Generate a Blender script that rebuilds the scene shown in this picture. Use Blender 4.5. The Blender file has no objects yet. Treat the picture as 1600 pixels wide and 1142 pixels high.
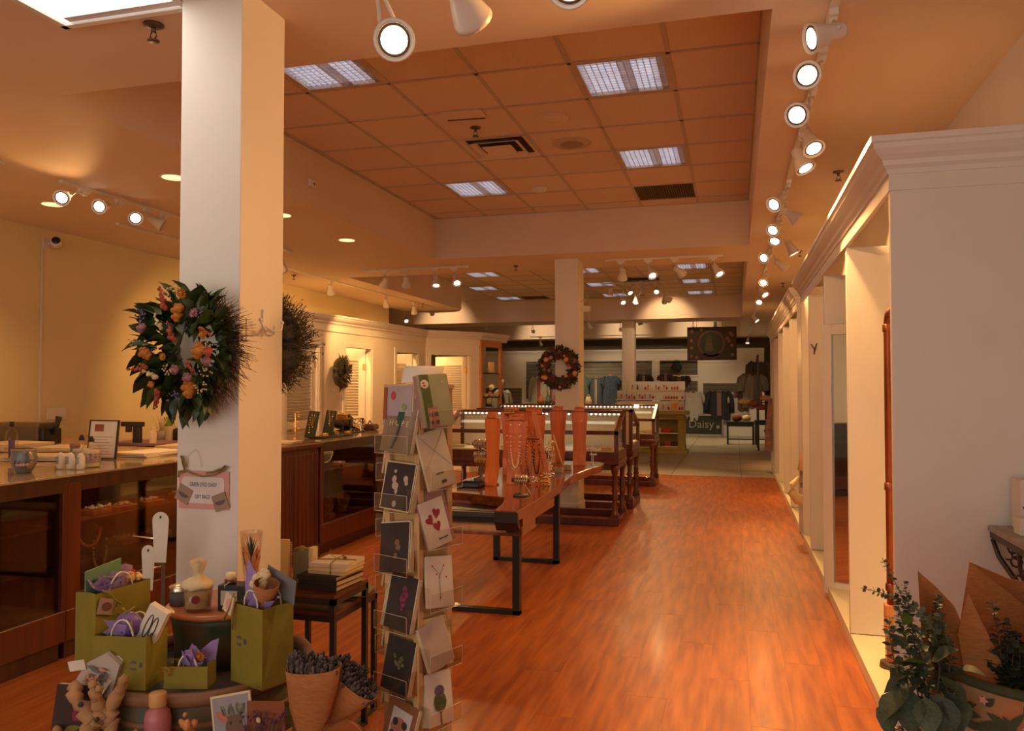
import bpy, bmesh, math, random
from mathutils import Vector, Matrix, Euler
random.seed(7)
S = bpy.context.scene
COL = S.collection
PI = math.pi
def R(d): return math.radians(d)

# ---------------------------------------------------------------- camera, world, exposure, daylight
cd = bpy.data.cameras.new('camera'); cam = bpy.data.objects.new('camera', cd); COL.objects.link(cam)
cd.sensor_width = 36.0; cd.lens = 36.0 * 1244 / 1600; cd.clip_start = 0.05; cd.clip_end = 100
cam.location = (0, 0, 1.55)
cam.rotation_euler = (PI / 2 + math.atan(34 / 1244), 0, math.atan(348 / 1244))
S.camera = cam
S.view_settings.view_transform = 'Standard'; S.view_settings.look = 'None'
S.view_settings.gamma = 1.0; S.view_settings.use_curve_mapping = False
S.view_settings.exposure = -0.27
S.render.film_transparent = False
S.cycles.max_bounces = 7; S.cycles.diffuse_bounces = 4; S.cycles.glossy_bounces = 3
S.cycles.transparent_max_bounces = 12; S.cycles.transmission_bounces = 4
S.cycles.sample_clamp_indirect = 4.0; S.cycles.caustics_reflective = False; S.cycles.caustics_refractive = False
try: S.cycles.use_denoising = True
except Exception: pass
W = bpy.data.worlds.new('world'); S.world = W; W.use_nodes = True
W.node_tree.nodes['Background'].inputs[0].default_value = (0.75, 0.86, 1.0, 1)
W.node_tree.nodes['Background'].inputs[1].default_value = 0.5

def area(name, loc, rot, sx, sy, power, col):
    l = bpy.data.lights.new(name, 'AREA'); l.shape = 'RECTANGLE'; l.size = sx; l.size_y = sy
    l.energy = power; l.color = col
    o = bpy.data.objects.new(name, l); COL.objects.link(o); o.location = loc; o.rotation_euler = rot
    return o
DAY = (1.0, 0.93, 0.78)
WARM = (1.0, 0.51, 0.165)
BACKL = (1.0, 0.74, 0.45)
# daylight entering through the shop window behind the camera
area('window_daylight', (-2.2, -2.9, 1.6), (R(90), 0, 0), 6.0, 2.4, 84, DAY)

# ---------------------------------------------------------------- materials
MATS = {}
def mat(name, col, rough=0.6, metal=0.0, var=0.08, scale=8.0, bump=0.0, coat=0.0, col2=None, stretch=(1, 1, 1),
        detail=3.0, spec=0.5, rand=0.0, emit=None, es=0.0, sheen=0.0, coord='Object', bscale=None):
    if name in MATS: return MATS[name]
    m = bpy.data.materials.new(name); m.use_nodes = True
    nt = m.node_tree; b = nt.nodes['Principled BSDF']
    tc = nt.nodes.new('ShaderNodeTexCoord'); mp = nt.nodes.new('ShaderNodeMapping')
    mp.inputs['Scale'].default_value = stretch
    nt.links.new(tc.outputs[coord], mp.inputs['Vector'])
    n = nt.nodes.new('ShaderNodeTexNoise'); n.inputs['Scale'].default_value = scale; n.inputs['Detail'].default_value = detail
    nt.links.new(mp.outputs[0], n.inputs['Vector'])
    r = nt.nodes.new('ShaderNodeValToRGB')
    c2 = col2 or tuple(min(1, c * (1 + 2 * var)) for c in col)
    c1 = col if col2 else tuple(c * (1 - var) for c in col)
    r.color_ramp.elements[0].position = 0.3; r.color_ramp.elements[1].position = 0.7
    r.color_ramp.elements[0].color = (*c1, 1); r.color_ramp.elements[1].color = (*c2, 1)
    nt.links.new(n.outputs['Fac'], r.inputs[0])
    out = r.outputs[0]
    if rand > 0:
        oi = nt.nodes.new('ShaderNodeObjectInfo')
        ml = nt.nodes.new('ShaderNodeMath'); ml.operation = 'MULTIPLY'; ml.inputs[1].default_value = 40.0; nt.links.new(oi.outputs['Random'], ml.inputs[0])
        cb = nt.nodes.new('ShaderNodeCombineXYZ'); nt.links.new(ml.outputs[0], cb.inputs[0]); nt.links.new(ml.outputs[0], cb.inputs[1])
        nt.links.new(cb.outputs[0], mp.inputs['Location']); mr = nt.nodes.new('ShaderNodeMapRange')
        mr.inputs[3].default_value = 1 - rand; mr.inputs[4].default_value = 1 + rand
        nt.links.new(oi.outputs['Random'], mr.inputs[0])
        hs = nt.nodes.new('ShaderNodeHueSaturation'); nt.links.new(mr.outputs[0], hs.inputs['Value'])
        nt.links.new(out, hs.inputs['Color']); out = hs.outputs[0]
    nt.links.new(out, b.inputs['Base Color'])
    b.inputs['Roughness'].default_value = rough; b.inputs['Metallic'].default_value = metal
    b.inputs['Coat Weight'].default_value = coat; b.inputs['Coat Roughness'].default_value = 0.15
    b.inputs['Specular IOR Level'].default_value = spec
    if sheen: b.inputs['Sheen Weight'].default_value = sheen
    if emit: b.inputs['Emission Color'].default_value = (*emit, 1); b.inputs['Emission Strength'].default_value = es
    if bump > 0:
        bn = nt.nodes.new('ShaderNodeTexNoise'); bn.inputs['Scale'].default_value = bscale or scale * 3
        nt.links.new(mp.outputs[0], bn.inputs['Vector'])
        bp = nt.nodes.new('ShaderNodeBump'); bp.inputs['Strength'].default_value = bump; bp.inputs['Distance'].default_value = 0.01
        nt.links.new(bn.outputs['Fac'], bp.inputs['Height']); nt.links.new(bp.outputs[0], b.inputs['Normal'])
    MATS[name] = m
    return m
def wood(name, c1, c2, rough=0.35, axis='y', scale=1.0, coat=0.0, rand=0.0, spec=0.5):
    st = {'x': (0.35, 6, 6), 'y': (6, 0.35, 6), 'z': (6, 6, 0.35)}[axis]
    return mat(name, c1, rough, 0, scale=3.0 * scale, stretch=st, detail=6, col2=c2, coat=coat, rand=rand, spec=spec, bump=0.04)
def glass(name, tint=(1, 1, 1), gloss=0.12, rough=0.03, fac2=0.0):
    if name in MATS: return MATS[name]
    m = bpy.data.materials.new(name); m.use_nodes = True; nt = m.node_tree
    for n in list(nt.nodes): nt.nodes.remove(n)
    o = nt.nodes.new('ShaderNodeOutputMaterial'); t = nt.nodes.new('ShaderNodeBsdfTransparent'); g = nt.nodes.new('ShaderNodeBsdfGlossy')
    t.inputs[0].default_value = (*tint, 1); g.inputs['Roughness'].default_value = rough
    lw = nt.nodes.new('ShaderNodeLayerWeight'); lw.inputs[0].default_value = 0.25
    mr = nt.nodes.new('ShaderNodeMapRange'); mr.inputs[3].default_value = gloss * 0.5; mr.inputs[4].default_value = min(1, gloss * 5)
    nt.links.new(lw.outputs['Fresnel'], mr.inputs[0])
    x = nt.nodes.new('ShaderNodeMixShader'); nt.links.new(mr.outputs[0], x.inputs[0])
    nt.links.new(t.outputs[0], x.inputs[1]); nt.links.new(g.outputs[0], x.inputs[2]); nt.links.new(x.outputs[0], o.inputs[0])
    MATS[name] = m; return m
def emis(name, col, s):
    if name in MATS: return MATS[name]
    m = bpy.data.materials.new(name); m.use_nodes = True; nt = m.node_tree; b = nt.nodes['Principled BSDF']
    b.inputs['Base Color'].default_value = (*col, 1)
    b.inputs['Emission Color'].default_value = (*col, 1); b.inputs['Emission Strength'].default_value = s
    MATS[name] = m; return m

M_wall = mat('white_paint', (0.82, 0.76, 0.68), 0.6, var=0.015, scale=2)
M_leftwall = mat('cream_paint', (0.82, 0.70, 0.40), 0.7, var=0.02, scale=1.5)
M_ceil = mat('ceiling_paint', (0.78, 0.62, 0.48), 0.7, var=0.02, scale=1.5)
M_tile = mat('ceiling_tile_fibre', (0.74, 0.575, 0.45), 0.85, var=0.03, scale=60, bump=0.15, rand=0.03)
M_grid = mat('ceiling_grid_metal', (0.52, 0.42, 0.33), 0.5, var=0.03)
M_trimw = mat('white_gloss_paint', (0.80, 0.76, 0.70), 0.38, var=0.015, scale=3)
M_cream = mat('cream_laminate', (0.80, 0.74, 0.55), 0.45, var=0.02, scale=3)
M_darkwall = mat('dark_taupe_paint', (0.16, 0.12, 0.07), 0.8, var=0.05)
M_beige = mat('beige_paint', (0.50, 0.46, 0.38), 0.7, var=0.03, scale=2)
M_floorw = mat('laminate_plank', (0.25, 0.050, 0.009), 0.44, scale=3.4, stretch=(5.5, 0.55, 5), detail=11, col2=(0.49, 0.138, 0.024), rand=0.045, coat=0.03, spec=0.26, bump=0.02)
M_joint = mat('floor_joint', (0.20, 0.05, 0.012), 0.6)
M_tilef = mat('beige_floor_tile', (0.40, 0.34, 0.24), 0.4, var=0.08, scale=3, spec=0.4)
M_mahog = wood('mahogany', (0.065, 0.013, 0.005), (0.14, 0.030, 0.009), 0.3, 'z', coat=0.15)
M_mahogd = wood('dark_mahogany', (0.035, 0.010, 0.005), (0.075, 0.02, 0.009), 0.32, 'z', coat=0.2)
M_casein = wood('case_interior_wood', (0.05, 0.013, 0.004), (0.11, 0.03, 0.008), 0.5, 'z')
M_edgew = wood('live_edge_wood', (0.10, 0.020, 0.005), (0.24, 0.052, 0.012), 0.12, 'y', coat=0.7)
M_bust = wood('orange_bust_wood', (0.46, 0.10, 0.022), (0.64, 0.175, 0.042), 0.4, 'z', scale=1.5)
M_ply = wood('pale_rack_wood', (0.56, 0.32, 0.13), (0.70, 0.44, 0.20), 0.5, 'z')
M_oak = wood('orange_oak', (0.52, 0.20, 0.07), (0.66, 0.30, 0.11), 0.4, 'x')
M_black = mat('black_metal', (0.012, 0.011, 0.010), 0.4, 0.0, var=0.1, spec=0.5)
M_blackp = mat('black_plastic', (0.016, 0.015, 0.014), 0.35, var=0.1)
M_whitep = mat('white_plastic', (0.78, 0.74, 0.68), 0.4, var=0.02)
M_whitem = mat('white_lamp_metal', (0.80, 0.74, 0.66), 0.35, var=0.02)
M_chrome = mat('chrome', (0.75, 0.72, 0.68), 0.2, 1.0, var=0.05)
M_brass = mat('brass', (0.70, 0.42, 0.14), 0.3, 1.0, var=0.1)
M_copper = mat('aged_copper', (0.22, 0.065, 0.03), 0.35, 0.7, col2=(0.38, 0.13, 0.06), scale=6, stretch=(1, 1, .6))
M_bronze = mat('dark_bronze', (0.085, 0.06, 0.045), 0.5, 0.6, col2=(0.14, 0.10, 0.075), scale=15)
M_stone = mat('grey_stone', (0.28, 0.23, 0.19), 0.55, col2=(0.40, 0.34, 0.29), scale=14)
M_glass = glass('clear_glass', (0.97, 0.97, 0.95), 0.10)
M_caseglass = glass('tinted_case_glass', (0.80, 0.72, 0.62), 0.10)
M_acryl = glass('clear_acrylic', (0.975, 0.96, 0.94), 0.05, 0.08)
M_mirror = mat('mirror_silver', (0.86, 0.87, 0.85), 0.02, 1.0, var=0.005)
M_lens = emis('lamp_lens_lit', (1.0, 0.86, 0.62), 9.0)
M_lensoff = mat('lamp_lens_unlit', (0.5, 0.42, 0.33), 0.3, var=0.03)
M_led = emis('led_dot', (1.0, 0.90, 0.70), 5.0)
M_troff = emis('troffer_tube_glow', (0.80, 0.86, 1.0), 1.7)
M_troffd = mat('troffer_reflector', (0.78, 0.78, 0.80), 0.35, 0.0, var=0.05)
M_fluor = emis('fluorescent_panel', (1.0, 0.97, 0.90), 2.6)
M_down = emis('downlight_glow', (1.0, 0.80, 0.40), 1.6)
M_olive = mat('olive_paper', (0.235, 0.185, 0.016), 0.75, var=0.06, scale=14, bump=0.1)
M_kraft = mat('kraft_paper', (0.40, 0.15, 0.042), 0.85, var=0.12, scale=40, stretch=(1, 1, 6), bump=0.15)
M_tissue = mat('lilac_tissue', (0.30, 0.20, 0.46), 0.7, var=0.12, scale=18, bump=0.3)
M_paper = mat('white_paper', (0.76, 0.68, 0.56), 0.8, var=0.03)
M_papery = mat('cream_paper', (0.72, 0.58, 0.36), 0.8, var=0.04)
M_pink = mat('pink_print', (0.72, 0.36, 0.33), 0.8, var=0.02)
M_pinkb = mat('pink_bottle_coating', (0.48, 0.15, 0.17), 0.35, var=0.02)
M_rope = mat('white_cord', (0.74, 0.66, 0.52), 0.8, var=0.05)
M_raffia = mat('green_raffia', (0.26, 0.19, 0.05), 0.8, var=0.2, scale=30)
M_ink = mat('dark_ink', (0.05, 0.045, 0.05), 0.8)
M_purp = mat('purple_print', (0.12, 0.08, 0.16), 0.8)
M_green = mat('weathered_green_paint', (0.035, 0.070, 0.030), 0.55, scale=12, col2=(0.15, 0.08, 0.038), detail=7, bump=0.2)
M_rust = mat('weathered_rim', (0.14, 0.06, 0.03), 0.6, scale=8, col2=(0.30, 0.14, 0.065), detail=6, bump=0.2)
M_leafd = mat('dark_leaf', (0.020, 0.038, 0.010), 0.45, scale=20, col2=(0.045, 0.07, 0.016), rand=0.35)
M_leafg = mat('fresh_leaf', (0.06, 0.09, 0.015), 0.45, scale=20, col2=(0.10, 0.13, 0.025), rand=0.25)
M_euc = mat('eucalyptus_leaf', (0.035, 0.055, 0.030), 0.6, scale=20, col2=(0.075, 0.10, 0.055), rand=0.3)
M_twig = mat('brown_twig', (0.10, 0.042, 0.020), 0.8, var=0.3, scale=30)
M_orangef = mat('orange_flower', (0.38, 0.13, 0.015), 0.8, var=0.25, scale=40)
M_redf = mat('coral_flower', (0.34, 0.065, 0.03), 0.8, var=0.25, scale=40)
M_lilacf = mat('lilac_flower', (0.15, 0.12, 0.24), 0.8, var=0.3, scale=40)
M_mauve = mat('mauve_flower', (0.26, 0.11, 0.115), 0.8, var=0.3, scale=60)
M_creamf = mat('straw_flower', (0.60, 0.45, 0.22), 0.8, var=0.25, scale=40)
M_burg = mat('burgundy_flower', (0.12, 0.022, 0.020), 0.7, var=0.3, scale=40)
M_peach = mat('peach_flower', (0.70, 0.33, 0.15), 0.8, var=0.1, scale=40)
M_dryg = mat('dried_grey_green', (0.085, 0.07, 0.045), 0.85, var=0.4, scale=30)
M_lav = mat('dried_lavender', (0.095, 0.075, 0.066), 0.9, var=0.4, scale=40)
M_drift = mat('driftwood', (0.34, 0.17, 0.07), 0.75, scale=12, col2=(0.52, 0.29, 0.13), bump=0.3)
M_wax = mat('candle_wax', (0.85, 0.66, 0.34), 0.5, var=0.02)
M_greyblue = mat('blue_grey_glaze', (0.13, 0.15, 0.17), 0.3, scale=6, col2=(0.22, 0.21, 0.20), coat=0.0)
M_tan = mat('tan_glaze', (0.36, 0.22, 0.10), 0.4, var=0.1)
M_olivep = mat('olive_cabinet_paint', (0.33, 0.27, 0.065), 0.5, var=0.04)
M_slat = wood('grey_barn_slat', (0.10, 0.085, 0.06), (0.20, 0.165, 0.115), 0.7, 'x')
M_brownf = mat('brown_felt', (0.065, 0.018, 0.012), 0.9, var=0.1, sheen=0.2)
M_gold = mat('gold_jewellery', (0.85, 0.55, 0.2), 0.25, 1.0, var=0.1)
M_silver = mat('silver_jewellery', (0.75, 0.66, 0.56), 0.25, 1.0, var=0.1)
M_orangecap = mat('bamboo_cap', (0.62, 0.32, 0.11), 0.5, var=0.05)
M_red = mat('red_print', (0.50, 0.03, 0.02), 0.6, var=0.05)
M_basket = mat('orange_red_plastic', (0.62, 0.06, 0.015), 0.4, var=0.05)
def flat(name, c, r=0.75): return mat(name, c, r, var=0.05, scale=12)

# ---------------------------------------------------------------- mesh helpers
class MB:
    def __init__(s): s.v = []; s.f = []; s.sm = []
    def add(s, vs, fs, M=None, smooth=False):
        n = len(s.v)
        s.v += [tuple(M @ Vector(v)) if M is not None else tuple(v) for v in vs]
        s.f += [tuple(i + n for i in f) for f in fs]; s.sm += [smooth] * len(fs)
        return s
    def box(s, x0, x1, y0, y1, z0, z1, M=None):
        vs = [(x0, y0, z0), (x1, y0, z0), (x1, y1, z0), (x0, y1, z0), (x0, y0, z1), (x1, y0, z1), (x1, y1, z1), (x0, y1, z1)]
        return s.add(vs, [(0, 3, 2, 1), (4, 5, 6, 7), (0, 1, 5, 4), (1, 2, 6, 5), (2, 3, 7, 6), (3, 0, 4, 7)], M)
    def cbox(s, c, sz, M=None):
        x, y, z = c; a, b, d = sz
        return s.box(x - a / 2, x + a / 2, y - b / 2, y + b / 2, z - d / 2, z + d / 2, M)
    def prism(s, poly, h0, h1, axis='z', M=None, smooth=False):
        n = len(poly)
        def P(p, h):
            return {'z': (p[0], p[1], h), 'y': (p[0], h, p[1]), 'x': (h, p[0], p[1])}[axis]
        vs = [P(p, h0) for p in poly] + [P(p, h1) for p in poly]
        fs = [tuple(range(n))[::-1], tuple(range(n, 2 * n))] + [(i, (i + 1) % n, n + (i + 1) % n, n + i) for i in range(n)]
        return s.add(vs, fs, M, smooth)
    def lathe(s, prof, n=20, M=None, smooth=True, cap=True):
        vs = []; fs = []
        for r, z in prof:
            for i in range(n):
                a = 2 * PI * i / n; vs.append((r * math.cos(a), r * math.sin(a), z))
        for k in range(len(prof) - 1):
            for i in range(n):
                j = (i + 1) % n; fs.append((k * n + i, k * n + j, (k + 1) * n + j, (k + 1) * n + i))
        if cap:
            fs.append(tuple(range(n))[::-1]); fs.append(tuple((len(prof) - 1) * n + i for i in range(n)))
        return s.add(vs, fs, M, smooth)
    def tube(s, pts, r, n=6, M=None, closed=False):
        pts = [Vector(p) for p in pts]; m = len(pts); vs = []; fs = []
        for i, p in enumerate(pts):
            if closed: d = pts[(i + 1) % m] - pts[i - 1]
            else: d = pts[min(i + 1, m - 1)] - pts[max(i - 1, 0)]
            if d.length < 1e-9: d = Vector((0, 0, 1))
            d.normalize(); u = d.cross(Vector((0, 0, 1)))
            if u.length < 1e-3: u = d.cross(Vector((0, 1, 0)))
            u.normalize(); w = d.cross(u); rr = r[i] if isinstance(r, (list, tuple)) else r
            for k in range(n):
                a = 2 * PI * k / n; vs.append(tuple(p + u * math.cos(a) * rr + w * math.sin(a) * rr))
        for i in range(m if closed else m - 1):
            j = (i + 1) % m
            for k in range(n):
                l = (k + 1) % n; fs.append((i * n + k, i * n + l, j * n + l, j * n + k))
        if not closed: fs += [tuple(range(n))[::-1], tuple((m - 1) * n + k for k in range(n))]
        return s.add(vs, fs, M, True)
    def ball(s, c, r, n=8, m=6, sc=(1, 1, 1), M=None):
        vs = [(c[0], c[1], c[2] - r * sc[2])]; fs = []
        for j in range(1, m):
            t = PI * j / m
            for i in range(n):
                a = 2 * PI * i / n
                vs.append((c[0] + r * sc[0] * math.sin(t) * math.cos(a), c[1] + r * sc[1] * math.sin(t) * math.sin(a), c[2] - r * sc[2] * math.cos(t)))
        vs.append((c[0], c[1], c[2] + r * sc[2])); L = len(vs) - 1
        for i in range(n):
            j = (i + 1) % n
            fs.append((0, 1 + j, 1 + i)); fs.append((L, L - n + i, L - n + j))
            for k in range(m - 2): fs.append((1 + k * n + i, 1 + k * n + j, 1 + (k + 1) * n + j, 1 + (k + 1) * n + i))
        return s.add(vs, fs, M, True)
    def leaf(s, base, tip, width, up=(0, 0, 1), cup=0.15, n=4):
        b = Vector(base); t = Vector(tip); d = t - b; L = d.length; dn = d.normalized()
        u = dn.cross(Vector(up))
        if u.length < 1e-3: u = dn.cross(Vector((1, 0, 0)))
        u.normalize(); w = u.cross(dn); vs = [tuple(b)]; fs = []
        for i in range(1, n):
            q = i / n; hw = width / 2 * math.sin(PI * q ** 0.8); p = b + d * q
            lift = w * (-cup * L * (q - .5) ** 2)
            vs += [tuple(p + u * hw + w * cup * hw + lift), tuple(p + lift), tuple(p - u * hw + w * cup * hw + lift)]
        vs.append(tuple(t + w * (-cup * L * .25))); e = len(vs) - 1
        fs += [(0, 1, 2), (0, 2, 3)]
        for i in range(n - 2):
            a = 1 + 3 * i; fs += [(a, a + 3, a + 4, a + 1), (a + 1, a + 4, a + 5, a + 2)]
        a = 1 + 3 * (n - 2); fs += [(a, e, a + 1), (a + 1, e, a + 2)]
        return s.add(vs, fs, None, True)
    def mesh(s, name, m):
        me = bpy.data.meshes.new(name); me.from_pydata(s.v, [], s.f); me.validate()
        if len(me.polygons) == len(s.sm): me.polygons.foreach_set('use_smooth', s.sm)
        me.materials.append(m); me.update(); return me
    def build(s, name, m, parent=None, bevel=0.0, loc=None, rot=None):
        me = s.mesh(name, m)
        bm = bmesh.new(); bm.from_mesh(me); bmesh.ops.recalc_face_normals(bm, faces=bm.faces); bm.to_mesh(me); bm.free()
        return place(name, me, parent, bevel, loc, rot)
def place(name, me, parent=None, bevel=0.0, loc=None, rot=None):
    o = bpy.data.objects.new(name, me); COL.objects.link(o)
    if parent is not None: o.parent = parent
    if loc is not None: o.location = loc
    if rot is not None: o.rotation_euler = rot
    if bevel:
        b = o.modifiers.new('edge', 'BEVEL'); b.width = bevel; b.segments = 2; b.limit_method = 'ANGLE'; b.angle_limit = R(40)
    return o
def tag(o, label=None, cat=None, group=None, kind=None):
    if label: o['label'] = label
    if cat: o['category'] = cat
    if group: o['group'] = group
    if kind: o['kind'] = kind
    return o
def thing(name, label, cat, loc=(0, 0, 0), rz=0.0, group=None, rot=None):
    o = bpy.data.objects.new(name, None); COL.objects.link(o); o.empty_display_size = 0.1
    o.location = loc; o.rotation_euler = rot if rot is not None else (0, 0, rz)
    return tag(o, label, cat, group)
def struct(o, label=None): return tag(o, label, kind='structure')
def stuff(o): o['kind'] = 'stuff'; return o
def dup(root, loc, rot=None, label=None, group=None, scale=None):
    r = root.copy(); COL.objects.link(r); r.location = loc
    if rot is not None: r.rotation_euler = rot if isinstance(rot, (tuple, Euler)) else (0, 0, rot)
    if label: r['label'] = label
    if group: r['group'] = group
    if scale: r.scale = (scale,) * 3 if not isinstance(scale, tuple) else scale
    for ch in list(root.children):
        c = ch.copy(); COL.objects.link(c); c.parent = r
        for g in list(ch.children):
            d = g.copy(); COL.objects.link(d); d.parent = c
    return r
def text(s, size, m, parent, loc, rot, name='lettering', depth=0.0004, align='CENTER', sx=1.0):
    c = bpy.data.curves.new(name, 'FONT'); c.body = s; c.size = size; c.extrude = depth; c.align_x = align; c.align_y = 'CENTER'
    c.resolution_u = 3; c.materials.append(m)
    tmp = bpy.data.objects.new('tmp_text', c); COL.objects.link(tmp); bpy.context.view_layer.update()
    me = bpy.data.meshes.new_from_object(tmp.evaluated_get(bpy.context.evaluated_depsgraph_get())); me.name = name
    bpy.data.objects.remove(tmp)
    o = bpy.data.objects.new(name, me); COL.objects.link(o); o.parent = parent; o.location = loc; o.rotation_euler = rot; o.scale = (sx, 1, 1)
    return o
def arc(c, r, a0, a1, n, plane='xz', r2=None):
    out = []
    for i in range(n + 1):
        a = a0 + (a1 - a0) * i / n; u = r * math.cos(a); v = (r2 or r) * math.sin(a)
        out.append({'xz': (c[0] + u, c[1], c[2] + v), 'xy': (c[0] + u, c[1] + v, c[2]), 'yz': (c[0], c[1] + u, c[2] + v)}[plane])
    return out

# ================================================================ SHELL
Z0, ZT = 3.15, 3.66
fl = struct(MB().box(-10.2, 1.3, -3.0, 27.6, -0.12, -0.014).build('floor', M_joint))
# laminate planks (pieces of the floor)
pm = MB().box(-0.0982, 0.0982, -0.7492, 0.7492, -0.012, 0.0).mesh('plank', M_floorw)
nx = 0
x = 0.65 - 0.0985
cols = 0
while x > -3.75:
    off = (cols * 0.618 % 1) * 1.5
    y = 1.2 - off
    while y < 14.3:
        y1 = min(y + 1.5, 14.4); y0 = y
        if y1 - y0 > 0.15 and y1 > 2.6:
            o = place('plank', pm, fl); o.location = (x, (y0 + y1) / 2, 0); o.scale = (1.0, (y1 - y0) / 1.5, 1)
            if random.random() < .5: o.rotation_euler = (0, 0, PI)
        y += 1.5
    x -= 0.197; cols += 1
struct(MB().box(-10.2, -3.686, -3.0, 14.4, -0.014, -0.001).box(-3.69, 1.3, -3.0, 1.1, -0.014, -0.001).box(0.65, 1.3, 1.1, 14.4, -0.014, -0.001).build('floor_outer', M_floorw), 'hidden run of the same laminate floor under counters and shelving')
tp = MB().box(-.595, .595, -.595, .595, -.012, 0).mesh('tile', M_tilef)
for i in range(8):
    for j in range(11):
        o = place('tile', tp, fl); o.location = (0.7 - 1.2 * i, 15.0 + 1.2 * j, 0)
struct(MB().box(-3.8, 0.65, 14.37, 14.41, -0.01, 0.004).build('trim_1', M_grid), 'thin metal strip where wood floor meets beige tile')

struct(MB().box(-6.85, -6.7, -3.0, 14.75, 0, ZT + .1).build('wall_left', M_leftwall))
struct(MB().box(1.27, 1.42, -3.0, 27.6, 0, ZT + .1).build('wall_right', M_wall))
struct(MB().box(-10.3, -10.2, 14.7, 27.6, 0, ZT + .1).box(-10.2, -6.85, 14.65, 14.75, 0, ZT + .1).build('wall_far_left', M_beige))
struct(MB().box(-10.2, 1.4, 27.5, 27.6, 0, ZT + .1).build('wall_back', M_darkwall))
# storefront wall behind the camera, with its window opening
struct(MB().box(-6.85, -5.4, -3.1, -3.0, 0, ZT).box(1.0, 1.4, -3.1, -3.0, 0, ZT).box(-5.4, 1.0, -3.1, -3.0, 0, .4).box(-5.4, 1.0, -3.1, -3.0, 2.8, ZT).build('wall_front', M_wall))

# ceiling: low soffits around two recessed wells
ce = struct(MB().box(-10.3, 1.42, -3.1, 27.6, ZT + .06, ZT + .12).build('ceiling', M_ceil))
sf = MB()
sf.box(-6.7, 1.27, -3.0, 3.5, Z0, ZT + .06)
sf.box(-6.7, -3.6, 3.5, 10.53, Z0, ZT + .06)
sf.box(0.165, 1.27, 3.5, 27.5, Z0, ZT + .06)
sf.box(-3.6, 0.165, 9.3, 10.53, Z0, ZT + .06)
sf.box(-6.7, -5.42, 10.53, 15.5, Z0, ZT + .06)
sf.box(-10.2, 0.165, 18.8, 19.9, Z0, ZT + .06)
sf.box(-10.2, 0.165, 25.7, 27.5, Z0, ZT + .06)
o = sf.build('soffit', M_ceil, ce)
# rounded nose of the left soffit end
MB().lathe([(0.59, 3.152), (0.59, 3.7)], 32, Matrix.Translation((-6.05, 15.45, 0))).build('soffit_nose', M_ceil, ce)
DX, DY = 0.635, 0.66
tm = MB().box(-DX / 2 + .012, DX / 2 - .012, -DY / 2 + .012, DY / 2 - .012, 0, .015).mesh('ceiling_tile', M_tile)
gm = MB()
def tile_area(x_lo, x_hi, y_lo, y_hi, xg, yg, skip):
    xs = [xg - DX * i for i in range(-2, 20)]; xs = [v for v in xs if x_lo < v < x_hi]
    xs = [x_hi] + xs + [x_lo]
    ys = [yg + DY * i for i in range(-3, 20)]; ys = [v for v in ys if y_lo < v < y_hi]
    ys = [y_lo] + ys + [y_hi]
    for a, b in zip(xs[:-1], xs[1:]):
        for c, d in zip(ys[:-1], ys[1:]):
            cx, cy = (a + b) / 2, (c + d) / 2
            if any(abs(cx - sx) < .2 and abs(cy - sy) < .2 for sx, sy in skip): continue
            w, h = a - b, d - c
            if w < .06 or h < .06: continue
            t = place('ceiling_tile', tm, ce); t.location = (cx, cy, ZT); t.scale = ((w - .024) / (DX - .024), (h - .024) / (DY - .024), 1)
    for v in xs: gm.box(v - .014, v + .014, y_lo, y_hi, ZT - .006, ZT + .004)
    for v in ys: gm.box(x_lo, x_hi, v - .014, v + .014, ZT - .006, ZT + .004)
XC = lambda i: -0.39 - DX * (i + .5)      # centre of tile column i (0 = first left of X -0.39)
YC1 = lambda k: 3.72 + DY * (k + .5)
YC2 = lambda k: 10.56 + DY * (k + .5)
L1 = [(XC(0), YC1(2)), (XC(3), YC1(1)), (XC(3), YC1(6)), (XC(0), YC1(5))]
G1 = [(XC(0), YC1(7))]; DIF = [(XC(2), YC1(4))]
L2 = [(XC(0), YC2(5)), (XC(0), YC2(8)), (XC(0), YC2(11)), (XC(3), YC2(5)), (XC(3), YC2(8)), (XC(3), YC2(11)), (XC(6), YC2(5)), (XC(7), YC2(8)), (XC(7), YC2(11))]
G2 = [(XC(6), YC2(11))]
tile_area(-3.6, 0.165, 3.5, 9.3, -0.39, 3.72, L1 + G1 + DIF)
tile_area(-5.42, 0.165, 10.53, 18.8, -0.39, 10.56, L2 + G2)
gm.build('ceiling_grid', M_grid, ce)

# troffer lights
def troffer(label, x, y):
    t = thing('ceiling_light', label, 'ceiling light', (x, y, ZT), group='recessed square ceiling lights')
    w, h = DX / 2, DY / 2
    f = MB()
    f.box(-w + .012, w - .012, -h + .012, -h + .04, -.004, .02).box(-w + .012, w - .012, h - .04, h - .012, -.004, .02)
    f.box(-w + .012, -w + .04, -h + .04, h - .04, -.004, .02).box(w - .04, w - .012, -h + .04, h - .04, -.004, .02)
    f.build('frame', M_grid, t)
    MB().box(-w + .04, w - .04, -h + .04, h - .04, .045, .05).build('reflector', M_troffd, t)
    MB().box(-w + .05, -w + .30, -h + .05, h - .05, .036, .042).box(w - .25, w - .10, -h + .05, h - .05, .036, .042).build('tube', M_troff, t)
    g = MB(); n = 13
    for i in range(1, n):
        q = -w + .04 + (2 * w - .08) * i / n; g.box(q - .0025, q + .0025, -h + .04, h - .04, .004, .03)
        q = -h + .04 + (2 * h - .08) * i / n; g.box(-w + .04, w - .04, q - .0025, q + .0025, .004, .03)
    stuff(g.build('egg_crate_louver', M_troffd, t))
    return t
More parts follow.
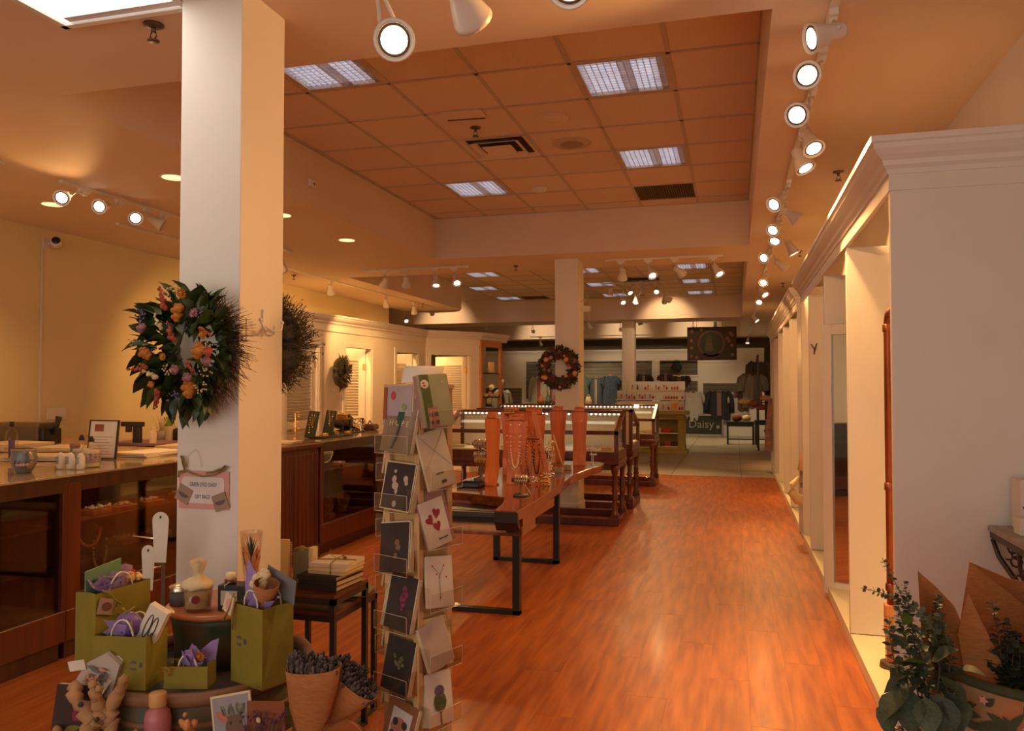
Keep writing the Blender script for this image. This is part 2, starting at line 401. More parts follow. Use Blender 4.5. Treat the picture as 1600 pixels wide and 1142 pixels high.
names1 = ['square ceiling light with egg-crate louver, nearest one right of the near recess centre',
          'square ceiling light with louver beside the white pillar in the near recess',
          'square ceiling light with louver at the back left of the near recess',
          'square ceiling light with louver just before the dark return grille']
for (x, y), n in zip(L1, names1): troffer(n, x, y)
rown = ['first', 'second', 'third']
for i, (x, y) in enumerate(L2):
    c = ['right column', 'middle column', 'left column'][i // 3]
    troffer('thin lit ceiling light in the far recess, %s, %s row back' % (c, rown[i % 3]), x, y)
def grille(x, y, label):
    t = thing('return_air_grille', label, 'vent', (x, y, ZT))
    w, h = DX / 2, DY / 2
    MB().box(-w + .01, w - .01, -h + .01, h - .01, .012, .02).build('backing', flat('dark_duct', (.03, .02, .012)), t)
    g = MB()
    for i in range(24):
        q = -w + .03 + (2 * w - .06) * i / 23; g.box(q - .004, q + .004, -h + .02, h - .02, -.003, .012)
    g.box(-w + .01, w - .01, -h + .01, -h + .03, -.004, .012).box(-w + .01, w - .01, h - .03, h - .01, -.004, .012)
    stuff(g.build('slats', flat('grille_brown', (.15, .10, .06)), t))
grille(*G1[0], 'dark brown return air grille at back of the near ceiling recess')
grille(*G2[0], 'dark return air grille in the far ceiling recess')
# four way diffuser
x, y = DIF[0]
t = thing('air_diffuser', 'square stepped air diffuser with dark slots in the ceiling tiles', 'vent', (x, y, ZT))
MB().box(-.3, .3, -.31, .31, .03, .04).build('backing', flat('dark_duct', (.03, .02, .012)), t)
for i, (s, z) in enumerate([(.30, 0.0), (.215, -.012), (.13, -.018)]):
    g = MB(); w = .045 if i < 2 else s
    if i < 2:
        for a in range(4):
            Mr = Matrix.Rotation(PI / 2 * a, 4, 'Z')
            g.add([(-s, -s, z - .004), (s, -s, z - .004), (s - w, -s + w, z + .022), (-s + w, -s + w, z + .022)], [(0, 1, 2, 3)], Mr)
    else: g.add([(-s, -s, z), (s, -s, z), (s, s, z), (-s, s, z), (0, 0, z + .03)], [(0, 1, 4), (1, 2, 4), (2, 3, 4), (3, 0, 4)])
    ob = g.build('vane', M_ceil, t); sd = ob.modifiers.new('thick', 'SOLIDIFY'); sd.thickness = .004
# ceiling discs, slot, detector
def disc(name, label, cat, x, y, z, r, m, h=.02, extra=None):
    t = thing(name, label, cat, (x, y, z))
    MB().lathe([(r * .9, -h), (r, -h * .4), (r, 0)], 28, cap=True).build('body', m, t)
    MB().lathe([(r * .55, -h - .006), (r * .6, -h + .002)], 24).build('cover', extra or m, t)
    return t
disc('ceiling_speaker', 'flat round ceiling speaker disc, the farther and darker of the two', 'speaker', -1.345, 6.72, ZT, .17, flat('speaker_rim', (.52, .40, .28)), .012, flat('speaker_mesh', (.34, .25, .17)))
disc('ceiling_access_disc', 'pale round cover plate between louvered light and diffuser', 'ceiling plate', -1.36, 6.05, ZT, .14, M_tile, .008)
disc('smoke_detector', 'small white smoke detector near back of near recess', 'smoke detector', -1.98, 8.15, ZT, .08, M_whitep, .035)
t = thing('ceiling_hatch', 'warped ceiling panel with dark gap near the sprinkler', 'ceiling panel', (-2.0, 5.78, ZT - .004), .08)
MB().box(-.16, .16, -.10, .06, -.012, -.002).build('panel', M_tile, t)
MB().box(-.15, .15, .055, .075, -.016, 0).build('gap', M_blackp, t)
def sprinkler(x, y, z, label, s=1.0):
    t = thing('sprinkler_head', label, 'sprinkler', (x, y, z), group='ceiling sprinkler heads')
    MB().lathe([(.036 * s, 0), (.036 * s, -.006 * s), (.014 * s, -.012 * s)], 16).build('escutcheon', M_bronze, t)
    g = MB().lathe([(.009 * s, -.01 * s), (.009 * s, -.03 * s)], 8)
    g.tube([(-.009 * s, 0, -.03 * s), (-.014 * s, 0, -.045 * s), (0, 0, -.06 * s)], .003 * s, 5).tube([(.009 * s, 0, -.03 * s), (.014 * s, 0, -.045 * s), (0, 0, -.06 * s)], .003 * s, 5)
    g.build('frame', M_bronze, t)
    MB().lathe([(.022 * s, -.06 * s), (.022 * s, -.064 * s)], 12).build('deflector', M_bronze, t)
sprinkler(-2.457, 2.915, Z0, 'brass sprinkler head left of the near white pillar top', 1.2)
sprinkler(.752, 6.303, Z0, 'sprinkler head above the near white shelving cornice', 1.1)
sprinkler(.749, 9.875, Z0, 'sprinkler head above the gap between the shelving units')
sprinkler(.72, 12.845, Z0, 'sprinkler head above the far shelving unit')
sprinkler(-2.764, 10.068, Z0, 'sprinkler head in the soffit between the two recesses')
sprinkler(-6.05, 10.067, Z0, 'sprinkler head by the left wall over the fitting rooms')
sprinkler(-2.013, 6.095, ZT, 'sprinkler head below the tiles beside the air diffuser', 1.2)
sprinkler(-5.75, 14.2, Z0, 'sprinkler head at the rounded end of left soffit')
for x, y, l in [(-5.734, 5.583, 'nearest the left wall'), (-4.11, 5.111, 'half hidden by the near pillar'), (-4.05, 7.814, 'left of the near recess, standing alone'), (-4.046, 6.512, 'just peeking past the near pillar')]:
    t = thing('downlight', 'round recessed ceiling downlight ' + l, 'downlight', (x, y, Z0))
    MB().lathe([(.085, -.002), (.10, -.004), (.10, 0)], 24).build('trim_ring', M_whitep, t)
    MB().lathe([(.084, -.006), (.084, -.002)], 24).build('diffuser', M_down, t)
    dl = bpy.data.lights.new('downlight_lamp', 'SPOT'); dl.energy = 55; dl.color = WARM; dl.spot_size = R(110); dl.spot_blend = .8; dl.shadow_soft_size = .07
    do = bpy.data.objects.new('downlight_lamp', dl); COL.objects.link(do); do.location = (x, y, Z0 - .02)
# big fluorescent fixture upper left of frame
t = thing('fluorescent_panel_light', 'bright white fluorescent panel set in the ceiling above near pillar', 'ceiling light', (-2.49, 2.19, Z0))
f = MB(); w, h = .33, .61
f.box(-w, w, -h, -h + .03, -.03, 0).box(-w, w, h - .03, h, -.03, 0).box(-w, -w + .03, -h, h, -.03, 0).box(w - .03, w, -h, h, -.03, 0).build('frame', M_whitep, t)
MB().box(-w + .03, w - .03, -h + .03, h - .03, -.012, -.004).build('diffuser', M_fluor, t)
MB().box(-w + .06, w - .03, h - .075, h - .035, -.02, -.012).build('end_cap', M_troffd, t)

area('fluorescent_glow', (-2.49, 2.19, Z0 - .035), (0, 0, 0), .6, 1.1, 7, (1, .90, .74))

# pillars
def pillar(n, x0, x1, y0, y1, base=True, label=None):
    p = struct(MB().box(x0, x1, y0, y1, 0, Z0).build(n, M_wall, bevel=.004), label)
    if base:
        MB().box(x0 - .012, x1 + .012, y0 - .012, y1 + .012, 0, .12).build('baseboard', M_trimw, p, bevel=.005)
pillar('pillar_near', -2.155, -1.873, 2.72, 3.03, True, 'white square pillar that carries the wreath and gift bag sign')
pillar('pillar_far', -2.157, -1.862, 9.7, 10.07, True, 'white square pillar behind the wooden table with a burgundy wreath')
pillar('pillar_back', -2.62, -2.32, 19.25, 19.55, True, 'white pillar rising behind the nail polish stand')

# ================================================================ right hand shelving units
def cornice_profile(): # (out, z) outward from face
    return [(0, 0), (0.012, 0), (0.016, .02), (0.03, .035), (.034, .055), (.055, .075), (.072, .10), (.078, .12), (.086, .125), (.086, .15), (0, .15)]
def cornice(path, z, m, name, parent, sc=1.0):
    """path: plan polyline, outward = left side of travel; profile swept with mitres"""
    prof = [(a * sc, b * sc) for a, b in cornice_profile()]
    P = [Vector((p[0], p[1], 0)) for p in path]; mb = MB(); vs = []; k = len(prof)
    for i, p in enumerate(P):
        d0 = (P[i] - P[i - 1]).normalized() if i > 0 else (P[1] - P[0]).normalized()
        d1 = (P[i + 1] - P[i]).normalized() if i < len(P) - 1 else d0
        n0 = Vector((-d0.y, d0.x, 0)); n1 = Vector((-d1.y, d1.x, 0)); b = (n0 + n1); b = b / max(.2, b.dot(n0))
        vs += [tuple(p + b * a + Vector((0, 0, z + c))) for a, c in prof]
    fs = [tuple(range(k)), tuple((len(P) - 1) * k + q for q in range(k))]
    for i in range(len(P) - 1):
        for q in range(k): fs.append((i * k + q, i * k + (q + 1) % k, (i + 1) * k + (q + 1) % k, (i + 1) * k + q))
    return mb.add(vs, fs).build(name, m, parent)
def shelving(label, y0, y1, divs, face_w, z_top, xb=1.26):
    t = thing('shelving_unit', label, 'shelving unit', (0, 0, 0))
    MB().box(.65, xb, y0, y0 + .04, 0, z_top).build('end_panel', M_trimw, t, bevel=.003)
    MB().box(.65, xb, y1 - .04, y1, 0, z_top).build('end_panel', M_trimw, t, bevel=.003)
    MB().box(xb - .02, xb, y0 + .04, y1 - .04, 0, z_top - .12).build('back_panel', M_cream, t)
    for d in divs:
        p = MB().box(.655, xb - .02, d - .02, d + .02, .08, z_top - .075).build('divider', M_trimw, t, bevel=.002)
    MB().box(.655, xb - .02, y0 + .04, y1 - .04, 0, .075).build('bottom_shelf', M_cream, t, bevel=.002)
    MB().box(.645, .665, y0, y1, z_top - .075, z_top).build('frieze', M_trimw, t, bevel=.002)
    MB().box(.645, xb, y0 - .006, y0 + .01, z_top - .075, z_top).build('frieze', M_trimw, t, bevel=.002)
    cornice([(xb, y0), (.65, y0), (.65, y1)], z_top - .005, M_trimw, 'cornice', t)
    return t
shelving('near tall white shelving unit with crown cornice, blank end panel facing the shop front', 3.72, 8.53, [5.19, 6.45, 7.75], .04, 2.47)
shelving('far tall white shelving unit with crown cornice, its empty bays glowing yellow', 9.05, 15.85, [10.4, 11.75, 13.1, 14.5], .04, 2.47)
# mirror leaning on the second divider
t = thing('wall_mirror', 'tall white-framed mirror standing inside the near shelving unit', 'mirror', (.645, 6.41, .0), R(-28))
f = MB().box(0, .075, -.04, 0, 0.02, 2.02).box(.5, .575, -.04, 0, .02, 2.02).box(.075, .5, -.04, 0, .02, .11).box(.075, .5, -.04, 0, 1.94, 2.02)
f.build('frame', M_trimw, t, bevel=.006)
MB().box(.07, .505, -.016, -.010, .1, 1.95).build('mirror_pane', M_mirror, t)
# copper pipe rack in first bay
t = thing('copper_pipe_rack', 'aged copper pipe garment rack beside the near white end panel', 'clothes rack', (.785, 4.62, .075))
MB().tube([(0, 0, 0.30), (0, 0, 1.80)] + [(0, -.07 + .07 * math.cos(a), 1.80 + .07 * math.sin(a)) for a in (PI / 6, PI / 3, PI / 2)] + [(0, -.5, 1.87)], .019, 10).build('pipe', M_copper, t)
for z in (.95, .42, 1.79): MB().lathe([(.025, z - .02), (.025, z + .02)], 14).build('collar', M_copper, t, bevel=.003)
MB().cbox((0, 0, .25), (.06, .07, .16)).build('block', M_oak, t, bevel=.003)
MB().cbox((0, 0, .10), (.05, .06, .14)).build('block', M_copper, t, bevel=.003)
MB().lathe([(.06, 0), (.055, .03), (.03, .035)], 16).build('foot', M_bronze, t)
t = thing('wall_hook', 'small dark double hook on white divider of near shelving', 'hook', (.70, 7.73, 1.90))
MB().tube([(0, 0, -.05), (0, -.02, 0), (-.03, -.04, .04)], .006, 6).tube([(0, -.02, -.02), (.02, -.03, .05)], .006, 6).build('prongs', M_bronze, t)
t = thing('floor_outlet_box', 'small grey metal box on the floor between the two shelving units', 'floor box', (.72, 8.78, 0))
MB().box(-.06, .5, -.12, .12, 0, .03).build('plate', M_stone, t, bevel=.006)

# ================================================================ fitting room partition
DOOR_H = 2.13
def wall_run(mbw, p0, p1, openings, ztop, th=.10):
    a = Vector((*p0, 0)); b = Vector((*p1, 0)); d = (b - a).normalized(); L = (b - a).length
    n = Vector((d.y, -d.x, 0)) # right of travel = room side (+X)
    Mx = Matrix(((d.x, n.x, 0, a.x), (d.y, n.y, 0, a.y), (0, 0, 1, 0), (0, 0, 0, 1)))
    u = 0
    for o0, o1 in openings:
        mbw.box(u, o0, -th, 0, 0, ztop, Mx); mbw.box(o0, o1, -th, 0, DOOR_H, ztop, Mx); u = o1
    mbw.box(u, L, -th, 0, 0, ztop, Mx)
    return Mx, L
PA, PB, PC, PD = (-5.528, 8.34), (-5.27, 13.15), (-4.52, 13.97), (-4.30, 14.95)
kA = 4.81 / math.hypot(.258, 4.81)
uA = lambda Y: (Y - 8.34) / kA
mw = MB()
MA, LA = wall_run(mw, PA, PB, [(uA(8.93), uA(9.72)), (uA(10.42), uA(11.2)), (uA(12.02), uA(12.84))], 2.42)
MBm, LB = wall_run(mw, PB, PC, [(.10, .90)], 2.42)
mw.box(-6.69, -5.53, 8.34, 8.42, 0, 2.42)
# room dividers and interior back
for y in (10.05, 11.6): mw.box(-6.69, -5.5, y, y + .06, 0, 2.42)
part = struct(mw.build('wall_fitting_rooms', M_wall), 'cream fitting room partition with louvred doors')
fr = MB()
for Mx, L in ((MA, LA), (MBm, LB)): fr.box(0, L, 0, .012, 2.33, 2.42, Mx)
fr.build('frieze', M_trimw, part)
cornice([PD, PC, PB, PA], 2.41, M_trimw, 'cornice', part, 1.0)
def casing(Mx, u0, u1):
    m = MB()
    m.box(u0 - .07, u0, 0, .018, 0, DOOR_H + .07, Mx).box(u1, u1 + .07, 0, .018, 0, DOOR_H + .07, Mx).box(u0, u1, 0, .018, DOOR_H, DOOR_H + .07, Mx)
    m.box(u0, u0 + .018, -.1, .0, 0, DOOR_H, Mx).box(u1 - .018, u1, -.1, 0, 0, DOOR_H, Mx)
    m.build('door_casing', M_trimw, part, bevel=.003)
def louver_door(n, w, loc, rz, label):
    h = DOOR_H - .02
    d = struct(MB().box(0, .1, -.018, .018, 0, h).box(w - .1, w, -.018, .018, 0, h).box(.1, w - .1, -.018, .018, 0, .2).box(.1, w - .1, -.018, .018, 1.0, 1.1).box(.1, w - .1, -.018, .018, h - .16, h).build('door_%d' % n, M_trimw, None, bevel=.003), label)
    d.location = (*loc, .01); d.rotation_euler = (0, 0, rz)
    g = MB()
    for z0, z1 in ((.2, 1.0), (1.1, h - .16)):
        k = int((z1 - z0) / .042)
        for i in range(k):
            z = z0 + (i + .5) * (z1 - z0) / k
            g.add([(.1, -.017, z - .016), (w - .1, -.017, z - .016), (w - .1, .017, z + .016), (.1, .017, z + .016), (.1, -.017, z - .010), (w - .1, -.017, z - .010), (w - .1, .017, z + .022), (.1, .017, z + .022)],
                  [(0, 1, 2, 3), (7, 6, 5, 4), (0, 4, 5, 1), (2, 6, 7, 3)])
    stuff(g.build('louver_slats', M_trimw, d))
    for z in (.25, 1.0, 1.85): MB().box(-.012, .035, -.024, .024, z - .045, z + .045).build('hinge', M_brass, d)
    return d
aA = math.atan2(6.15, .33)
pt = lambda Mx, u, v: tuple((Mx @ Vector((u, v, 0)))[:2])
casing(MA, uA(8.93), uA(9.72)); casing(MA, uA(10.42), uA(11.2)); casing(MA, uA(12.02), uA(12.84)); casing(MBm, .10, .90)
louver_door(1, .75, pt(MA, uA(9.70), -.05), aA + PI, 'closed white louvred fitting room door behind the jewellery counter')
louver_door(2, .72, pt(MA, uA(11.18), -.10), aA + PI - R(68), 'open louvred fitting room door beside the small dark wreath')
louver_door(3, .74, pt(MA, uA(12.82), -.10), aA + PI - R(70), 'open louvred door of the narrowest looking fitting room, behind card rack')
aB = math.atan2(.82, .75)
louver_door(4, .74, pt(MBm, .88, -.10), aB + PI - R(68), 'open louvred door of the angled fitting room, rightmost')
# mirrored tower and shelf at the end of the partition
t = thing('display_tower', 'tall oak-edged glass display tower at end of the fitting rooms', 'display shelf', (-4.45, 14.35, 0), math.atan2(.98, .22))
f = MB()
for u in (-.40, .33): f.box(u, u + .06, -.05, 0.0, 0, 2.42)
f.box(-.34, .33, -.05, 0, 2.30, 2.42).box(-.34, .33, -.05, 0, 0, .12)
f.build('frame', M_oak, t, bevel=.004)
MB().box(-.34, .33, .28, .30, 0, 2.42).build('back_panel', M_beige, t)
for z in (.55, .95, 1.35, 1.80): MB().box(-.34, .33, -.02, .28, z, z + .02).build('shelf', M_blackp, t)
cd_ = thing('pillar_candle', 'thick cream pillar candle on black shelf of the display tower', 'candle', (-4.42, 14.35, 1.82))
MB().lathe([(.06, 0), (.06, .2), (.052, .205), (.045, .195)], 20).build('wax', M_wax, cd_)
MB().tube([(0, 0, .195), (.002, 0, .225)], .002, 5).build('wick', M_ink, cd_)
for k, (du, m, r_) in enumerate([(-.2, M_creamf, .07), (0, M_paper, .06), (.18, M_creamf, .06)]):
    b = thing('ceramic_bowl', 'small cream trinket bowl inside display tower, %s' % ['nearest one', 'middle one', 'farthest one'][k], 'bowl', (-4.42 + du * .22, 14.35 + du * .97, 1.37))
    MB().lathe([(r_ * .4, 0), (r_, r_ * .9), (r_ * .9, r_ * .9), (r_ * .3, .012)], 16).build('bowl', m, b)

# ================================================================ left counter: glass cases, panelled desk, worktop
FX = -3.68
def counter_case(label, y0, y1, stile0=.07, stile1=.07, depth=.62, top=True):
    t = thing('display_counter', label, 'display counter', (FX, y0, 0))
    L = y1 - y0; m = MB()
    m.box(-depth, -.03, 0.02, L - .02, 0, .10)
    m.build('plinth', M_mahogd, t)
    MB().box(-depth, 0, 0, L, .10, .28).build('base_rail', M_mahog, t, bevel=.006)
    for a, b in ((0, stile0), (L - stile1, L)): MB().box(-.05, 0, a, b, .28, 1.00).build('stile', M_mahog, t, bevel=.004)
    MB().box(-.04, 0, stile0, L - stile1, .95, 1.00).build('top_rail', M_mahogd, t)
    MB().box(-depth, -depth + .02, 0, L, .28, 1.0).build('back_panel', M_casein, t)
    MB().box(-depth + .02, -.05, 0, .02, .28, 1.0).box(-depth + .02, -.05, L - .02, L, .28, 1.0).build('side_panel', M_casein, t)
    for z in (.52, .745): MB().box(-depth + .02, -.06, .02, L - .02, z, z + .012).build('shelf', M_caseglass if z < .6 else M_casein, t)
    MB().box(-.032, -.026, stile0, L - stile1, .28, .95).build('glass_pane', M_caseglass, t)
    MB().box(-depth, .005, 0, L, 1.0, 1.036).build('top_frame', M_mahogd, t)
    MB().box(-depth - .02, .02, 0, L, 1.038, 1.05).build('glass_top', mat('counter_glass_top', (.36, .25, .14), .06, var=.05, scale=4, coat=.5), t, bevel=.002)
    return t
counter_case('dark mahogany display counter with glass front, nearest on the left', 2.15, 3.72, .07, .03)
counter_case('mahogany glass-front counter filled with jewellery, partly hidden by the near pillar', 3.72, 5.72, .10, .07)
counter_case('mahogany glass-front counter with necklace busts, beyond the panelled desk', 6.62, 8.6, .05, .75, .9)
t = thing('panelled_desk', 'reddish mahogany desk with vertical board front between the glass counters', 'desk', (FX, 5.74, 0))
MB().box(-.6, -.02, 0, .86, 0, 1.0).build('body', M_mahog, t)
for i in range(12):
    MB().box(-.02, -.006, .01 + i * .0705, .068 + i * .0705, .12, .95).build('board', M_mahog, t, bevel=.003)
MB().box(-.02, .004, 0, .86, 0, .12).build('baseboard', M_mahog, t, bevel=.004)
MB().box(-.65, .03, -.01, .88, 1.0, 1.05).build('top', M_mahog, t, bevel=.012)
t = thing('service_worktop', 'tan worktop behind the glass counters by the left wall', 'worktop', (-5.5, 4.6, 0))
wt = mat('tan_worktop', (.52, .34, .18), .35, var=.05, coat=.2)
MB().box(-1.15, 1.17, -1.6, 1.95, .98, 1.045).build('top', wt, t, bevel=.004)
MB().box(-1.15, 1.10, -1.5, 1.9, 0, .98).build('body', M_mahogd, t)

# ================================================================ central glass cases on turned legs
def led_case(label, x0, x1, y0, dep, flip=False, nled=34):
    cx = (x0 + x1) / 2; w = (x1 - x0) / 2
    t = thing('jewellery_case', label, 'display case', (cx, y0 + dep / 2, 0), PI if flip else 0); h = dep / 2
    MB().box(-w, w, -h - .02, -h + .05, 0, .08).box(-w, w, h - .05, h + .02, 0, .08).box(-w, -w + .08, -h, h, 0, .08).box(w - .08, w, -h, h, 0, .08).build('base_frame', M_mahog, t, bevel=.006)
    leg = [(.030, .08), (.044, .10), (.044, .14), (.030, .16), (.036, .20), (.024, .23), (.034, .30), (.040, .34), (.028, .36), (.040, .385), (.028, .41), (.038, .44), (.026, .47), (.030, .56), (.040, .60), (.045, .63), (.045, .68)]
    lm = MB().lathe(leg, 14).cbox((0, 0, .09), (.09, .09, .06)).mesh('leg', M_mahog)
    for sx in (-1, 1):
        for sy in (-1, 1): place('leg', lm, t, loc=(sx * (w - .045), sy * (h - .045), 0))
    MB().box(-w - .01, w + .01, -h - .01, h + .01, .68, .73).box(-w + .02, w - .02, -h + .02, h - .02, .62, .68).build('table_ledge', M_mahog, t, bevel=.006)
    MB().box(-w, w, -h, h, .73, .82).build('case_base', M_mahog, t, bevel=.004)
    zt, zf = 1.27, 1.06
    fm = MB(); e = .045
    for sx in (-1, 1):
        a, b = (sx * w, sx * (w - e))
        lo, hi = min(a, b), max(a, b)
        fm.box(lo, hi, -h, -h + e, .82, zf); fm.box(lo, hi, h - e, h, .82, zt)
        fm.prism([(-h, zf), (-h, zf - e), (-h + .02, zf - e), (h - .1, zt - e), (h, zt - e), (h, zt), (h - .12, zt)], lo, hi, 'x')
    fm.box(-w, w, -h, -h + .03, zf - e, zf).box(-w, w, h - .12, h, zt - .03, zt)
    fm.build('case_frame', M_mahog, t, bevel=.002)
    MB().box(-w + e, w - e, h - .03, h - .02, .82, zt - .03).build('back_panel', M_cream, t)
    MB().box(-w + .02, w - .02, -h + .03, h - .03, .82, .83).build('display_deck', M_cream, t)
    g = MB(); g.box(-w + e, w - e, -h + .01, -h + .015, .82, zf - e)
    g.add([(-w + e, -h + .01, zf - .004), (w - e, -h + .01, zf - .004), (w - e, h - .12, zt - .006), (-w + e, h - .12, zt - .006)], [(0, 1, 2, 3)])
    g.box(w - .02, w - .015, -h + e, h - e, .82, zf)
    g.build('glass_pane', M_glass, t)
    MB().box(-w + e, w - e, h - .07, h - .06, zt - .055, zt - .03).build('light_strip', M_trimw, t)
    bl = MB()
    for i in range(nled): bl.ball((-w + .08 + (2 * w - .16) * i / (nled - 1), h - .075, zt - .045), .011, 6, 4)
    stuff(bl.build('led_dots', M_led, t))
    jw = MB()
    for i in range(26):
        x = -w + .1 + (2 * w - .2) * random.random(); yy = -h + .08 + (2 * h - .2) * random.random()
        jw.tube([(x + .02 * math.cos(q), yy + .02 * math.sin(q), .845 + .012 * math.sin(2 * q)) for q in [k * PI / 4 for k in range(8)]], .004, 5, closed=True)
    stuff(jw.build('jewellery', M_silver, t))
    cu = MB()
    for i in range(7): cu.cbox((-w + .15 + i * (2 * w - .3) / 6, -h + .16, .85), (.12, .09, .035), None)
    cu.build('display_cushions', M_papery, t)
    return t
led_case('mahogany glass jewellery case on turned legs, nearest of the three', -3.35, -1.26, 8.90, .70, nled=36)
led_case('mahogany jewellery case right behind the nearest one, facing away', -3.35, -1.26, 10.2, .80, True)
led_case('farthest mahogany jewellery case with a bright row of lights', -3.9, -1.21, 12.6, .68, nled=42)
ca = area('case_glow', (-2.3, 9.25, 1.24), (0, 0, 0), 1.9, .05, 1.6, (1, .85, .6))
ca = area('case_glow', (-2.5, 12.95, 1.24), (0, 0, 0), 2.4, .05, 2.0, (1, .85, .6))

# ================================================================ live edge table
t = thing('live_edge_table', 'long glossy live-edge wood table on black metal legs with necklace busts', 'table', (-1.7, 6.5, 0))
poly = [(-1.316, 4.83), (-1.315, 5.3), (-1.325, 5.73), (-1.345, 6.33), (-1.375, 6.8), (-1.375, 7.1), (-1.33, 7.6), (-1.28, 7.9), (-1.29, 8.1), (-1.35, 8.22), (-1.47, 8.26), (-1.75, 8.24), (-2.12, 8.28), (-2.2, 7.6), (-2.14, 7.0), (-2.2, 6.4), (-2.16, 5.9), (-2.08, 5.58), (-1.894, 5.55), (-1.70, 5.46), (-1.561, 5.40), (-1.50, 5.12), (-1.47, 4.84)]
pl = [(a + 1.7, b - 6.5) for a, b in poly]
cxm, cym = 0, 0.2
lo = [(a * .96 + .0, (b - cym) * .985 + cym) for a, b in pl]
n = len(pl); vs = [(a, b, .775) for a, b in pl] + [(a * 1.0, b, .765) for a, b in pl] + [(a, b, .70) for a, b in lo]
fs = [tuple(range(n)), tuple(range(2 * n, 3 * n))[::-1]]
for q in range(2):
    for i in range(n): fs.append((q * n + i, q * n + (i + 1) % n, (q + 1) * n + (i + 1) % n, (q + 1) * n + i))
MB().add(vs, fs).build('tabletop', M_edgew, t, bevel=.004)
MB().box(.33, .36, -1.45, -.5, .64, .705).build('apron', M_edgew, t, bevel=.004)
MB().prism([(-1.672, .70), (-1.672, .764), (-1.662, .764), (-1.60, .66), (-1.62, .64)], .232, .385, 'x').build('black_chamfer', M_blackp, t)  # black chamfered piece under the near end of the top
for nm, yy, xa, xb_ in (('near', -1.21, .28, -.36), ('far', .41, .20, -.40)):
    m = MB()
    m.box(xa - .05, xa, yy - .03, yy + .03, 0, .70).box(xb_, xb_ + .05, yy - .03, yy + .03, 0, .70).box(xb_, xa, yy - .03, yy + .03, 0, .03).box(xb_, xa, yy - .03, yy + .03, .66, .70)
    m.prism([(xa - .05, .66), (xa - .16, .66), (xa - .05, .55)], yy - .025, yy + .025, 'y')
    m.build('leg_frame', M_black, t, bevel=.002)
t = thing('under_table_case', 'glass-fronted wooden display case under near end of live-edge table', 'drawer box', (-1.80, 5.38, .55))
MB().box(-.42, .42, -.2, .2, 0, .02).box(.40, .42, -.2, .2, .02, .17).box(-.42, -.40, -.2, .2, .02, .17).box(-.42, .42, .18, .2, .02, .17).build('body', M_edgew, t)
MB().box(-.40, .40, -.19, -.185, .0, .16).build('glass_front', M_acryl, t)
MB().box(-.36, .30, -.17, .1, .02, .06).build('tray', M_ply, t, bevel=.003)
MB().box(-.36, .32, -.16, .15, .11, .145).build('black_tray', M_blackp, t, bevel=.003)

# ================================================================ track lights
head_mb = MB().lathe([(.0, .0), (.030, .0), (.034, .012), (.034, .06), (.042, .075), (.060, .135), (.064, .15), (.060, .15), (.050, .138), (.0, .136)], 20, cap=False)
HEAD = head_mb.mesh('lamp_head', M_whitem)
ring = MB().lathe([(.050, .139), (.050, .143), (.040, .143), (.040, .139)], 20, cap=False).mesh('baffle_ring', flat('brown_baffle', (.16, .09, .05)))
LENS = MB().lathe([(.041, .139), (.041, .144), (.0, .147)], 18, cap=False).mesh('lens', M_lens)
LENSOFF = MB().lathe([(.041, .139), (.041, .144), (.0, .147)], 18, cap=False).mesh('lens', M_lensoff)
ADAPT = MB().cbox((0, 0, -.012), (.035, .10, .03)).cbox((0, 0, -.035), (.026, .045, .03)).mesh('track_adapter', M_whitem)
def spot(label, track, head, aim, on=True, power=45, col=WARM, cone=75, group='white ceiling track spotlights', sc=1.0, along='y'):
    """track = point on the track, head = pivot of the lamp, aim = direction vector"""
    t = thing('track_spotlight', label, 'spotlight', track, group=group)
    a = place('track_adapter', ADAPT, t)
    if along == 'x': a.rotation_euler = (0, 0, PI / 2)
    h = Vector(head) - Vector(track); d = Vector(aim).normalized()
    s = d.cross(Vector((0, 0, 1)));
    if s.length < .05: s = Vector((1, 0, 0))
    s.normalize(); m = MB(); off = s * .040
    m.tube([(0, 0, -.05), tuple(h * .45), tuple(h + off - d * .0)], [.008, .008, .007], 6).tube([tuple(h * .45), tuple(h - off)], [.008, .007], 6)
    m.build('yoke', M_whitem, t)
    hd = place('lamp_head', HEAD, t, loc=h - d * .04); hd.rotation_euler = d.to_track_quat('Z', 'Y').to_euler(); hd.scale = (sc,) * 3
    place('baffle_ring', ring, hd)
    place('lens', LENS if on else LENSOFF, hd)
    if on and power > 0:
        l = bpy.data.lights.new('spot_lamp', 'SPOT'); l.energy = power; l.color = col; l.spot_size = R(cone); l.spot_blend = .6; l.shadow_soft_size = .045
        o = bpy.data.objects.new('spot_lamp', l); COL.objects.link(o); o.location = Vector(head) + d * .13 * sc
        o.rotation_euler = (-d).to_track_quat('Z', 'Y').to_euler()
    return t
def track(label, p0, p1, group='white ceiling track rails'):
    t = thing('track_rail', label, 'track rail', ((p0[0] + p1[0]) / 2, (p0[1] + p1[1]) / 2, Z0), group=group)
    dx, dy = (p1[0] - p0[0]) / 2, (p1[1] - p0[1]) / 2
    L = math.hypot(dx, dy); Mr = Matrix.Rotation(math.atan2(dy, dx), 4, 'Z')
    MB().box(-L, L, -.018, .018, -.022, -.001, Mr).build('rail', M_whitem, t)
    MB().box(-L - .03, -L, -.02, .02, -.026, -.001, Mr).box(L, L + .03, -.02, .02, -.026, -.001, Mr).build('end_cap', M_whitem, t)
    return t
ZR = Z0 - .022
track('long white track rail along the right ceiling above shelving, near length', (.41, 3.0), (.41, 8.0))
track('long white track rail along the right ceiling, middle length', (.41, 8.1), (.41, 12.4))
track('long white track rail along the right ceiling, far length', (.41, 12.5), (.41, 18.5))
track('short white track rail on the right ceiling of the back room', (.41, 21.5), (.41, 25.5))
track('white track rail between the recesses, left one of two', (-4.85, 9.9), (-3.4, 9.9))
